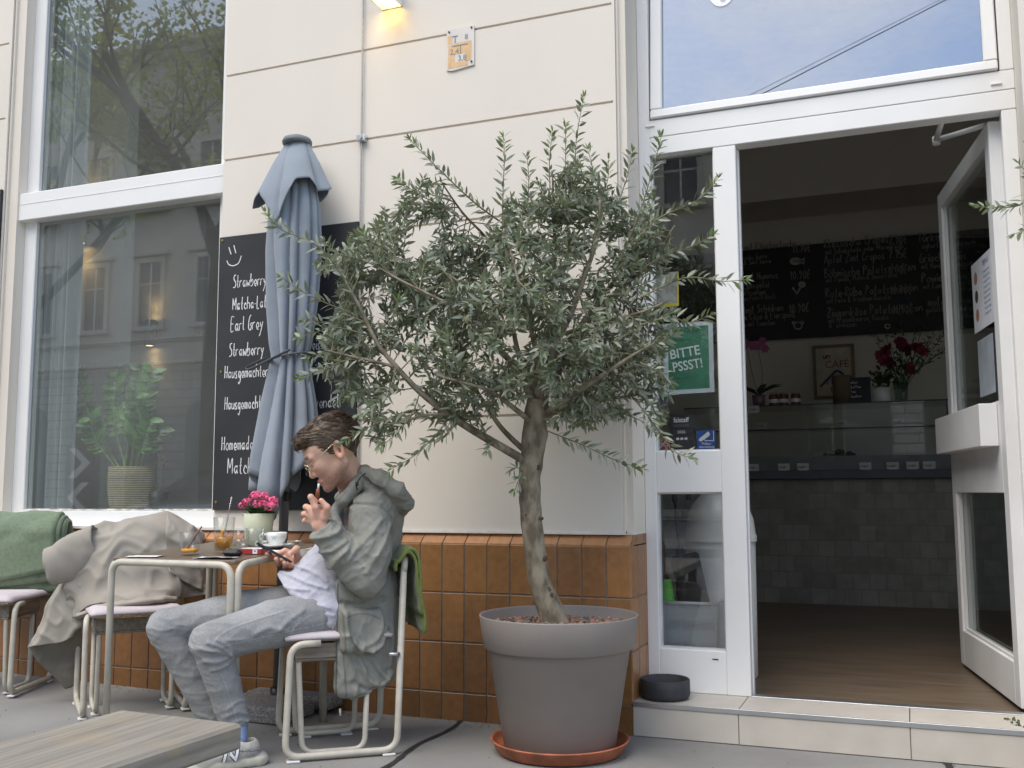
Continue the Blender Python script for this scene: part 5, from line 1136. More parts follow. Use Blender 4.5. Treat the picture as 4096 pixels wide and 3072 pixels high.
shoots = [([(1794, 1657, -.09), (1745, 1560, -.14), (1700, 1480, -.17), (1650, 1400, -.19)], .003), ([(1895, 1723, -.06), (1850, 1610, -.12), (1830, 1510, -.16), (1790, 1420, -.18)], .003), ([(1680, 1568, -.12), (1650, 1650, -.17), (1590, 1730, -.2), (1520, 1790, -.21)], .003), ([(1585, 1467, -.14), (1560, 1550, -.19), (1500, 1620, -.21), (1440, 1660, -.22)], .003), ([(1960, 1765, -.05), (1900, 1660, -.13), (1890, 1560, -.17)], .0028), ([(1509, 1372, -.15), (1560, 1290, -.19), (1600, 1200, -.2)], .0028), ([(1740, 1610, -.1), (1790, 1520, -.16), (1860, 1450, -.19)], .0028), ([(1630, 1520, -.13), (1690, 1440, -.18), (1760, 1380, -.2)], .0028), ([(1830, 1690, -.08), (1780, 1740, -.13), (1700, 1780, -.16)], .0025),
 ([(2020, 900, .1), (1900, 812, .05), (1780, 700, .0), (1700, 620, -.02), (1640, 560, -.03)], .004), ([(1850, 880, .02), (1760, 820, 0), (1670, 775, -.02), (1593, 715, -.03)], .003),
 ([(2010, 900, -.1), (2012, 760, -.1), (2017, 640, -.1), (2015, 550, -.1)], .003), ([(2290, 900, -.05), (2300, 720, -.06), (2305, 560, -.06), (2335, 390, -.05)], .0035), ([(2260, 850, .0), (2262, 680, .0), (2262, 500, .0)], .003),
 ([(2200, 760, .05), (2198, 640, .05), (2210, 528, .05)], .0025), ([(2110, 820, -.05), (2115, 720, -.05), (2108, 630, -.05)], .0025), ([(2450, 1100, -.1), (2540, 900, -.13), (2600, 720, -.15), (2645, 548, -.16)], .004), ([(2380, 960, -.05), (2450, 860, -.06), (2505, 720, -.06), (2530, 605, -.06)], .003),
 ([(2400, 800, -.1), (2430, 720, -.1), (2435, 640, -.1)], .0025), ([(2350, 800, .05), (2370, 690, .05), (2352, 600, .05)], .0025),
 ([(2540, 960, -.15), (2640, 870, -.17), (2790, 800, -.18), (2872, 715, -.19)], .0035), ([(2560, 1190, -.17), (2740, 1112, -.2), (2890, 1125, -.22), (2985, 1118, -.23)], .0035), ([(2560, 1080, -.1), (2660, 1020, -.12), (2770, 985, -.14), (2850, 940, -.14)], .003),
 ([(2560, 1300, -.18), (2680, 1270, -.2), (2760, 1290, -.2), (2840, 1260, -.2)], .003), ([(2540, 1600, -.1), (2620, 1700, -.15), (2690, 1800, -.18), (2775, 1835, -.19)], .003), ([(2180, 1720, -.08), (2330, 1780, -.12), (2460, 1840, -.14), (2572, 1875, -.15)], .003),
 ([(2560, 1450, -.18), (2640, 1490, -.2), (2680, 1540, -.2)], .0028), ([(2560, 1500, .1), (2630, 1590, .05), (2640, 1680, .05)], .0028), ([(2600, 1380, -.18), (2660, 1360, -.2), (2700, 1330, -.2)], .0025),
 ([(1440, 1230, -.15), (1380, 1120, -.16), (1290, 1000, -.18), (1200, 950, -.19), (1120, 915, -.19), (1062, 850, -.2)], .0042), ([(1400, 1250, -.15), (1300, 1210, -.17), (1200, 1160, -.18), (1125, 1110, -.18)], .003),
 ([(1440, 1330, -.15), (1340, 1310, -.17), (1260, 1330, -.17), (1195, 1350, -.18)], .003), ([(1480, 1300, -.15), (1380, 1260, -.12), (1300, 1290, -.12), (1220, 1280, -.12)], .003), ([(1500, 1440, -.15), (1390, 1440, -.17), (1290, 1480, -.18), (1200, 1510, -.18)], .003), ([(1480, 1380, -.15), (1360, 1390, -.14), (1230, 1430, -.14)], .003),
 ([(1620, 1560, -.12), (1530, 1550, -.14), (1450, 1560, -.15), (1390, 1590, -.15)], .003), ([(1640, 1640, -.13), (1540, 1680, -.15), (1450, 1720, -.16), (1372, 1768, -.17)], .003), ([(1850, 1600, -.05), (1760, 1720, -.1), (1660, 1820, -.14), (1550, 1885, -.16)], .003), ([(1700, 1620, .03), (1600, 1700, .0), (1520, 1780, -.02)], .003),
 ([(1460, 1280, -.1), (1420, 1150, -.1), (1370, 1060, -.1), (1390, 980, -.1)], .003), ([(1640, 1100, .1), (1600, 1000, .1), (1560, 930, .1), (1520, 880, .1)], .003), ([(1560, 1090, -.15), (1480, 1000, -.16), (1450, 930, -.16)], .003),
 ([(2092, 1890, -.03), (2070, 1870, -.06), (2045, 1880, -.08)], .002), ([(2095, 1900, -.03), (2075, 1920, -.05), (2060, 1960, -.06)], .002), ([(2000, 1790, -.05), (1975, 1760, -.07), (1950, 1800, -.08)], .002)]
for pts, r0 in shoots:
    P = crom([TP(*p) for p in pts], 7); twig(P, r0, .12, .0165, .050, .75); nodes += [(p, r0) for p in P[2::4]]
poly = [(1300, 1010), (1500, 940), (1620, 700), (1760, 760), (1960, 830), (2050, 760), (2200, 720), (2330, 660), (2420, 760), (2520, 820), (2620, 800), (2680, 980), (2740, 1150), (2680, 1300), (2620, 1450), (2660, 1560), (2620, 1690), (2500, 1720), (2300, 1690), (2150, 1660), (1980, 1640), (1850, 1690), (1650, 1770), (1500, 1740), (1390, 1600), (1270, 1480), (1260, 1350), (1390, 1250)]
def inpoly(x, y):
    c = False; j = len(poly)-1
    for i in range(len(poly)):
        if (poly[i][1] > y) != (poly[j][1] > y) and x < (poly[j][0]-poly[i][0])*(y-poly[i][1])/(poly[j][1]-poly[i][1])+poly[i][0]: c = not c
        j = i
    return c
cnt = 0; tries = 0
while cnt < 540 and tries < 14000:
    tries += 1
    u, v = rg.uniform(1250, 2760), rg.uniform(640, 1780)
    if not inpoly(u, v): continue
    if vnoise(np.array([u/150., v/150., 2.7])) < -.42+.25*rg.random(): continue
    cen = max(0.0, 1-math.hypot((u-2130)/520., (v-1330)/430.))       # deepest and densest round the centre
    if rg.random() > .62+.38*cen: continue
    dd = rg.uniform(-1, 1)*(.13+.22*min(1, cen*1.6))
    E_ = TP(u, v, dd); D2 = np.linalg.norm(NP-E_, axis=1); cand = np.argsort(D2)[:14]; S0 = NP[cand[rg.randrange(14)]]
    if np.linalg.norm(E_-S0) > .42: continue
    mid = (S0+E_)/2+np.array([rg.gauss(0, .02), rg.gauss(0, .02), rg.uniform(-.01, .035)]); out = E_-S0
    end2 = E_+out/np.linalg.norm(out)*.05+np.array([0, 0, .03*rg.uniform(-.6, 1)])
    twig(crom([S0, mid, E_, end2], 6), .0024, .20, .0135, .047, .35 if rg.random() < .3 else .05); cnt += 1
br_.build('limbs', M_bark, ot); tw.build('twigs', M_twig, ot); lo2 = lf_.build('leaves', M_ol, ot, normals=False)
print('olive leaves', len(lf_.v)//8, 'twigs', cnt)
# neighbouring olive, only its outermost twigs reach into the picture on the right
o2 = thing('olive_tree', 'olive twigs reaching in from the right edge, in front of the door frame', 'olive tree', (.98, -.36, .45))
lf_ = MB(); tw = MB(); br_ = MB(); B0 = np.array([.98, -.36, .0])
br_.tube(crom([B0+[0, 0, .44], B0+[.03, 0, .8], B0+[-.02, .02, 1.1]], 6), list(np.linspace(.045, .035, 13)), 14); br_.build('trunk', M_bark, o2)
RP = lambda u, v, Y=-.36: atY(u, v, Y); top = B0+np.array([-.02, .02, 1.08])
for pts in ([top, top+[-.2, 0, .35], RP(4200, 760), RP(4080, 820), RP(3990, 830), RP(3910, 826)], [top, top+[-.15, -.05, .4], RP(4260, 700), RP(4150, 720), RP(4075, 655)], [top, top+[-.2, .05, .3], RP(4250, 900), RP(4150, 900), RP(4062, 935)], [top, top+[-.1, 0, .5], RP(4300, 560), RP(4200, 540), RP(4130, 560)]):
    twig(crom(pts, 7), .004, .62, .02, .05, .5)
tw.build('twigs', M_twig, o2); lf_.build('leaves', M_ol, o2, normals=False)
q = copy_tree(pot, None, 'second taupe planter just outside the right edge', (.98, -.36, .02))
bx = thing('low_shrub', 'small leaved green shrub at the foot of the step in the lower right corner', 'shrub', (*atZ(4130, 3060, 0)[:2], 0))
q = MB(); s2 = MB(); c = np.array([*atZ(4130, 3060, 0)[:2], 0.0]); rg = random.Random(8)
for k in range(16):
    e = c+np.array([rg.gauss(0, .035), rg.gauss(0, .03), rg.uniform(.05, .15)]); P = crom([c+[rg.gauss(0, .02), 0, 0], (c+e)/2+[rg.gauss(0, .01), 0, .02], e], 4); s2.tube(P, .0015, 4)
    for p in P[2:]: leafs(q, p, 4, (.006, .006, .006), .016, .009, rg, col=((.03, .055, .02), (.08, .12, .035)))
s2.build('stems', M_twig, bx); q.build('leaves', M_leafd, bx)
# ------------------------------------------------------------------ chairs (one model, then copies)
M_tube = mat('cream_tube_paint', (.50, .46, .38), .42, var=.08, scale=20)
M_slat = wood_mat('weathered_slat', (.14, .115, .085), (.26, .22, .17), rough=.75, stretch=(2, 16, 16))
M_cush = mat('lilac_cushion', (.55, .49, .50), .85, var=.04, scale=8, bump=.2, bscale=260)
M_pad = mat('white_glide', (.60, .60, .57), .5)
def make_chair(label):
    t = thing('terrace_chair', label, 'chair', (0, 0, 0), 'cream tubular chairs at the cafe terrace')
    hw, hl, r = .205, .200, .0125
    for sy in (-1, 1):
        y = sy*hw; q = MB()
        q.tube(arcpath([(-hl-.02, y, .66), (-hl, y, r+.006), (hl, y, r+.006), (hl-.015, y, .408), (hl-.12, y*.93, .408)], .055, 7), r, 10); q.build('side_frame', M_tube, t)
        q = MB(); yi = sy*(hw-.055)
        q.tube(arcpath([(-.10, yi, .375), (-.09, yi, r+.004), (.135, yi, r+.004), (.155, yi, .372), (.06, yi, .378)], .045, 6), .0105, 9); q.build('inner_frame', M_tube, t)
        for x_, yy in ((hl-.03, y), (-hl+.03, y), (.10, yi), (-.06, yi)):
            q = MB(); q.box((x_-.024, yy-.017, .0), (x_+.024, yy+.017, .009), bev=.003); q.build('glide', M_pad, t)
    q = MB(); q.tube(arcpath([(-hl-.02, -hw, .655), (-hl-.026, -hw, .705), (-hl-.026, hw, .705), (-hl-.02, hw, .655)], .05, 7), r, 10); q.build('back_rail', M_tube, t)
    q = MB()
    for z in (.56, .60, .64): q.box((-hl-.026, -hw+.012, z), (-hl-.012, hw-.012, z+.034), bev=.003)
    q.build('backrest', M_slat, t)
    q = MB(); q.box((-.18, -.185, .412), (.205, -.185+.06, .428), bev=.003)
    for k in range(5): q.box((-.18, -.119+.0615*k, .412), (.205, -.119+.0615*k+.055, .428), bev=.003)
    q.build('seat', M_slat, t)
    q = MB()
    q.box((-.13, -.165, .340), (.165, .165, .352), bev=.002); q.box((.160, -.165, .353), (.166, .165, .404)); q.box((-.13, -.168, .353), (.166, -.164, .404)); q.box((-.13, .164, .353), (.166, .168, .404)); q.build('shelf_tray', M_slat, t)
    q = MB(); n = 14; G = []
    for i in range(n+1):
        row = []
        for j in range(n+1):
            a, b = i/n*2-1, j/n*2-1; e = max(0, 1-max(abs(a), abs(b))**8); row.append((a*.195+.012, b*.195, .430+.022*e*(1+.12*float(vnoise(np.array([a*2, b*2, 1.])))) ))
        G.append(row)
    q.grid(G); c = q.build('cushion', M_cush, t); mod_solid(c, .012, -1)
    q = MB(); q.tube([(-.21, -.2175, .30), (-.19, -.2175, .30)], .004, 6); q.tube([(-.205, .2175, .36), (-.165, .2175, .36)], .007, 8); q.build('bolt', M_alu, t)
    return t
CH = make_chair('cream tubular chair the man sits on, with a green blanket over its back')
CH1 = (-2.055, -.530, -2.48); CH2 = (-3.215, -.335, math.atan2(-.66, .75)); CH3 = (-4.07, -.33, math.atan2(-.93, .36))
c2 = copy_tree(CH, None, 'cream tubular chair with a lilac cushion under the beige jacket', CH2[:2]+(GZ(CH2[0]),), CH2[2])
c3 = copy_tree(CH, None, 'cream tubular chair under a folded sage green blanket at the left edge', CH3[:2]+(GZ(CH3[0]),), CH3[2])
CH.location = CH1[:2]+(0,); CH.rotation_euler = (0, 0, CH1[2])
def loc(ch, x, y, z): c_, s_ = math.cos(ch[2]), math.sin(ch[2]); return np.array([ch[0]+c_*x-s_*y, ch[1]+s_*x+c_*y, z])

ROT = np.array([[.72, .55, -.42], [-.32, .82, .47], [.61, -.20, .77]], np.float32)
def fold_noise(p):
    q = np.asarray(p, np.float32) @ ROT.T; q = q+.5*vnoise(q*.55+9)[..., None]*np.array([1, -.7, .6], np.float32); a = np.abs(vnoise(q)); b = np.abs(vnoise(q[..., [1, 2, 0]]*1.9+5)); return 1.35*((1-a)**3-.35)+.55*((1-b)**3-.35)
def cloth(name, m, rows, k=7, wr=.008, fr=9., seed=0., thick=.004, parent=None, aniso=(1, 1, 1), sub=0, closed=False):
    """rows of control points -> smooth wrinkled sheet of real thickness"""
    A = [crom(r, k) for r in rows]; A = np.array(A); B_ = np.array([crom(list(A[:, j]), k) for j in range(A.shape[1])]).transpose(1, 0, 2)
    du = np.gradient(B_, axis=0); dv = np.gradient(B_, axis=1); n = np.cross(du, dv); n /= np.linalg.norm(n, axis=2, keepdims=True)+1e-9
    p = B_*np.array(aniso)*fr+seed; h = fold_noise(p)
    q = MB(); q.grid(B_+n*(h*wr)[..., None], closed_u=closed); o = q.build(name, m, parent); 
    if thick: mod_solid(o, thick, 0)
    return o
# sage blanket folded over the left chair
M_sage = mat('sage_wool', (.165, .215, .135), .95, var=.10, scale=60, bump=.5, bscale=220, sheen=.3, fold=(7, .35, (1, 1, 1)))
bl = thing('blanket', 'folded sage green blanket hanging over the left chair back', 'blanket', (CH3[0], CH3[1], .7))
def drape(ch, y0, y1, zf, zr, off, m, name, parent, zt=.718, xb=-.226, wr=.004, seed=0., skew=0.0, fr=9.):
    prof = [(.040+off, zf), (.036+off, (zf+zt)/2), (.026+off, zt-.03), (.0, zt+off), (-.026-off, zt-.03), (-.036-off, (zr+zt)/2), (-.045-off, zr)]
    rows = []
    for px_, pz in prof: rows.append([loc(ch, xb+px_, y0+(y1-y0)*s_, pz+(skew*(s_-.5) if pz < zt-.05 else 0)) for s_ in (0, .33, .66, 1)])
    return cloth(name, m, rows, 6, wr, fr, seed, .010, parent)
ZB = .775+GZ(CH3[0]); drape(CH3, -.245, .215, .53, .46, .046, M_sage, 'outer_fold', bl, zt=ZB, skew=.09, seed=1., wr=.009); drape(CH3, -.245, .235, .50, .44, .030, M_sage, 'second_fold', bl, zt=ZB, skew=.05, seed=6., wr=.007)
drape(CH3, -.24, .250, .47, .47, .016, M_sage, 'inner_fold', bl, zt=ZB, seed=2., wr=.007)
drape(CH3, -.20, .255, .44, .42, .003, M_sage, 'lining_fold', bl, zt=ZB, seed=3.)
# olive blanket behind the man
M_olv = mat('olive_wool', (.13, .165, .035), .95, var=.10, scale=60, bump=.5, bscale=220, sheen=.3)
bl2 = thing('blanket', 'olive green blanket hanging behind the seated man’s back', 'blanket', (CH1[0], CH1[1], .7))
drape(CH1, -.195, .235, .66, .50, .006, M_olv, 'outer_fold', bl2, seed=4., xb=-.232, zt=.725, wr=.007); drape(CH1, -.215, .235, .67, .43, .014, M_olv, 'hanging_fold', bl2, seed=5., xb=-.236, zt=.728, wr=.008)
# beige jacket thrown over the middle chair
M_bj = mat('beige_cotton', (.33, .30, .255), .9, var=.06, scale=6, bump=.3, bscale=240, fold=(9, .55, (1, 1, .8)))
M_bl = mat('shaded_lining', (.17, .155, .125), .9, var=.12, scale=8, bump=.3, bscale=200, fold=(10, .5, (1, 1, 1)))  # inner side of the same cloth, its shade put into a darker tone
jk = thing('jacket', 'crumpled beige jacket thrown over the back of the middle chair', 'jacket', (CH2[0], CH2[1], .5))
J = lambda l, d: [at(u, v, d+dd) for (u, v, dd) in l]
d0 = 4.50
cloth('front_drape', M_bj, [J([(285, 2215, .02), (330, 2135, .03), (430, 2095, .05), (545, 2068, .10), (660, 2052, .15), (740, 2080, .18), (800, 2128, .20)], d0+.02),
    J([(270, 2275, -.03), (345, 2205, -.03), (440, 2165, -.01), (550, 2150, .03), (665, 2140, .10), (745, 2160, .15), (806, 2200, .18)], d0-.02),
    J([(262, 2345, -.04), (345, 2300, -.05), (445, 2265, -.04), (555, 2255, -.02), (670, 2250, .05), (750, 2250, .11), (816, 2275, .16)], d0-.03),
    J([(275, 2420, -.04), (350, 2375, -.06), (455, 2345, -.07), (560, 2335, -.05), (675, 2325, .01), (755, 2330, .09), (826, 2345, .14)], d0-.03),
    J([(305, 2470, -.06), (370, 2425, -.10), (465, 2410, -.12), (570, 2400, -.12), (660, 2385, -.06), (720, 2392, .06), (838, 2375, .13)], d0-.03)], 14, .019, 8.0, 3.3, .004, jk, (1, 1, .8))
cloth('hem_roll', M_bj, [J([(300, 2455, -.10), (400, 2420, -.16), (520, 2398, -.18), (640, 2386, -.14), (705, 2390, -.06)], d0), J([(300, 2468, -.13), (400, 2432, -.20), (520, 2412, -.22), (640, 2400, -.18), (708, 2400, -.08)], d0),
    J([(312, 2478, -.11), (410, 2445, -.18), (530, 2428, -.20), (640, 2412, -.16), (705, 2410, -.07)], d0)], 7, .006, 14, 1.2, .006, jk)
cloth('hanging_flap', M_bj, [J([(275, 2235, .0), (330, 2215, -.01), (380, 2215, -.03), (430, 2230, -.05)], d0), J([(235, 2330, -.03), (300, 2310, -.05), (360, 2320, -.06), (420, 2340, -.05)], d0),
    J([(190, 2430, -.05), (255, 2420, -.08), (325, 2425, -.08), (385, 2430, -.06)], d0), J([(143, 2535, -.06), (215, 2520, -.09), (285, 2505, -.09), (345, 2478, -.07)], d0), J([(108, 2590, -.06), (180, 2578, -.09), (262, 2562, -.09), (310, 2490, -.07)], d0)], 13, .014, 9, 7.7, .004, jk)
cloth('shaded_flap', M_bl, [J([(110, 2584, -.05), (190, 2572, -.06), (262, 2552, -.06), (322, 2500, -.04)], d0), J([(150, 2640, -.03), (215, 2625, -.03), (280, 2600, -.03), (330, 2570, -.02)], d0),
    J([(205, 2695, -.01), (245, 2680, -.01), (290, 2665, -.01), (332, 2640, 0)], d0), J([(262, 2756, .0), (272, 2752, .0), (285, 2748, .0), (300, 2740, .0)], d0)], 12, .008, 9, 4.4, .004, jk)
# loose sleeve with a gathered cuff at the upper left
sl = []
for (u, v, rr, dd) in ((400, 2190, 78, .0), (335, 2205, 76, -.03), (275, 2232, 70, -.06), (222, 2255, 60, -.08), (196, 2262, 54, -.085)):
    c = at(u, v, d0+dd); r_ = rr*d0/FPX; ax = CX*.86-CY*-.42; row = []
    for a in np.linspace(0, 2*math.pi, 26): row.append(c+(CY*math.cos(a)*1.15+CX*.32*math.cos(a)-CZ*math.sin(a)*.62)*r_)
    sl.append(row)
q = MB(); G = np.array(sl); G2 = []
for t in np.linspace(0, 4, 26):
    i = min(int(t), 3); f = t-i; G2.append(G[i]*(1-f)+G[i+1]*f)
G2 = np.array(G2); hh = 1-2*np.abs(vnoise(G2*16+2)); G2 = G2+np.array(CZ)*-(fold_noise(G2*9+2)*.013)[..., None]+np.array(CY)*(fold_noise(G2*10+7)*.014)[..., None]
q.grid(G2); o = q.build('sleeve', M_bj, jk); mod_solid(o, .004)
cloth('right_sleeve', M_bj, [J([(668, 2058, .12), (725, 2082, .12), (790, 2118, .15), (812, 2130, .19)], d0), J([(662, 2120, .05), (730, 2150, .06), (780, 2190, .10), (812, 2190, .17)], d0), J([(668, 2200, .03), (740, 2240, .05), (790, 2280, .10), (828, 2300, .15)], d0), J([(676, 2290, -.02), (745, 2330, .03), (800, 2360, .08), (842, 2385, .13)], d0)], 13, .012, 10, 9.1, .004, jk)

# ------------------------------------------------------------------ cafe table
TZ = .700
N0 = np.array([-2.324, -.807]); TW, TL = .60, .60; th = R(1.5); e1 = np.array([-math.cos(th), math.sin(th)]); e2 = np.array([math.sin(th), math.cos(th)])
tp_ = lambda a, b, z: np.array([*(N0+e1*a+e2*b), z+.055*b*(z > .3)])          # a: leftwards, b: towards the wall
tb = thing('cafe_table', 'small square brown cafe table on cream tube legs, set with glasses', 'table', tp_(.3, .3, 0))
M_top = wood_mat('table_laminate', (.115, .082, .056), (.175, .13, .092), rough=.35, stretch=(1, 9, 9), scale=5, bump=.05)
q = MB(); q.obox(tp_(TW/2, TL/2, TZ-.008), [[*e1, 0], np.array([*e2, .055])/1.0015, np.array([*(-e2*.055), 1])/1.0015], [TW/2-.004, TL/2-.004, .0075], bev=.003); q.build('tabletop', M_top, tb)
for side in range(4):
    a0, b0, a1, b1 = [(.012, -.006, TW-.012, -.006), (-.006, .012, -.006, TL-.012), (.012, TL+.006, TW-.012, TL+.006), (TW+.006, .012, TW+.006, TL-.012)][side]
    q = MB(); q.tube(arcpath([tp_(a0, b0, .0), tp_(a0, b0, TZ-.016), tp_(a1, b1, TZ-.016), tp_(a1, b1, .0)], .055, 8), .0135, 12); q.build('leg_loop', M_tube, tb)
def on_table(u, b): # point on the tabletop under image column u at depth row b (metres from the front edge)
    r = ray(u, 2230); best = None
    P0 = N0+e2*b; A = np.array([[r[0], -e1[0]], [r[1], -e1[1]]]); s_, a = np.linalg.solve(A, P0-CAM_POS[:2]); return np.array([*(P0+e1*a), TZ+.055*b])
M_gl = glass_mat('drinking_glass', (.975, .985, .98), base=.03, gain=1.1)
M_or = mat('orange_slice', (.95, .42, .025), .45, var=.18, scale=60)
M_juice = glass_mat('cloudy_juice', (.86, .80, .58), base=.03, gain=.5)
def tumbler(p, r0, r1, h, lab, th=.0022):
    q = MB(); q.lathe([(0, .001), (r0*.96, .001), (r0, .006), (r1, h), (r1-th, h+.0008), (r0-th, .014), (r0*.5, .011), (0, .011)], p, 32); o = q.build('drinking_glass', M_gl); tag(o, lab, 'glass', 'glasses on the cafe table'); return o
p = on_table(758, .13); g1 = tumbler(p, .036, .040, .088, 'short tumbler with a brown straw and a little orange at the bottom')
q = MB(); q.lathe([(0, .0115), (.032, .0115), (.033, .024), (.0, .025)], p, 24); q.build('orange_pulp', M_or, g1)
q = MB(); a, b = p+CX*-.014+[0, 0, .014], p+CX*.048+CY*-.112+[0, 0, .0]; q.tube([a, b], .0034, 8); q.build('straw', mat('brown_straw', (.16, .055, .03), .5), g1)
p = on_table(893, .20); g2 = tumbler(p, .035, .043, .142, 'tall glass with an orange slice and a clear straw')
q = MB(); q.lathe([(0, .012), (.032, .012), (.036, .066), (0, .066)], p, 28); q.build('drink', M_juice, g2)
q = MB(); c = p+[0, -.004, .040]; q.lathe([(0, .0), (.029, .0), (.030, .004), (.029, .008), (0, .008)], (0, 0, 0), 28); vs = []
for v in q.v: v = np.array(v); vs.append(tuple(c+CX*v[0]-CY*v[1]*.9-CZ*(v[2]*.9+v[1]*.3)))
q.v = vs; q.tube(crom([c+CX*-.004-CY*.02, c-CX*.002-CY*.045, c+CX*.006-CY*.052], 4), .006, 7); q.build('orange_slice', M_or, g2)
q = MB(); a, b = p+CX*-.008+[0, 0, .016], p+CX*.034-CY*.225; q.tube([a, b], .0036, 8); q.build('straw', glass_mat('clear_straw', (.8, .8, .78), base=.22), g2)
p = on_table(962, .36); g3 = tumbler(p, .031, .034, .075, 'small water glass behind the dark case, left of its twin'); q = MB(); q.lathe([(0, .011), (.0285, .011), (.0295, .040), (0, .040)], p, 24); q.build('water', glass_mat('water', (.90, .93, .93), base=.05), g3)
p = on_table(1016, .33); tumbler(p, .031, .036, .088, 'empty water glass in front of the pink flower pot')
# flower pot
p = on_table(1031, .50); kp = thing('flower_pot', 'pale green pot with pink kalanchoe blossoms on the table', 'flower pot', p)
q = MB(); q.lathe([(0, 0), (.048, 0), (.052, .004), (.067, .134), (.063, .135), (.059, .115), (0, .115)], p, 40); q.build('pot', mat('celadon_pot', (.50, .52, .37), .55, var=.04), kp)
lv = MB(); rg = random.Random(31)
for k in range(26):
    a = rg.uniform(0, 6.28); e_ = rg.uniform(.1, 1.1); d = np.array([math.cos(a), math.sin(a), e_]); d /= np.linalg.norm(d); c_ = (.06, .14, .045) if rg.random() < .6 else (.11, .21, .07)
    leaf_quad(lv, p+np.array([math.cos(a)*.018, math.sin(a)*.018, .118+rg.uniform(0, .022)]), d, rg.uniform(.05, .072), rg.uniform(.040, .052), rg, c_, .22, up=(d[0]*-.2, d[1]*-.2, 1))
lv.build('leaves', mat('kalanchoe_leaf', (1, 1, 1), .4, attr=True, var=.12, scale=30), kp)
st_ = MB(); fl = MB()
for (u, v, dd) in ((988, 2008, 0), (1012, 1990, -.02), (1040, 1985, .0), (1062, 1995, .02), (1030, 2015, -.045), (1052, 2018, -.05), (1082, 2005, -.01), (1095, 2018, -.02), (972, 2020, .0), (1078, 2028, -.03), (1022, 1978, .03), (1056, 1980, .03), (1094, 2000, .02)):
    h = at(u, v, depth_of(p)+dd); st_.tube([p+[0, 0, .095], h], .0018, 4)
    for k in range(34):
        n = np.array([rg.gauss(0, 1), rg.gauss(0, 1), rg.gauss(.35, 1)]); n /= np.linalg.norm(n); c = h+n*np.array([.019, .019, .014]); t1 = np.cross(n, [.3, .5, .8]); t1 /= np.linalg.norm(t1); t2 = np.cross(n, t1); s_ = rg.uniform(.0042, .0062); k_ = rg.random(); col = (.78+.15*k_, .07+.11*k_, .24+.14*k_)
        a0 = rg.uniform(0, 1.5)
        for m in range(4):
            a = a0+m*math.pi/2; d = t1*math.cos(a)+t2*math.sin(a); e = np.cross(n, d); fl.add([c, c+d*s_*.6+e*s_*.45+n*.001, c+d*s_*1.25+n*.0018, c+d*s_*.6-e*s_*.45+n*.001], [(0, 1, 2, 3)], col)
        fl.add([c+n*.0012+t1*.0011, c+n*.0012+t2*.0011, c+n*.0012-t1*.0011, c+n*.0012-t2*.0011], [(0, 1, 2, 3)], (.75, .42, .12))
st_.build('stems', mat('kal_stem', (.08, .15, .05), .6), kp); fl.build('blooms', mat('kal_petal', (1, 1, 1), .55, attr=True, var=.05), kp, normals=False)
# cup and saucer
p = on_table(1104, .41); M_porc = mat('porcelain', (.80, .80, .79), .18, var=.01)
sc_ = MB(); sc_.lathe([(0, .003), (.03, .002), (.038, .004), (.072, .014), (.0735, .0155), (.072, .0165), (.036, .008), (0, .007)], p, 44); so2 = sc_.build('saucer', M_porc); tag(so2, 'white porcelain saucer under the coffee cup', 'saucer')
q = MB(); q.lathe([(0, .009), (.026, .009), (.028, .014), (.030, .02), (.041, .040), (.0435, .064), (.0415, .0645), (.039, .042), (.026, .018), (0, .016)], p, 44); cup = q.build('coffee_cup', M_porc); tag(cup, 'white coffee cup with a small green W on its side', 'cup')
q = MB(); hd = -CX*.97-CZ*.2; q.tube(crom([p+hd*.041+[0, 0, .055], p+hd*.060+[0, 0, .058], p+hd*.066+[0, 0, .044], p+hd*.056+[0, 0, .030], p+hd*.036+[0, 0, .028]], 6), .0042, 8); q.build('handle', M_porc, cup)
q = MB(); q.lathe([(0, .0585), (.0408, .0585)], p, 30); q.build('coffee', mat('milk_coffee', (.38, .22, .10), .5, var=.3, scale=60), cup)
q = MB(); ww = -CZ; c = p-CZ*.0; M_gr = mat('cup_print', (.30, .52, .42), .5)
def cupp(x, z): a = x/.0425; dirv = ww*math.cos(a)+CX*math.sin(a); dirv = np.array([dirv[0], dirv[1], 0]); dirv /= np.linalg.norm(dirv); rr = float(np.interp(z, [.02, .040, .064], [.030, .041, .0435]))+.0006; return p+dirv*rr+np.array([0, 0, z])
for pa_, pb in (((-.010, .052), (-.005, .036)), ((-.005, .036), (.0, .050)), ((.0, .050), (.005, .036)), ((.005, .036), (.010, .052))): 
    A, B2 = cupp(*pa_), cupp(*pb); stroke(q, [A, (A+B2)/2, B2], ww, .0028, lift=.0006)
q.build('letter_mark', M_gr, cup)
q = MB(); a = p+hd*.052-CZ*.02+[0, 0, .016]; q.tube([a, a+[.002, 0, .030], a+[.004, 0, .056]], [.0022, .002, .0045], 8); q.tube([a+[.004, 0, .05], a+[.005, 0, .066]], [.003, .0058], 8); tag(q.build('spoon', M_alu), 'small steel spoon leaning against the cup handle', 'spoon')
p2 = on_table(1172, .38); q = MB(); q.lathe([(0, .001), (.038, .001), (.041, .006), (.046, .030), (.043, .030), (.037, .009), (0, .008)], p2, 30); ash = q.build('ashtray', M_gl); tag(ash, 'clear glass ashtray right of the coffee cup', 'ashtray')
q = MB(); q.tube([p2+[-.03, .0, .032], p2+[.045, -.01, .034]], .0022, 6); q.build('metal_stick', M_alu, ash)
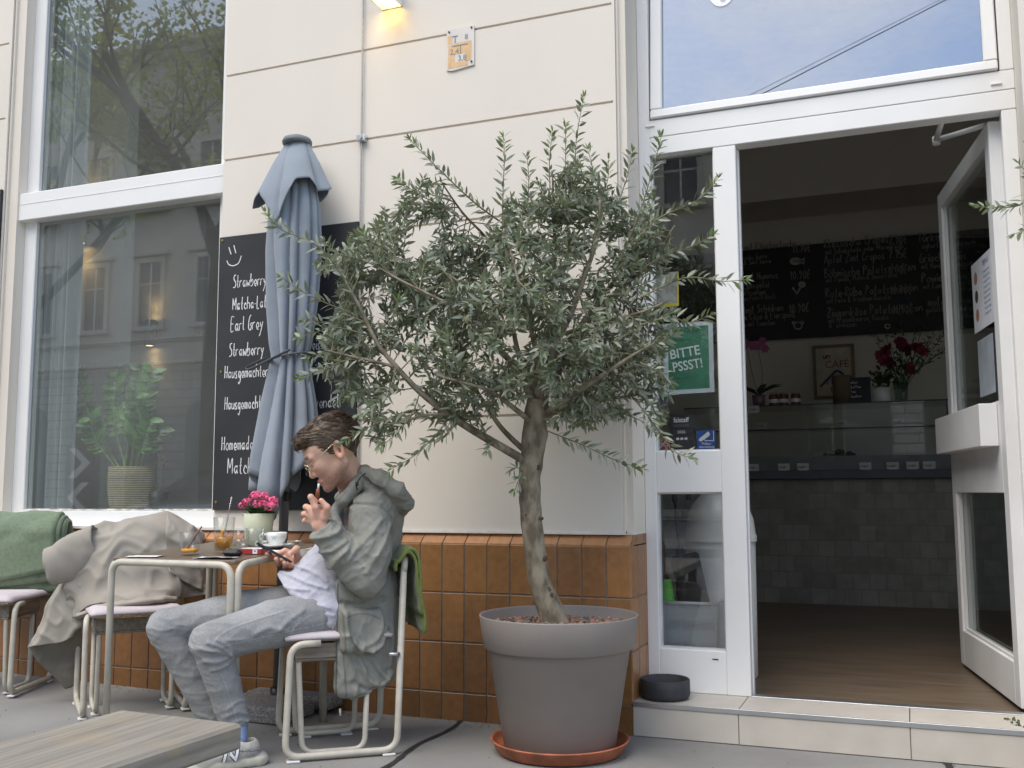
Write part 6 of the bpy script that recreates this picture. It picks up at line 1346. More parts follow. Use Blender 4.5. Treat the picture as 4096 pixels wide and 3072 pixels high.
# small flat things
def flat(name, label, cat, u, b, sx, sy, h, rot, m, bev=.001, z=0.0):
    c = on_table(u, b); ax = [np.array([math.cos(rot), math.sin(rot), 0]), np.array([-math.sin(rot), math.cos(rot), 0]), Z3]; q = MB(); q.obox(c+[0, 0, h/2+.0004+z], ax, [sx/2, sy/2, h/2], bev=bev); o = q.build(name, m); tag(o, label, cat); return o, c, ax
M_pap = mat('paper_white', (.78, .78, .79), .8, var=.02)
def napkin(label, u, b, w, d, rot, parent_pts=None):
    c = on_table(u, b); ax, ay = np.array([math.cos(rot), math.sin(rot), 0]), np.array([-math.sin(rot), math.cos(rot), 0]); rows = [[c+ax*w*(i-.5)+ay*d*(j-.5)+[0, 0, .002+.010*max(0, float(vnoise(np.array([i*3+u, j*3, 1.]))))*(1 if 0 < i < 1 else .6)] for i in (0, .3, .6, 1)] for j in (0, .5, 1)]
    o = cloth('napkin', M_pap, rows, 4, .0015, 20, u*.1, .0012); tag(o, label, 'napkin', 'paper napkins on the table'); return o
napkin('crumpled white napkin at the left end of the table', 585, .045, .135, .07, .15); napkin('flat white napkin on the table edge in front of the short tumbler', 862, .045, .165, .06, .06)
o, c, ax = flat('receipt', 'white folded paper on the table beside the coffee cup', 'paper', 1085, .31, .15, .10, .0012, .1, M_pap)
o, c, ax = flat('charger_case', 'black rounded charging case lying on the table edge', 'case', 930, .13, .078, .042, .024, .03, mat('case_black', (.012, .013, .016), .4, var=.2, scale=80), bev=.011)
o, c, ax = flat('cigarette_pack', 'red and white cigarette pack on the table next to the black case', 'pack', 1018, .21, .088, .056, .020, .10, mat('pack_red', (.40, .035, .035), .45, var=.06))
q = MB(); q.obox(c+[0, 0, .0216], ax, [.0435, .0275, .0008]); q.obox(c+ax[0]*.018-ax[1]*.0285+[0, 0, .0105], ax, [.010, .0006, .0085]); q.build('white_print', M_pap, o)
q = MB(); c9 = c+ax[0]*.018-ax[1]*.0296+[0, 0, .0125]; q.disc(c9, .0035, 12, ax=(ax[0], Z3)); q.build('emblem', mat('emblem_blue', (.10, .10, .22), .5), o)

# ------------------------------------------------------------------ wooden bench end in the foreground
M_bw = bpy.data.materials.new('grey_weathered_plank'); M_bw.use_nodes = True
n_ = M_bw.node_tree.nodes; L2 = M_bw.node_tree.links; b0 = n_['Principled BSDF']; b0.inputs['Roughness'].default_value = .8
t_ = n_.new('ShaderNodeTexCoord'); m1 = n_.new('ShaderNodeMapping'); m1.inputs['Scale'].default_value = (26, .9, 30); z1 = n_.new('ShaderNodeTexNoise'); z1.inputs['Scale'].default_value = 2.2; z1.inputs['Detail'].default_value = 9; z1.inputs['Distortion'].default_value = .6
L2.new(t_.outputs['Object'], m1.inputs[0]); L2.new(m1.outputs[0], z1.inputs[0]); r1 = n_.new('ShaderNodeValToRGB'); E_ = r1.color_ramp.elements; E_[0].position = .30; E_[0].color = (.17, .152, .125, 1); E_[1].position = .70; E_[1].color = (.285, .262, .222, 1)
x_ = E_.new(.5); x_.color = (.235, .215, .18, 1); L2.new(z1.outputs['Fac'], r1.inputs[0])
z3 = n_.new('ShaderNodeTexNoise'); z3.inputs['Scale'].default_value = 5; z3.inputs['Detail'].default_value = 4; L2.new(t_.outputs['Object'], z3.inputs[0]); r3 = n_.new('ShaderNodeValToRGB'); r3.color_ramp.elements[0].position = .52; r3.color_ramp.elements[1].position = .68; L2.new(z3.outputs['Fac'], r3.inputs[0])
m2 = n_.new('ShaderNodeMix'); m2.data_type = 'RGBA'; m2.inputs['B'].default_value = (.36, .27, .14, 1); a_ = n_.new('ShaderNodeAttribute'); a_.attribute_name = 'Col'; s3 = n_.new('ShaderNodeSeparateColor'); L2.new(a_.outputs['Color'], s3.inputs[0])
mm = n_.new('ShaderNodeMath'); mm.operation = 'MULTIPLY'; L2.new(r3.outputs['Color'], mm.inputs[0]); L2.new(s3.outputs['Blue'], mm.inputs[1]); L2.new(mm.outputs[0], m2.inputs['Factor']); L2.new(r1.outputs['Color'], m2.inputs['A']); L2.new(m2.outputs['Result'], b0.inputs['Base Color'])
bp = n_.new('ShaderNodeBump'); bp.inputs['Strength'].default_value = .5; bp.inputs['Distance'].default_value = .002; L2.new(z1.outputs['Fac'], bp.inputs['Height']); L2.new(bp.outputs[0], b0.inputs['Normal'])
bz = .42; A, B_ = atZ(488, 2838, bz), atZ(972, 2893, bz); ex = B_-A; bw = np.linalg.norm(ex); ex /= bw; ey = np.array([ex[1], -ex[0], 0]); 
bn_ = thing('wooden_bench', 'weathered grey wooden bench end with a worn yellowish edge in the foreground', 'bench', (A+B_)/2*np.array([1, 1, 0]))
q = MB(); cc = (A+B_)/2+ey*.72; q.obox(cc+[0, 0, -.029], [ex, ey, Z3], [bw/2, .72, .029], bev=.007)
q.c = [(1, 1, .25) if abs(np.cross(np.array(q.v[f[1]])-np.array(q.v[f[0]]), np.array(q.v[f[2]])-np.array(q.v[f[0]])) @ Z3) > 1e-7 else (1, 1, 1) for f in q.f]
q.build('seat_plank', M_bw, bn_)
for b in (.75, 1.30):
    for s_ in (-1, 1):
        q = MB(); q.obox((A+B_)/2+ey*b+ex*s_*(bw/2-.05)+[0, 0, -bz/2-.03], [ex, ey, Z3], [.03, .03, bz/2-.03]); q.build('leg', M_bw, bn_)
# ------------------------------------------------------------------ distance-field surfaces for the seated man
def length(v): return np.sqrt((v*v).sum(-1))
def cone(p, a, b, ra, rb):
    a, b = np.asarray(a, np.float32), np.asarray(b, np.float32); ab = b-a; t = np.clip(((p-a) @ ab)/float(ab @ ab+1e-12), 0, 1); return length(p-a-t[:, None]*ab)-(ra+(rb-ra)*t)
def chain(p, pts, rs, k=.02):
    d = None
    for i in range(len(pts)-1):
        e = cone(p, pts[i], pts[i+1], rs[i], rs[i+1]); d = e if d is None else smin(d, e, k)
    return d
def sph(p, c, r): return length(p-np.asarray(c, np.float32))-r
def ell(p, c, r, A=None):
    q = p-np.asarray(c, np.float32)
    if A is not None: q = q @ np.asarray(A, np.float32).T
    r = np.asarray(r, np.float32); k0 = length(q/r); k1 = length(q/(r*r))+1e-9; return k0*(k0-1)/k1
def rbox(p, c, h, r, A=None):
    q = p-np.asarray(c, np.float32)
    if A is not None: q = q @ np.asarray(A, np.float32).T
    q = np.abs(q)-(np.asarray(h, np.float32)-r); return length(np.maximum(q, 0))+np.minimum(q.max(-1), 0)-r
def smin(a, b, k): h = np.clip(.5+.5*(b-a)/k, 0, 1); return b*(1-h)+a*h-k*h*(1-h)
def smax(a, b, k): return -smin(-a, -b, k)
def ridge(p, f, seed=0., A=None):
    q = p if A is None else p @ np.asarray(A, np.float32).T
    return fold_noise(q*f+seed)*.75
def sdf_mesh(fn, lo, hi, h, BL=10):
    lo = np.array(lo, float); n = np.ceil((np.array(hi)-lo)/h/BL).astype(int)*BL+1
    V = np.full(tuple(n), 1.0, np.float32); nb = (n-1)//BL
    I = np.stack(np.meshgrid(*[np.arange(k) for k in nb], indexing='ij'), -1).reshape(-1, 3)
    cen = (lo+(I*BL+BL/2)*h).astype(np.float32); dc = fn(cen); act = np.abs(dc) < BL*h*.87*1.35+.012
    for idx in I[(~act) & (dc < 0)]: s = idx*BL; V[s[0]:s[0]+BL+1, s[1]:s[1]+BL+1, s[2]:s[2]+BL+1] = -1
    L = np.stack(np.meshgrid(*[np.arange(BL+1)]*3, indexing='ij'), -1).reshape(-1, 3); A_ = I[act]
    for c0 in range(0, len(A_), 120):
        ch = A_[c0:c0+120]; P = (lo+((ch*BL)[:, None]+L[None])*h).astype(np.float32).reshape(-1, 3); D_ = fn(P).reshape(len(ch), BL+1, BL+1, BL+1)
        for k, idx in enumerate(ch): s = idx*BL; V[s[0]:s[0]+BL+1, s[1]:s[1]+BL+1, s[2]:s[2]+BL+1] = D_[k]
    ins = V < 0; C = [(i, j, k) for i in (0, 1) for j in (0, 1) for k in (0, 1)]; sh = [x-1 for x in V.shape]
    sl = lambda A, c: A[c[0]:c[0]+sh[0], c[1]:c[1]+sh[1], c[2]:c[2]+sh[2]]
    cnt = np.zeros(sh, np.int8)
    for c in C: cnt += sl(ins, c)
    mixd = (cnt > 0) & (cnt < 8); cells = np.argwhere(mixd); ids = np.full(sh, -1, np.int32); ids[tuple(cells.T)] = np.arange(len(cells))
    vals = {c: V[tuple((cells+np.array(c)).T)] for c in C}; acc = np.zeros((len(cells), 3)); wt = np.zeros(len(cells))
    for a in C:
        for ax in range(3):
            if a[ax]: continue
            b = list(a); b[ax] = 1; b = tuple(b); va, vb = vals[a], vals[b]; m = (va < 0) != (vb < 0); t = np.where(m, va/(va-vb+1e-12), 0)
            pt = np.array(a, float)[None].repeat(len(cells), 0); pt[:, ax] = t; acc[m] += pt[m]; wt[m] += 1
    vert = lo+(cells+acc/wt[:, None])*h; F = []
    for ax in range(3):
        o1, o2 = [(1, 2), (2, 0), (0, 1)][ax]; a = [slice(None)]*3; b = [slice(None)]*3; a[ax] = slice(0, -1); b[ax] = slice(1, None)
        d = np.argwhere(ins[tuple(a)] != ins[tuple(b)]); d = d[(d[:, o1] > 0) & (d[:, o2] > 0) & (d[:, o1] < sh[o1]) & (d[:, o2] < sh[o2]) & (d[:, ax] < sh[ax])]
        e1_, e2_ = np.zeros(3, int), np.zeros(3, int); e1_[o1] = 1; e2_[o2] = 1
        qd = np.stack([ids[tuple(x.T)] for x in (d-e1_-e2_, d-e2_, d, d-e1_)], 1); fl_ = ~ins[tuple(d.T)]; qd[fl_] = qd[fl_][:, ::-1]; F.append(qd[(qd >= 0).all(1)])
    return vert, np.concatenate(F)
def sdf_obj(name, fn, lo, hi, h, m, parent, colfn=None, smooth=4):
    v, f = sdf_mesh(fn, lo, hi, h); off = np.zeros(3); q = parent
    while q is not None: off += np.array(q.location); q = q.parent
    me = bpy.data.meshes.new(name); me.vertices.add(len(v)); me.vertices.foreach_set('co', (v-off).astype(np.float32).ravel())
    me.loops.add(len(f)*4); me.loops.foreach_set('vertex_index', f.astype(np.int32).ravel()); me.polygons.add(len(f)); me.polygons.foreach_set('loop_start', np.arange(0, len(f)*4, 4, dtype=np.int32))
    me.update(calc_edges=True); me.validate(); me.materials.append(m); me.polygons.foreach_set('use_smooth', np.ones(len(me.polygons), bool))
    ca = me.color_attributes.new('Col', 'FLOAT_COLOR', 'POINT'); c = np.ones((len(v), 4), np.float32)
    if colfn is not None: c[:, :3] = colfn(v.astype(np.float32))
    ca.data.foreach_set('color', c.ravel()); o = bpy.data.objects.new(name, me); COL.objects.link(o); o.parent = parent
    if smooth: s = o.modifiers.new('smooth', 'SMOOTH'); s.factor = .5; s.iterations = smooth
    return o

FW2 = np.array([-.65, -.76, 0.]); 
def crease(p, pts, w, amp):      # a single cloth fold running along a line on the side of the garment
    P = [at(*x) for x in pts]; P = [np.array([q @ FW2, q[2]]) for q in P]; x = np.stack([p @ FW2.astype(np.float32), p[:, 2]], 1); d = None
    P = crom(P, 2)
    for a, b in zip(P[:-1], P[1:]):
        a = a.astype(np.float32); ab = (b-a).astype(np.float32); t = np.clip(((x-a) @ ab)/float(ab @ ab+1e-12), 0, 1); e = length(x-a-t[:, None]*ab); d = e if d is None else np.minimum(d, e)
    return amp*np.exp(-(d/w)**2)
def seam_line(v, pts, w):
    return crease(v.astype(np.float32), pts, w, 1.0)
C6 = lambda l, d: [(700+x*.5255, 2200+y*.5255, d) for x, y in l]
C5 = lambda l, d: [(800+x*.603, 1300+y*.603, d) for x, y in l]
# ------------------------------------------------------------------ the seated man: joints (image column, row, depth in metres)
pe = thing('person', 'seated man in grey jacket and grey jeans, looking at a phone and smoking', 'person', (-2.07, -.55, 0))
K = lambda u, v, d: at(u, v, d)
pelvis = K(1310, 2440, 3.83); hipL = K(1325, 2455, 3.745); hipR = K(1240, 2430, 3.88)
kneeL = K(842, 2568, 3.53); kneeR = K(668, 2512, 3.70); ankL = K(948, 2905, 3.56); ankR = K(862, 2885, 3.70)
chest = K(1440, 2120, 3.84); shL = K(1478, 2060, 3.715); shR = K(1470, 2045, 3.95); neck0 = K(1432, 1975, 3.82); neck1 = K(1380, 1870, 3.765)
elbL = K(1462, 2318, 3.655); wrL = K(1280, 2100, 3.625); elbR = K(1400, 2300, 4.0); wrR = K(1200, 2238, 3.885)
# head frame: F face, U up, Lh the man's left (towards the camera)
pit = R(31); F_ = CX*-math.cos(pit)+CY*math.sin(pit)-CZ*.16; F_ /= np.linalg.norm(F_); U_ = CX*-math.sin(pit)-CY*math.cos(pit); U_ -= F_*np.dot(U_, F_); U_ /= np.linalg.norm(U_); Lh = np.cross(U_, F_)
HS = 1.06; HO = K(1352, 1806, 3.665)-Lh*.074*HS
HA = np.stack([F_, Lh, U_]).astype(np.float32)
def hl(p): return ((p-HO.astype(np.float32)) @ HA.T)/HS
def hw(x, y, z): return HO+(F_*x+Lh*y+U_*z)*HS
def head_sdf(p):
    q = hl(p); qy = q.copy(); qy[:, 1] = np.abs(qy[:, 1])
    d = ell(q, (-.004, 0, .050), (.098, .075, .082)); d = smin(d, ell(q, (.052, 0, .004), (.060, .056, .082)), .03)
    d = smin(d, ell(q, (.060, 0, .052), (.046, .058, .050)), .025)
    d = smin(d, cone(qy, (.004, .048, -.040), (.086, .010, -.086), .020, .017), .024); d = smin(d, sph(q, (.098, 0, -.089), .0150), .016)
    d = smin(d, ell(q, (.058, 0, -.056), (.046, .037, .034)), .02)
    d = smin(d, sph(qy, (.080, .036, -.012), .019), .022); d = smin(d, cone(qy, (.103, .010, .033), (.090, .048, .030), .0105, .009), .014)
    d = smax(d, -ell(qy, (.116, .031, .008), (.017, .018, .012)), .012); d = smin(d, sph(qy, (.0895, .031, .007), .0135), .006)
    d = smin(d, cone(q, (.104, 0, .020), (.1215, 0, -.022), .0078, .0085), .012); d = smin(d, sph(q, (.1205, 0, -.0265), .0098), .008); d = smin(d, sph(qy, (.108, .0125, -.0295), .0082), .008)
    d = smin(d, cone(qy, (.112, .0, -.0545), (.1015, .022, -.059), .0062, .0035), .006); d = smin(d, cone(qy, (.1095, .0, -.0655), (.1005, .020, -.0625), .0072, .0035), .006)
    d = smax(d, -cone(qy, (.1185, .0, -.0600), (.106, .020, -.0605), .0016, .0012), .003)
    # ears
    e = qy-np.array([-.006, .077, .004], np.float32); ca, sa = math.cos(.22), math.sin(.22); ex_ = e[:, 0]*ca+e[:, 2]*sa; ez = -e[:, 0]*sa+e[:, 2]*ca
    rr = np.sqrt((ex_/.0165)**2+((ez+.004*np.sign(ez)*0)/.032)**2); ear = np.maximum((rr-1)*.016, np.abs(e[:, 1]-.006-.010*np.clip(-ex_/.016, -1, 1))-.0042)
    rim = np.sqrt(((rr-.86)*.018)**2+(e[:, 1]-.010-.010*np.clip(-ex_/.016, -1, 1))**2)-.0036; con = ell(np.stack([ex_, e[:, 1], ez], 1), (.002, .012, -.004), (.0085, .009, .014))
    ear = smin(smax(ear, -con, .004), rim, .004)
    return smin(d, ear, .006)*HS
HL = [([(1262, 2030, 3.600), (1243, 1988, 3.600), (1266, 2006, 3.612)], .0112, .0088), ([(1244, 2036, 3.630), (1224, 2028, 3.645), (1252, 2030, 3.662)], .0112, .009), ([(1236, 2057, 3.655), (1216, 2056, 3.675), (1246, 2052, 3.690)], .0108, .0088), ([(1238, 2080, 3.680), (1219, 2083, 3.700), (1244, 2075, 3.708)], .0098, .008),
      ([(1296, 2070, 3.612), (1309, 2030, 3.598), (1285, 2002, 3.600)], .0135, .0095)]
HR = [([(1140, 2205, 3.870), (1086, 2226, 3.845), (1069, 2214, 3.778)], .0108, .0095), ([(1150, 2225, 3.870), (1113, 2254, 3.835), (1106, 2236, 3.768)], .0112, .0098), ([(1160, 2240, 3.870), (1142, 2270, 3.835), (1139, 2251, 3.768)], .0108, .0094), ([(1172, 2250, 3.870), (1168, 2280, 3.845), (1172, 2264, 3.79)], .0098, .0085),
      ([(1190, 2232, 3.855), (1186, 2196, 3.795), (1160, 2216, 3.757)], .0138, .0105)]
def hand_sdf(p, H_, wr, fore):
    d = cone(p, fore, wr, .034, .0265); base = np.mean([K(*h[0][0]) for h in H_[:4]], 0)
    for k, (pts, r0, r1) in enumerate(H_):
        P = [K(*x) for x in pts]; f = chain(p, P, [r0, (r0+r1)/2+.0006, r1], .006)
        m_ = cone(p, np.asarray(wr)+(P[0]-np.asarray(wr))*.1, P[0], .0185 if k < 4 else .017, r0+.0022)
        d = smin(d, smin(m_, f, .006), .010)
    if H_ is HL: d = smin(d, ell(p, K(1270, 2056, 3.632), (.034, .028, .036)), .012)
    return d
def body_sdf(p):
    d = head_sdf(p); d = smin(d, chain(p, [neck1, neck0, chest], [.056, .060, .07], .03), .025)
    d = smin(d, chain(p, [pelvis, chest], [.10, .11], .03), .03)
    for s_, e_, w_, H_ in ((shL, elbL, wrL, HL), (shR, elbR, wrR, HR)):
        d = smin(d, chain(p, [chest+(s_-chest)*.5, s_, e_], [.06, .052, .038], .02), .02); d = np.minimum(d, smin(cone(p, e_, w_, .038, .027), hand_sdf(p, H_, w_, w_+(e_-w_)*.12), .01))
    for h_, k_, a_ in ((hipL, kneeL, ankL), (hipR, kneeR, ankR)): d = smin(d, chain(p, [h_, k_, a_, a_+np.array([.01, .01, -.05])], [.078, .052, .028, .024], .006), .02)
    return d
def skin_col(v):
    q = hl(v); qa = np.abs(q[:, 1]); c = np.tile(np.array([[.62, .385, .28]], np.float32), (len(v), 1)); n = vnoise(v*55)[:, None]; c *= 1+.05*n
    inh = (length(q) < .20)
    def blend(w, col): return c*(1-w[:, None])+np.array([col], np.float32)*w[:, None]
    sm = lambda x, a, b: np.clip((x-a)/(b-a), 0, 1)
    beard = sm(-q[:, 2], .030, .062)*sm(q[:, 0], -.005, .022)*(1-sm(q[:, 0], .150, .16))*inh; beard *= (1-.6*sm(.020-np.abs(q[:, 0]-.108), 0, .012)*sm(.012-np.abs(q[:, 2]+.06), 0, .008))
    beard = np.maximum(beard, sm(q[:, 0], .09, .105)*sm(.010-np.abs(q[:, 2]+.047), 0, .006)*.7*inh*(qa < .03)); beard = np.maximum(beard*(.7+.3*vnoise(v*420)), 0)*.74
    c = blend(beard, (.115, .07, .045))
    lip = sm(q[:, 0], .098, .106)*sm(.0105-np.abs(q[:, 2]+.0605), 0, .004)*sm(.023-qa, 0, .005)*inh; c = blend(lip*.75, (.42, .15, .12))
    cheek = np.exp(-((q[:, 0]-.095)/.03)**2-((q[:, 2]+.012)/.028)**2)*inh; c = blend(cheek*.22, (.60, .29, .21))
    nose = np.exp(-((q[:, 0]-.122)/.018)**2-((q[:, 2]+.026)/.018)**2)*inh; c = blend(nose*.22, (.62, .30, .23))
    ear = sm(qa, .072, .080)*inh*(np.abs(q[:, 0]) < .03); c = blend(ear*.45, (.62, .27, .19))
    brow = sm(q[:, 0], .075, .09)*sm(.007-np.abs(q[:, 2]-.036-.10*np.maximum(0, .02-qa)*0+.12*np.maximum(qa-.04, 0)), 0, .003)*sm(qa, .010, .016)*sm(.054-qa, 0, .006)*inh; c = blend(brow*.85, (.075, .045, .028))
    lash = sm(q[:, 0], .085, .095)*sm(.0028-np.abs(q[:, 2]-.001), 0, .0014)*sm(.013-np.abs(qa-.031), 0, .004)*inh; c = blend(lash*.9, (.06, .04, .03))
    hnd = np.minimum(length(v-wrL.astype(np.float32)), length(v-wrR.astype(np.float32))) < .2; c[hnd] = c[hnd]*np.array([1.02, .93, .92], np.float32)
    for (H_) in (HL, HR):
        for pts, _, _ in H_:
            e = K(*pts[1]); w = np.exp(-(length(v-e.astype(np.float32))/.009)**2)*.30; c = blend(w, (.60, .24, .18))
    # shaved sides and nape under the hair
    side = sm(q[:, 2], .0, .02)*sm(-q[:, 0], -.035, -.02)*(qa > .04)*inh; c = blend(side*.55, (.10, .07, .05))
    return np.clip(c, 0, 1)
M_skin = mat('skin', (1, 1, 1), .5, attr=True, var=.03, scale=60, sss=.12, bump=.08, bscale=500)
pts_all = np.array([hw(.16, 0, 0), hw(-.12, 0, .15), kneeL, kneeR, ankL, ankR, shL, shR, elbR, hw(0, 0, .15), K(1216, 2070, 3.6), K(1069, 2214, 3.78)])
body = sdf_obj('body', body_sdf, pts_all.min(0)-.10, pts_all.max(0)+.11, .0032, M_skin, pe, skin_col, 1)
# thumb nail of the phone hand
q = MB(); c = K(1158, 2218, 3.7455); q.add([c+CX*x*.0052+CY*y*.0066-CZ*z for x, y, z in ((-1, -.8, 0), (1, -.8, 0), (1.05, .5, .0006), (0, 1, 0), (-1.05, .5, .0006))], [(0, 1, 2, 3, 4)]); q.build('thumb_nail', mat('nail', (.68, .48, .42), .3), pe)

# hair: thick swept-back top, short sides
def hair_sdf(p):
    q = hl(p); qa = np.abs(q[:, 1])
    cap = ell(q, (-.006, 0, .052), (.103, .080, .088))
    top = ell(q, (.012, 0, .092), (.097, .069, .048)); qf = ell(q, (.084, 0, .092), (.042, .058, .032)); d = smin(cap, smin(top, qf, .03), .02)
    line = np.interp(q[:, 0], [-.12, -.075, -.045, -.015, .004, .028, .034, .060, .085, .12], [-.048, -.048, -.035, .030, .032, -.006, .028, .052, .070, .078]).astype(np.float32)+np.where(qa < .055, 0, 0)
    d = smax(d, line-q[:, 2], .006)
    st = np.stack([q[:, 0]*16+2.2*q[:, 2]*20, q[:, 1]*95, (q[:, 2]-.45*q[:, 0])*95], 1).astype(np.float32)
    s_ = (1-2*np.abs(vnoise(st)))*.6+.4*vnoise(st*2.1+3); up_ = np.clip((q[:, 2]-.03)/.06, .15, 1)
    return (d-.0055*s_*up_)*HS*.9
def hair_col(v):
    q = hl(v); st = np.stack([q[:, 0]*14+2.2*q[:, 2]*20, q[:, 1]*160, (q[:, 2]-.45*q[:, 0])*160], 1); n = .5+.5*vnoise(st); k = np.clip((q[:, 2]-.02)/.05, 0, 1)
    return (np.array([[.030, .019, .012]])*(1-n[:, None])+np.array([[.115, .070, .040]])*n[:, None])*(1.0*k+.85*(1-k))[:, None]
M_hair = mat('hair_brown', (1, 1, 1), .48, attr=True, var=.25, scale=40)
c = hw(.0, 0, .06); sdf_obj('hair', hair_sdf, c-.155, c+.155, .0027, M_hair, pe, hair_col, 1)

# single strands lying on the hair, combed back from the forehead
def grad(fn, p, e=.002):
    g = np.stack([fn(p+np.eye(3, dtype=np.float32)[k]*e)-fn(p-np.eye(3, dtype=np.float32)[k]*e) for k in range(3)], 1); return g/(np.linalg.norm(g, axis=1, keepdims=True)+1e-9)
def hair_base(p):
    q = hl(p); cap = ell(q, (-.006, 0, .052), (.103, .080, .088)); return smin(cap, smin(ell(q, (.012, 0, .092), (.097, .069, .048)), ell(q, (.084, 0, .092), (.042, .058, .032)), .03), .02)*HS*.9
rgs = np.random.RandomState(12); NS = 2600; q0 = np.stack([rgs.uniform(-.10, .125, NS), rgs.uniform(-.08, .08, NS), rgs.uniform(.0, .15, NS)], 1)
P0 = (HO+(q0[:, :1]*F_+q0[:, 1:2]*Lh+q0[:, 2:]*U_)*HS).astype(np.float32)
for _ in range(4): P0 = P0-grad(hair_base, P0)*hair_base(P0)[:, None]
keep = np.abs(hair_sdf(P0)) < .009; P0 = P0[keep]; n0 = len(P0); lift = rgs.uniform(.0002, .0045, n0).astype(np.float32); wav = rgs.uniform(-.35, .35, n0).astype(np.float32); PS = []; cur = P0
for k in range(6):
    g = grad(hair_base, cur); PS.append(cur+g*(lift*(1-.12*k))[:, None]); q = hl(cur); sd = np.clip((np.abs(q[:, 1])-.055)/.02, 0, 1)
    d = -F_[None]*1.0+U_[None]*(np.clip((q[:, 0]-.07)/.04, 0, 1)*1.2)[:, None]-U_[None]*(sd*.9)[:, None]+Lh[None]*wav[:, None]; d = d-g*(d*g).sum(1)[:, None]; d /= np.linalg.norm(d, axis=1, keepdims=True)+1e-9
    cur = (cur+d*(.0085*(1-.45*sd))[:, None]).astype(np.float32); cur = cur-grad(hair_base, cur)*hair_base(cur)[:, None]
q = MB()
for i in range(n0):
    tone = rgs.rand(); col = (.024+.12*tone, .015+.072*tone, .009+.040*tone); P = [PS[k][i] for k in range(6)]; t = P[1]-P[0]; g = np.cross(t, P[0]-HO); g = g/(np.linalg.norm(g)+1e-9); wd = [.0006, .0009, .0009, .0008, .0006, .0002]
    vs = []
    for k in range(6): vs += [P[k]-g*wd[k], P[k]+g*wd[k]]
    q.add(vs, [(2*k, 2*k+1, 2*k+3, 2*k+2) for k in range(5)], col, 0, True)
hob = [o for o in pe.children if o.name.startswith('hair')][0]; st_o = q.build('hair_strands', M_hair, hob, normals=False); st_o['kind'] = 'stuff'

# glasses
gm = mat('gold_wire', (.62, .52, .36), .25, metal=.9); q = MB()
for s_ in (1, -1):
    cc = (.123, .031*s_, .000)
    ring_ = [hw(cc[0]+.006*math.sin(a)*.4-.010*abs(math.cos(a))*(1 if math.cos(a)*s_ > 0 else 0), cc[1]+.0225*math.cos(a), cc[2]+.0205*math.sin(a)) for a in np.linspace(0, 2*math.pi, 24, endpoint=False)]
    q.tube(ring_, .0019, 6, closed=True); q.tube([hw(.115, .053*s_, .006), hw(.108, .062*s_, .010), hw(.06, .071*s_, .017), hw(.004, .078*s_, .031), hw(-.010, .079*s_, .024)], .0015, 6)
q.tube(crom([hw(.124, .010, .004), hw(.130, 0, .009), hw(.124, -.010, .004)], 4), .0014, 6)
gl_ = q.build('glasses', gm, pe); q = MB()
for s_ in (1, -1): q.add([hw(.1225, .031*s_+.021*math.cos(a), .019*math.sin(a)) for a in np.linspace(0, 2*math.pi, 20, endpoint=False)], [tuple(range(20))])
q.build('lens', glass_mat('lens_glass', (.97, .97, .97), base=.05), gl_)

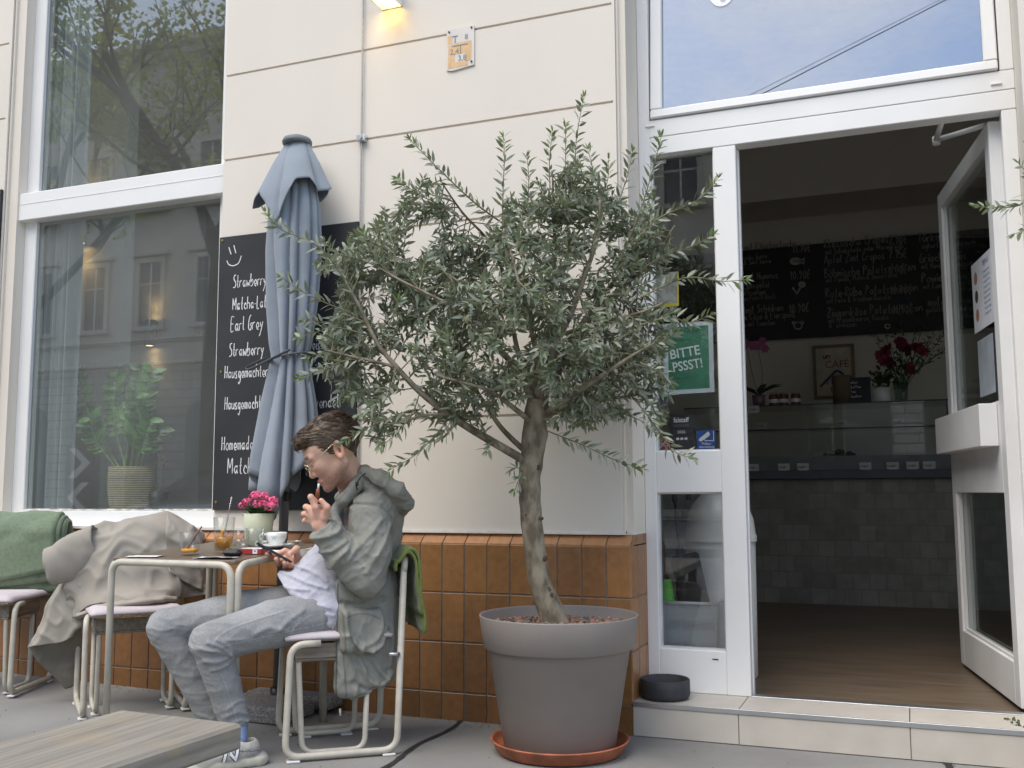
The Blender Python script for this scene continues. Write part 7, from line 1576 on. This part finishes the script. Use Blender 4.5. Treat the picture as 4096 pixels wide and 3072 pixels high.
# jeans
LT, LS_ = kneeL-hipL, ankL-kneeL
hemL_, hemR_ = ankL+np.array([.0, .0, -.005]), ankR+np.array([0, 0, .0])
fwd = np.array([-.65, -.76, 0.])
def jeans_sdf(p):
    d = None
    for h_, k_, a_, s_ in ((hipL, kneeL, hemL_, 0.), (hipR, kneeR, hemR_, 5.)):
        thm, shm = h_+(k_-h_)*.5+np.array([0, 0, .012]), k_+(a_-k_)*.5
        e = chain(p, [h_, thm, k_, shm, a_], [.098, .086, .070, .058, .0525], .008)
        tk = np.clip(((p-k_.astype(np.float32)) @ (h_-k_).astype(np.float32))/float((h_-k_) @ (h_-k_)), -1, 1); near = np.exp(-(length(p-k_.astype(np.float32))/.13)**2); low = np.exp(-(length(p-a_.astype(np.float32))/.12)**2); hp_ = np.exp(-(length(p-h_.astype(np.float32))/.16)**2)
        ax = (a_-k_)/np.linalg.norm(a_-k_); tx = (k_-h_)/np.linalg.norm(k_-h_); along = (p @ ax.astype(np.float32))[:, None]*ax[None]
        w1 = ridge(p*np.array([[.8, .8, 2.1]], np.float32), 15, s_); w2 = ridge(p+(p @ tx.astype(np.float32))[:, None]*tx[None].astype(np.float32)*.9, 11, s_+2)
        e = e-.0045*w1*(.30+near+1.3*low)-.0045*w2*(.25+hp_); d = e if d is None else smin(d, e, .02)
    for l_, w_, a2 in (([(150, 730), (290, 760), (415, 800)], .008, .007), ([(220, 690), (330, 730), (420, 795)], .007, .007), ([(300, 670), (380, 720), (430, 790)], .007, .006), ([(200, 830), (320, 830), (420, 810)], .008, .007), ([(260, 900), (360, 880), (440, 830)], .007, .005), ([(620, 640), (740, 600), (880, 640)], .010, .006), ([(800, 640), (900, 560), (1040, 480)], .010, .006), ([(560, 420), (660, 330), (760, 280)], .010, .008), ([(380, 1260), (470, 1230), (560, 1260)], .007, .006), ([(400, 1190), (480, 1150), (550, 1160)], .007, .005), ([(420, 1320), (500, 1290), (570, 1310)], .006, .006)):
        d = d-crease(p, C6(l_, 3.52), w_, a2)*(length(p-kneeR.astype(np.float32)) > .16)
    d = smin(d, ell(p, pelvis, (.135, .135, .10)), .04)
    a1 = (ankL-kneeL)/np.linalg.norm(ankL-kneeL); a2 = (ankR-kneeR)/np.linalg.norm(ankR-kneeR)
    cutL = (p-(ankL-a1*.004).astype(np.float32)) @ a1.astype(np.float32); cutR = (p-(ankR+a2*.018).astype(np.float32)) @ a2.astype(np.float32)
    mL = length(p-ankL.astype(np.float32)) < .14; mR = length(p-ankR.astype(np.float32)) < .14; useL = mL & (length(p-ankL.astype(np.float32)) <= length(p-ankR.astype(np.float32)))
    d = np.where(useL, np.maximum(d, cutL), d); return np.where(mR & ~useL, np.maximum(d, cutR), d)
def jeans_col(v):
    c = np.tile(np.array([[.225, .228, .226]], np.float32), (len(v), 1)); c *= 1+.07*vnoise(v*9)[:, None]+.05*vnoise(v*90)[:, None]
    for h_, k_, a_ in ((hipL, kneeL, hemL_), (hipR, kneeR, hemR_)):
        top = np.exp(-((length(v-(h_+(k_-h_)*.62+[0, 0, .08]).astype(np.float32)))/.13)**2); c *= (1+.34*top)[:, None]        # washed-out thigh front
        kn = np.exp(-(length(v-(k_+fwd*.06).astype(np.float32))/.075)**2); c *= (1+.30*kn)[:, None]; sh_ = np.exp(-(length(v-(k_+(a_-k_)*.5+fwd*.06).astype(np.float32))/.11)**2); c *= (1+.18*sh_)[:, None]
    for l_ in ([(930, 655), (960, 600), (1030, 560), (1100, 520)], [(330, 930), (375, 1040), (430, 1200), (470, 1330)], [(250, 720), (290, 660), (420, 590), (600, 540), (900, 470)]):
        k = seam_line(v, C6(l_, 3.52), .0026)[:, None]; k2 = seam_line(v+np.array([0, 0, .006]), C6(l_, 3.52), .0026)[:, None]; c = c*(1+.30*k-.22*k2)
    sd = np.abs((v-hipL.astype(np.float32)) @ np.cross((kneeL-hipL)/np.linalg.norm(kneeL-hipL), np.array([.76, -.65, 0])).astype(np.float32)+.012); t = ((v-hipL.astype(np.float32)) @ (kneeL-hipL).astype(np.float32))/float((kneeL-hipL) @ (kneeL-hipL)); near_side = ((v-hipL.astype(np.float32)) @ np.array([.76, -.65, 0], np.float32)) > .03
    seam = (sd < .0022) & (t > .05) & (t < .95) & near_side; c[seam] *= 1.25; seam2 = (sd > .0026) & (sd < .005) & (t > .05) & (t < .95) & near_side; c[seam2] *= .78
    return np.clip(c, 0, 1)
M_jean = mat('grey_denim', (1, 1, 1), .9, attr=True, var=.10, scale=180, bump=.35, bscale=420, detail=3, fold=(11, .30, (1, 1, 1.6)))
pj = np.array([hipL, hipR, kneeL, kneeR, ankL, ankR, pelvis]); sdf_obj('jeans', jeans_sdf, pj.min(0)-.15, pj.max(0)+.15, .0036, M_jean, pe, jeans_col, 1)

# T-shirt
sh0, sh1, sh2 = K(1205, 2395, 3.79), K(1290, 2330, 3.80), K(1428, 2110, 3.83)
def shirt_sdf(p):
    d = chain(p, [sh0, sh1, sh2, K(1425, 1995, 3.82)], [.080, .112, .085, .05], .03); d = smin(d, ell(p, K(1262, 2440, 3.775), (.11, .11, .085)), .03); d = smin(d, sph(p, hipL+np.array([-.01, .0, .012]), .112), .03); d = smin(d, cone(p, K(1150, 2345, 3.80), K(1230, 2385, 3.75), .062, .085), .03)
    n_ = (kneeL-hipL)/np.linalg.norm(kneeL-hipL); c0 = K(1185, 2400, 3.75)
    d = d-.0048*ridge(p*np.array([[1, 1, 1.5]], np.float32), 13, 8.)-.003*ridge(p, 24, 2.)
    for l_, w_, a2 in (([(720, 230), (860, 290), (1010, 300)], .007, .006), ([(880, 180), (1000, 250), (1150, 290)], .007, .006), ([(930, 120), (1040, 160), (1160, 240)], .007, .006), ([(900, 330), (1020, 400), (1150, 430)], .008, .006), ([(1000, 420), (1080, 470), (1180, 490)], .006, .005)): d = d-crease(p, C6(l_, 3.68), w_, a2)
    hem = (p-K(1196, 2404, 3.70).astype(np.float32)) @ ((CX*-.62+CY*.78)).astype(np.float32); return smax(d, hem, .006)
M_tee = mat('heather_tee', (.44, .44, .50), .9, var=.06, scale=120, bump=.2, bscale=400, fold=(10, .4, (1, 1, 1)))
ps = np.array([sh0, sh1, sh2, K(1405, 1990, 3.81)]); sdf_obj('t_shirt', shirt_sdf, ps.min(0)-.17, ps.max(0)+.16, .0036, M_tee, pe, None, 1)

# jacket
AS = np.stack([fwd, np.array([.76, -.65, 0.]), Z3])
skC = K(1462, 2545, 3.715)
def jacket_sdf(p):
    f32 = lambda a: np.asarray(a, np.float32)
    tor = chain(p, [K(1462, 2470, 3.83), K(1478, 2280, 3.84), K(1498, 2080, 3.84)], [.122, .112, .112], .01); tor = smin(tor, cone(p, K(1490, 2055, 3.745), K(1485, 2050, 3.93), .078, .078), .05)
    d_ = tor
    d_ = smin(d_, cone(p, K(1532, 2290, 3.80), K(1540, 2590, 3.77), .050, .048), .03)
    # cut the open front
    fr = (p-f32(K(1338, 2400, 3.74))) @ f32(CX*-.99+CY*.07); d_ = smax(d_, fr-.004, .012)
    sk = rbox(p, skC, (.118, .040, .215), .034, AS); bot = (p-f32(K(1455, 2775, 3.70))) @ f32(CY*.93-CX*-.34*-1*.0-CX*.36*-1*-1*0+CX*.36); sk = smax(sk, bot, .008); frs = (p-f32(K(1342, 2600, 3.70))) @ f32(-CX); sk = smax(sk, frs, .006); d_ = smin(d_, sk, .05)
    pk = rbox(p, K(1445, 2520, 3.655), (.075, .022, .075), .02, AS); d_ = smin(d_, pk, .012)
    # sleeves
    s1 = chain(p, [shL+np.array([0, 0, .01]), K(1482, 2200, 3.67), elbL+[0, 0, .004], elbL+(wrL-elbL)*.5, elbL+(wrL-elbL)*.90], [.076, .076, .068, .066, .050], .012)
    s1 = smin(s1, cone(p, elbL+(wrL-elbL)*.88, elbL+(wrL-elbL)*.97, .045, .040), .012); cutw = (p-f32(elbL+(wrL-elbL)*.965)) @ f32((wrL-elbL)/np.linalg.norm(wrL-elbL)); s1 = np.where(length(p-f32(wrL)) < .12, np.maximum(s1, cutw), s1)
    s2 = chain(p, [shR, elbR, elbR+(wrR-elbR)*.93], [.078, .070, .046], .03)
    a_ = (elbL-shL)/np.linalg.norm(elbL-shL); b_ = (wrL-elbL)/np.linalg.norm(wrL-elbL); near = np.exp(-(length(p-f32(elbL))/.12)**2); cuff = np.exp(-(length(p-f32(wrL))/.10)**2)
    qb = p+(p @ f32(b_))[:, None]*f32(b_)[None]*1.2; s1 = s1-.0065*ridge(qb, 10, 1.)*(.45+near+.6*cuff)-.0045*ridge(p, 19, 6.)
    d_ = d_-.0068*ridge(p*np.array([[1.25, 1.25, .55]], np.float32), 11, 3.)-.0038*ridge(p*np.array([[1.2, 1.2, .8]], np.float32), 23, 9.)
    for l_, w_, a2 in (([(1235, 470), (1270, 620), (1360, 730), (1470, 765), (1570, 715), (1620, 590)], .013, .016), ([(1575, 520), (1560, 620), (1470, 700), (1390, 715)], .010, .010), ([(1370, 770), (1410, 890), (1480, 1000), (1580, 1030), (1660, 960)], .012, .014), ([(1480, 780), (1560, 920), (1640, 990)], .010, .011), ([(1240, 640), (1290, 800), (1310, 960)], .010, .009), ([(1330, 990), (1420, 1050), (1560, 1060)], .009, -.010), ([(1680, 520), (1690, 700), (1660, 880)], .012, .010), ([(1250, 400), (1420, 420), (1600, 380)], .014, -.012), ([(1330, 880), (1350, 1010), (1340, 1140)], .010, .007)):
        d_ = d_-crease(p, C6(l_, 3.68), w_, a2)*(p @ AS[1].astype(np.float32) > (skC @ AS[1])-.03)
    for l_, w_, a2 in (([(1240, 1290), (1100, 1420), (960, 1560)], .011, .009), ([(1330, 1330), (1210, 1480), (1090, 1640)], .010, .008), ([(720, 1420), (840, 1400), (930, 1350)], .009, .010), ([(740, 1520), (850, 1500), (960, 1430)], .009, .009), ([(860, 1640), (880, 1560), (960, 1490)], .010, .012), ([(1010, 1200), (960, 1310), (900, 1380)], .010, .008), ([(1050, 1190), (1250, 1200), (1370, 1290)], .006, -.006)):
        s1 = s1-crease(p, C5(l_, 3.60), w_, a2)
    d_ = smin(d_, s1, .008); d_ = smin(d_, s2, .02)
    # collar and hood lying on the shoulders
    col = chain(p, [K(1338, 2050, 3.735), K(1374, 2000, 3.715), K(1424, 1942, 3.722), K(1458, 1886, 3.775), K(1460, 1885, 3.84), K(1420, 1930, 3.90), K(1360, 1990, 3.90)], [.021, .023, .024, .024, .024, .024, .022], .012)
    hood = ell(p, K(1528, 1965, 3.815), (.125, .052, .108), np.stack([CX*.86+CY*.51, CX*.51-CY*.86, CZ])); hr = chain(p, [K(1455, 1885, 3.75), K(1520, 1910, 3.71), K(1590, 1960, 3.715), K(1618, 2010, 3.78), K(1600, 2040, 3.86)], [.020, .026, .029, .030, .028], .015)
    hood = smin(hood, hr, .018); hood = hood-.006*ridge(p, 13, 4.)-.003*ridge(p, 26, 1.)
    d_ = smin(d_, col, .010); d_ = smin(d_, hood, .010)
    d_ = smin(d_, chain(p, [K(1352, 2030, 3.75), K(1340, 2100, 3.75), K(1336, 2180, 3.745), K(1345, 2270, 3.745)], [.022, .030, .034, .034], .01), .012)
    lap = chain(p, [K(1338, 2045, 3.715), K(1345, 2090, 3.70), K(1372, 2140, 3.69), K(1400, 2170, 3.68)], [.014, .018, .018, .012], .01); d_ = smin(d_, lap, .012)
    # room for the neck
    d_ = smax(d_, -cone(p, K(1330, 1850, 3.78), K(1405, 1975, 3.805), .050, .056), .008); return d_
def jac_col(v):
    c = np.tile(np.array([[.228, .226, .195]], np.float32), (len(v), 1))*(1+.06*vnoise(v*7)[:, None]+.05*vnoise(v*70)[:, None])
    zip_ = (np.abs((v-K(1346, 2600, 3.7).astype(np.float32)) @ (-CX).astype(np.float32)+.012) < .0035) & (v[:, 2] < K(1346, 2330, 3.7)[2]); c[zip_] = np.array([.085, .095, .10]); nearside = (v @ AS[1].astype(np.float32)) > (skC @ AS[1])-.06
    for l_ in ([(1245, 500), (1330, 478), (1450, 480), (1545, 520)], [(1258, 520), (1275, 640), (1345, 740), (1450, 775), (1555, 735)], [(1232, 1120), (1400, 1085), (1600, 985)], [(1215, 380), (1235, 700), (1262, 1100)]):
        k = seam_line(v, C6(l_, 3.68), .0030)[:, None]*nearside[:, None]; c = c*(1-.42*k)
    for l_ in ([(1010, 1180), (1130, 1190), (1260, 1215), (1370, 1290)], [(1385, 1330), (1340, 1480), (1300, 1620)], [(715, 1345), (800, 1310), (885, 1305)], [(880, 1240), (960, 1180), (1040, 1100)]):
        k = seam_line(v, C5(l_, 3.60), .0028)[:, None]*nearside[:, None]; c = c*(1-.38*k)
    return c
M_jac = mat('olive_grey_nylon', (1, 1, 1), .72, attr=True, var=.05, scale=12, bump=.22, bscale=350, fold=(8, .30, (1.3, 1.2, .7)))
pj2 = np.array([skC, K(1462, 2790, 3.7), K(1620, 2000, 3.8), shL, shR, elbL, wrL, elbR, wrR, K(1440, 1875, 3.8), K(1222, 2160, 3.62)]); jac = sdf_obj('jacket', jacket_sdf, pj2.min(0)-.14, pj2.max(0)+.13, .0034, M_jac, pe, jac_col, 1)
q = MB(); P = [K(1441, 1908, 3.694), K(1432, 1920, 3.69), K(1424, 1935, 3.688)]; q.tube(crom([K(1462, 1893, 3.70), K(1440, 1912, 3.69), K(1426, 1940, 3.685), K(1430, 1960, 3.685)], 5), .0028, 6); c = K(1428, 1934, 3.684); q.tube([c-CY*.008, c+CY*.008], .006, 8); q.build('drawcord', M_black, jac)
q = MB(); q.tube([K(1360, 2835, 3.69), K(1361, 2862, 3.69)], .0045, 7); q.build('zip_pull', M_pad, jac)

# socks, shoes
fd = np.array([-.62, -.785, 0.]); fd /= np.linalg.norm(fd); fl_ = np.array([-fd[1], fd[0], 0])     # fl_: towards the camera side
def shoe(name, ank, O=None):
    O = np.array([ank[0], ank[1], 0.0])-fd*.035 if O is None else O
    fl2 = fl_
    def fn(p):
        q = (p-O.astype(np.float32)) @ np.stack([fd, fl2, Z3]).astype(np.float32).T; q2 = q.copy(); q2[:, 1] *= (1.0+.25*np.clip(-(q[:, 0]-.0)/.05, 0, 1))
        up = chain(q, [(.002, 0, .052), (.075, 0, .052), (.165, 0, .034), (.205, 0, .028)], [.038, .040, .037, .026], .03); up = smin(up, cone(q, (.010, 0, .05), (.014, 0, .068), .035, .036), .02)
        sole = rbox(q, (.092, 0, .017), (.145, .045, .017), .014); sole = smax(sole, rbox(q, (.092, 0, .0), (.150, .044+.0, .06), .045), .01); heel = ell(q, (-.036, 0, .020), (.030, .036, .022)); sole = smin(sole, heel, .02)
        sole = sole-.0007*np.sin(q[:, 0]*180)*np.clip((.03-q[:, 2])/.02, 0, 1)
        d = np.minimum(up-.0012*ridge(p, 45), sole); return smax(d, -cone(q, (.014, 0, .070), (.018, 0, .13), .030, .036), .003)
    def cf(v):
        q = (v-O.astype(np.float32)) @ np.stack([fd, fl2, Z3]).astype(np.float32).T; c = np.tile(np.array([[.40, .375, .335]], np.float32), (len(v), 1)); c[q[:, 2] < .033] = np.array([.44, .41, .33]); g_ = (q[:, 0] < .025) & (q[:, 2] > .034) & (q[:, 2] < .066); c[g_] = np.array([.30, .285, .27]); t_ = vnoise(v*30) > .35; c[t_ & (q[:, 2] > .034)] *= .86
        ln = (np.abs(q[:, 2]-.058-.12*(q[:, 0]-.02)) < .0018) & (q[:, 0] > -.03) & (q[:, 0] < .06); c[ln] = np.array([.10, .10, .11]); return c
    o = sdf_obj(name, fn, O-np.array([.25, .27, .02]), O+np.array([.12, .12, .14]), .0032, mat('shoe_leather', (1, 1, 1), .6, attr=True, var=.05, scale=40), pe, cf, 1); return o, O, fl2
s1, O1, f1 = shoe('shoe', ankL, atZ(1064, 3050, .0)+fd*.060); s2, O2, f2 = shoe('shoe', ankR)
q = MB(); q2_ = MB()
def sp(x, z, l): return O1+fd*x+Z3*z+f1*l
side_off = lambda x, z: .0415 if z > .05 else .0435
for mb_, w_, l_ in ((q2_, .0155, .0005), (q, .0095, .0012)):
    N_ = [(.100, .034), (.092, .074), (.060, .036), (.052, .074)]
    for a, b in zip(N_[:-1], N_[1:]):
        P = [sp(a[0]+(b[0]-a[0])*t, a[1]+(b[1]-a[1])*t, math.sqrt(max(1e-5, .0445**2-((a[1]+(b[1]-a[1])*t)-.050)**2))+.0025+l_) for t in np.linspace(-.08, 1.08, 7)]; stroke(mb_, P, f1, w_, lift=0)
q2_.build('letter_outline', M_darkm, s1); q.build('letter_mark', M_pap, s1)
q = MB(); a = ankL; b = np.array([*(O1+fd*.048)[:2], .06]); q.tube([a+[0, 0, .05], a, b+[0, 0, .02], b], [.041, .039, .036, .034], 16); q.build('sock', mat('blue_sock', (.17, .24, .40), .9, var=.08, scale=80, bump=.3, bscale=200), pe)
q = MB(); a = ankR; b = np.array([*(O2+fd*.048)[:2], .06]); q.tube([a+[0, 0, .05], a, b+[0, 0, .02], b], [.040, .037, .034, .034], 16); q.build('sock', bpy.data.materials['blue_sock'], pe)

# held things
ec = thing('tobacco_heater', 'copper coloured tobacco heater with white stick held at the man’s lips', 'smoking device', K(1268, 2003, 3.612))
a, b, c, d_ = K(1275, 1934, 3.622), K(1273, 1955, 3.620), K(1269, 1994, 3.614), K(1267, 2010, 3.612)
q = MB(); q.tube([b, b+(c-b)*.15, c], [.0058, .0072, .0076], 12); q.build('holder', mat('copper_lacquer', (.30, .095, .05), .35, metal=.4), ec)
q = MB(); q.tube([a, b], .0038, 10); q.build('tobacco_stick', M_pap, ec); q = MB(); q.tube([c, d_], [.0077, .0072], 12); q.build('end_cap', M_black, ec)
pl_ = (K(1165, 2249, 3.80)-K(1029, 2173, 3.80)); pl_ /= np.linalg.norm(pl_); rv = ray(1097, 2211); pw = rv-pl_*np.dot(rv, pl_); pw = pw/np.linalg.norm(pw); pn = np.cross(pl_, pw)
if pn[2] < 0: pn = -pn
ph = K(1097, 2211, 3.795); q = MB(); q.obox(ph, [pl_, pw, pn], [.0735, .035, .0046], bev=.003); po = q.build('smartphone', mat('phone_blue', (.030, .036, .055), .3, metal=.3)); tag(po, 'dark blue smartphone held edge-on in the man’s lower hand', 'smartphone')
q = MB(); q.obox(ph+pn*.0048, [pl_, pw, pn], [.070, .0325, .0003]); q.build('screen', mat('phone_screen', (.02, .02, .025), .08), po)
q = MB(); q.obox(ph-pl_*.052-pn*.0058, [pl_, pw, pn], [.014, .014, .0014], bev=.001); q.build('camera_bump', M_darkm, po)
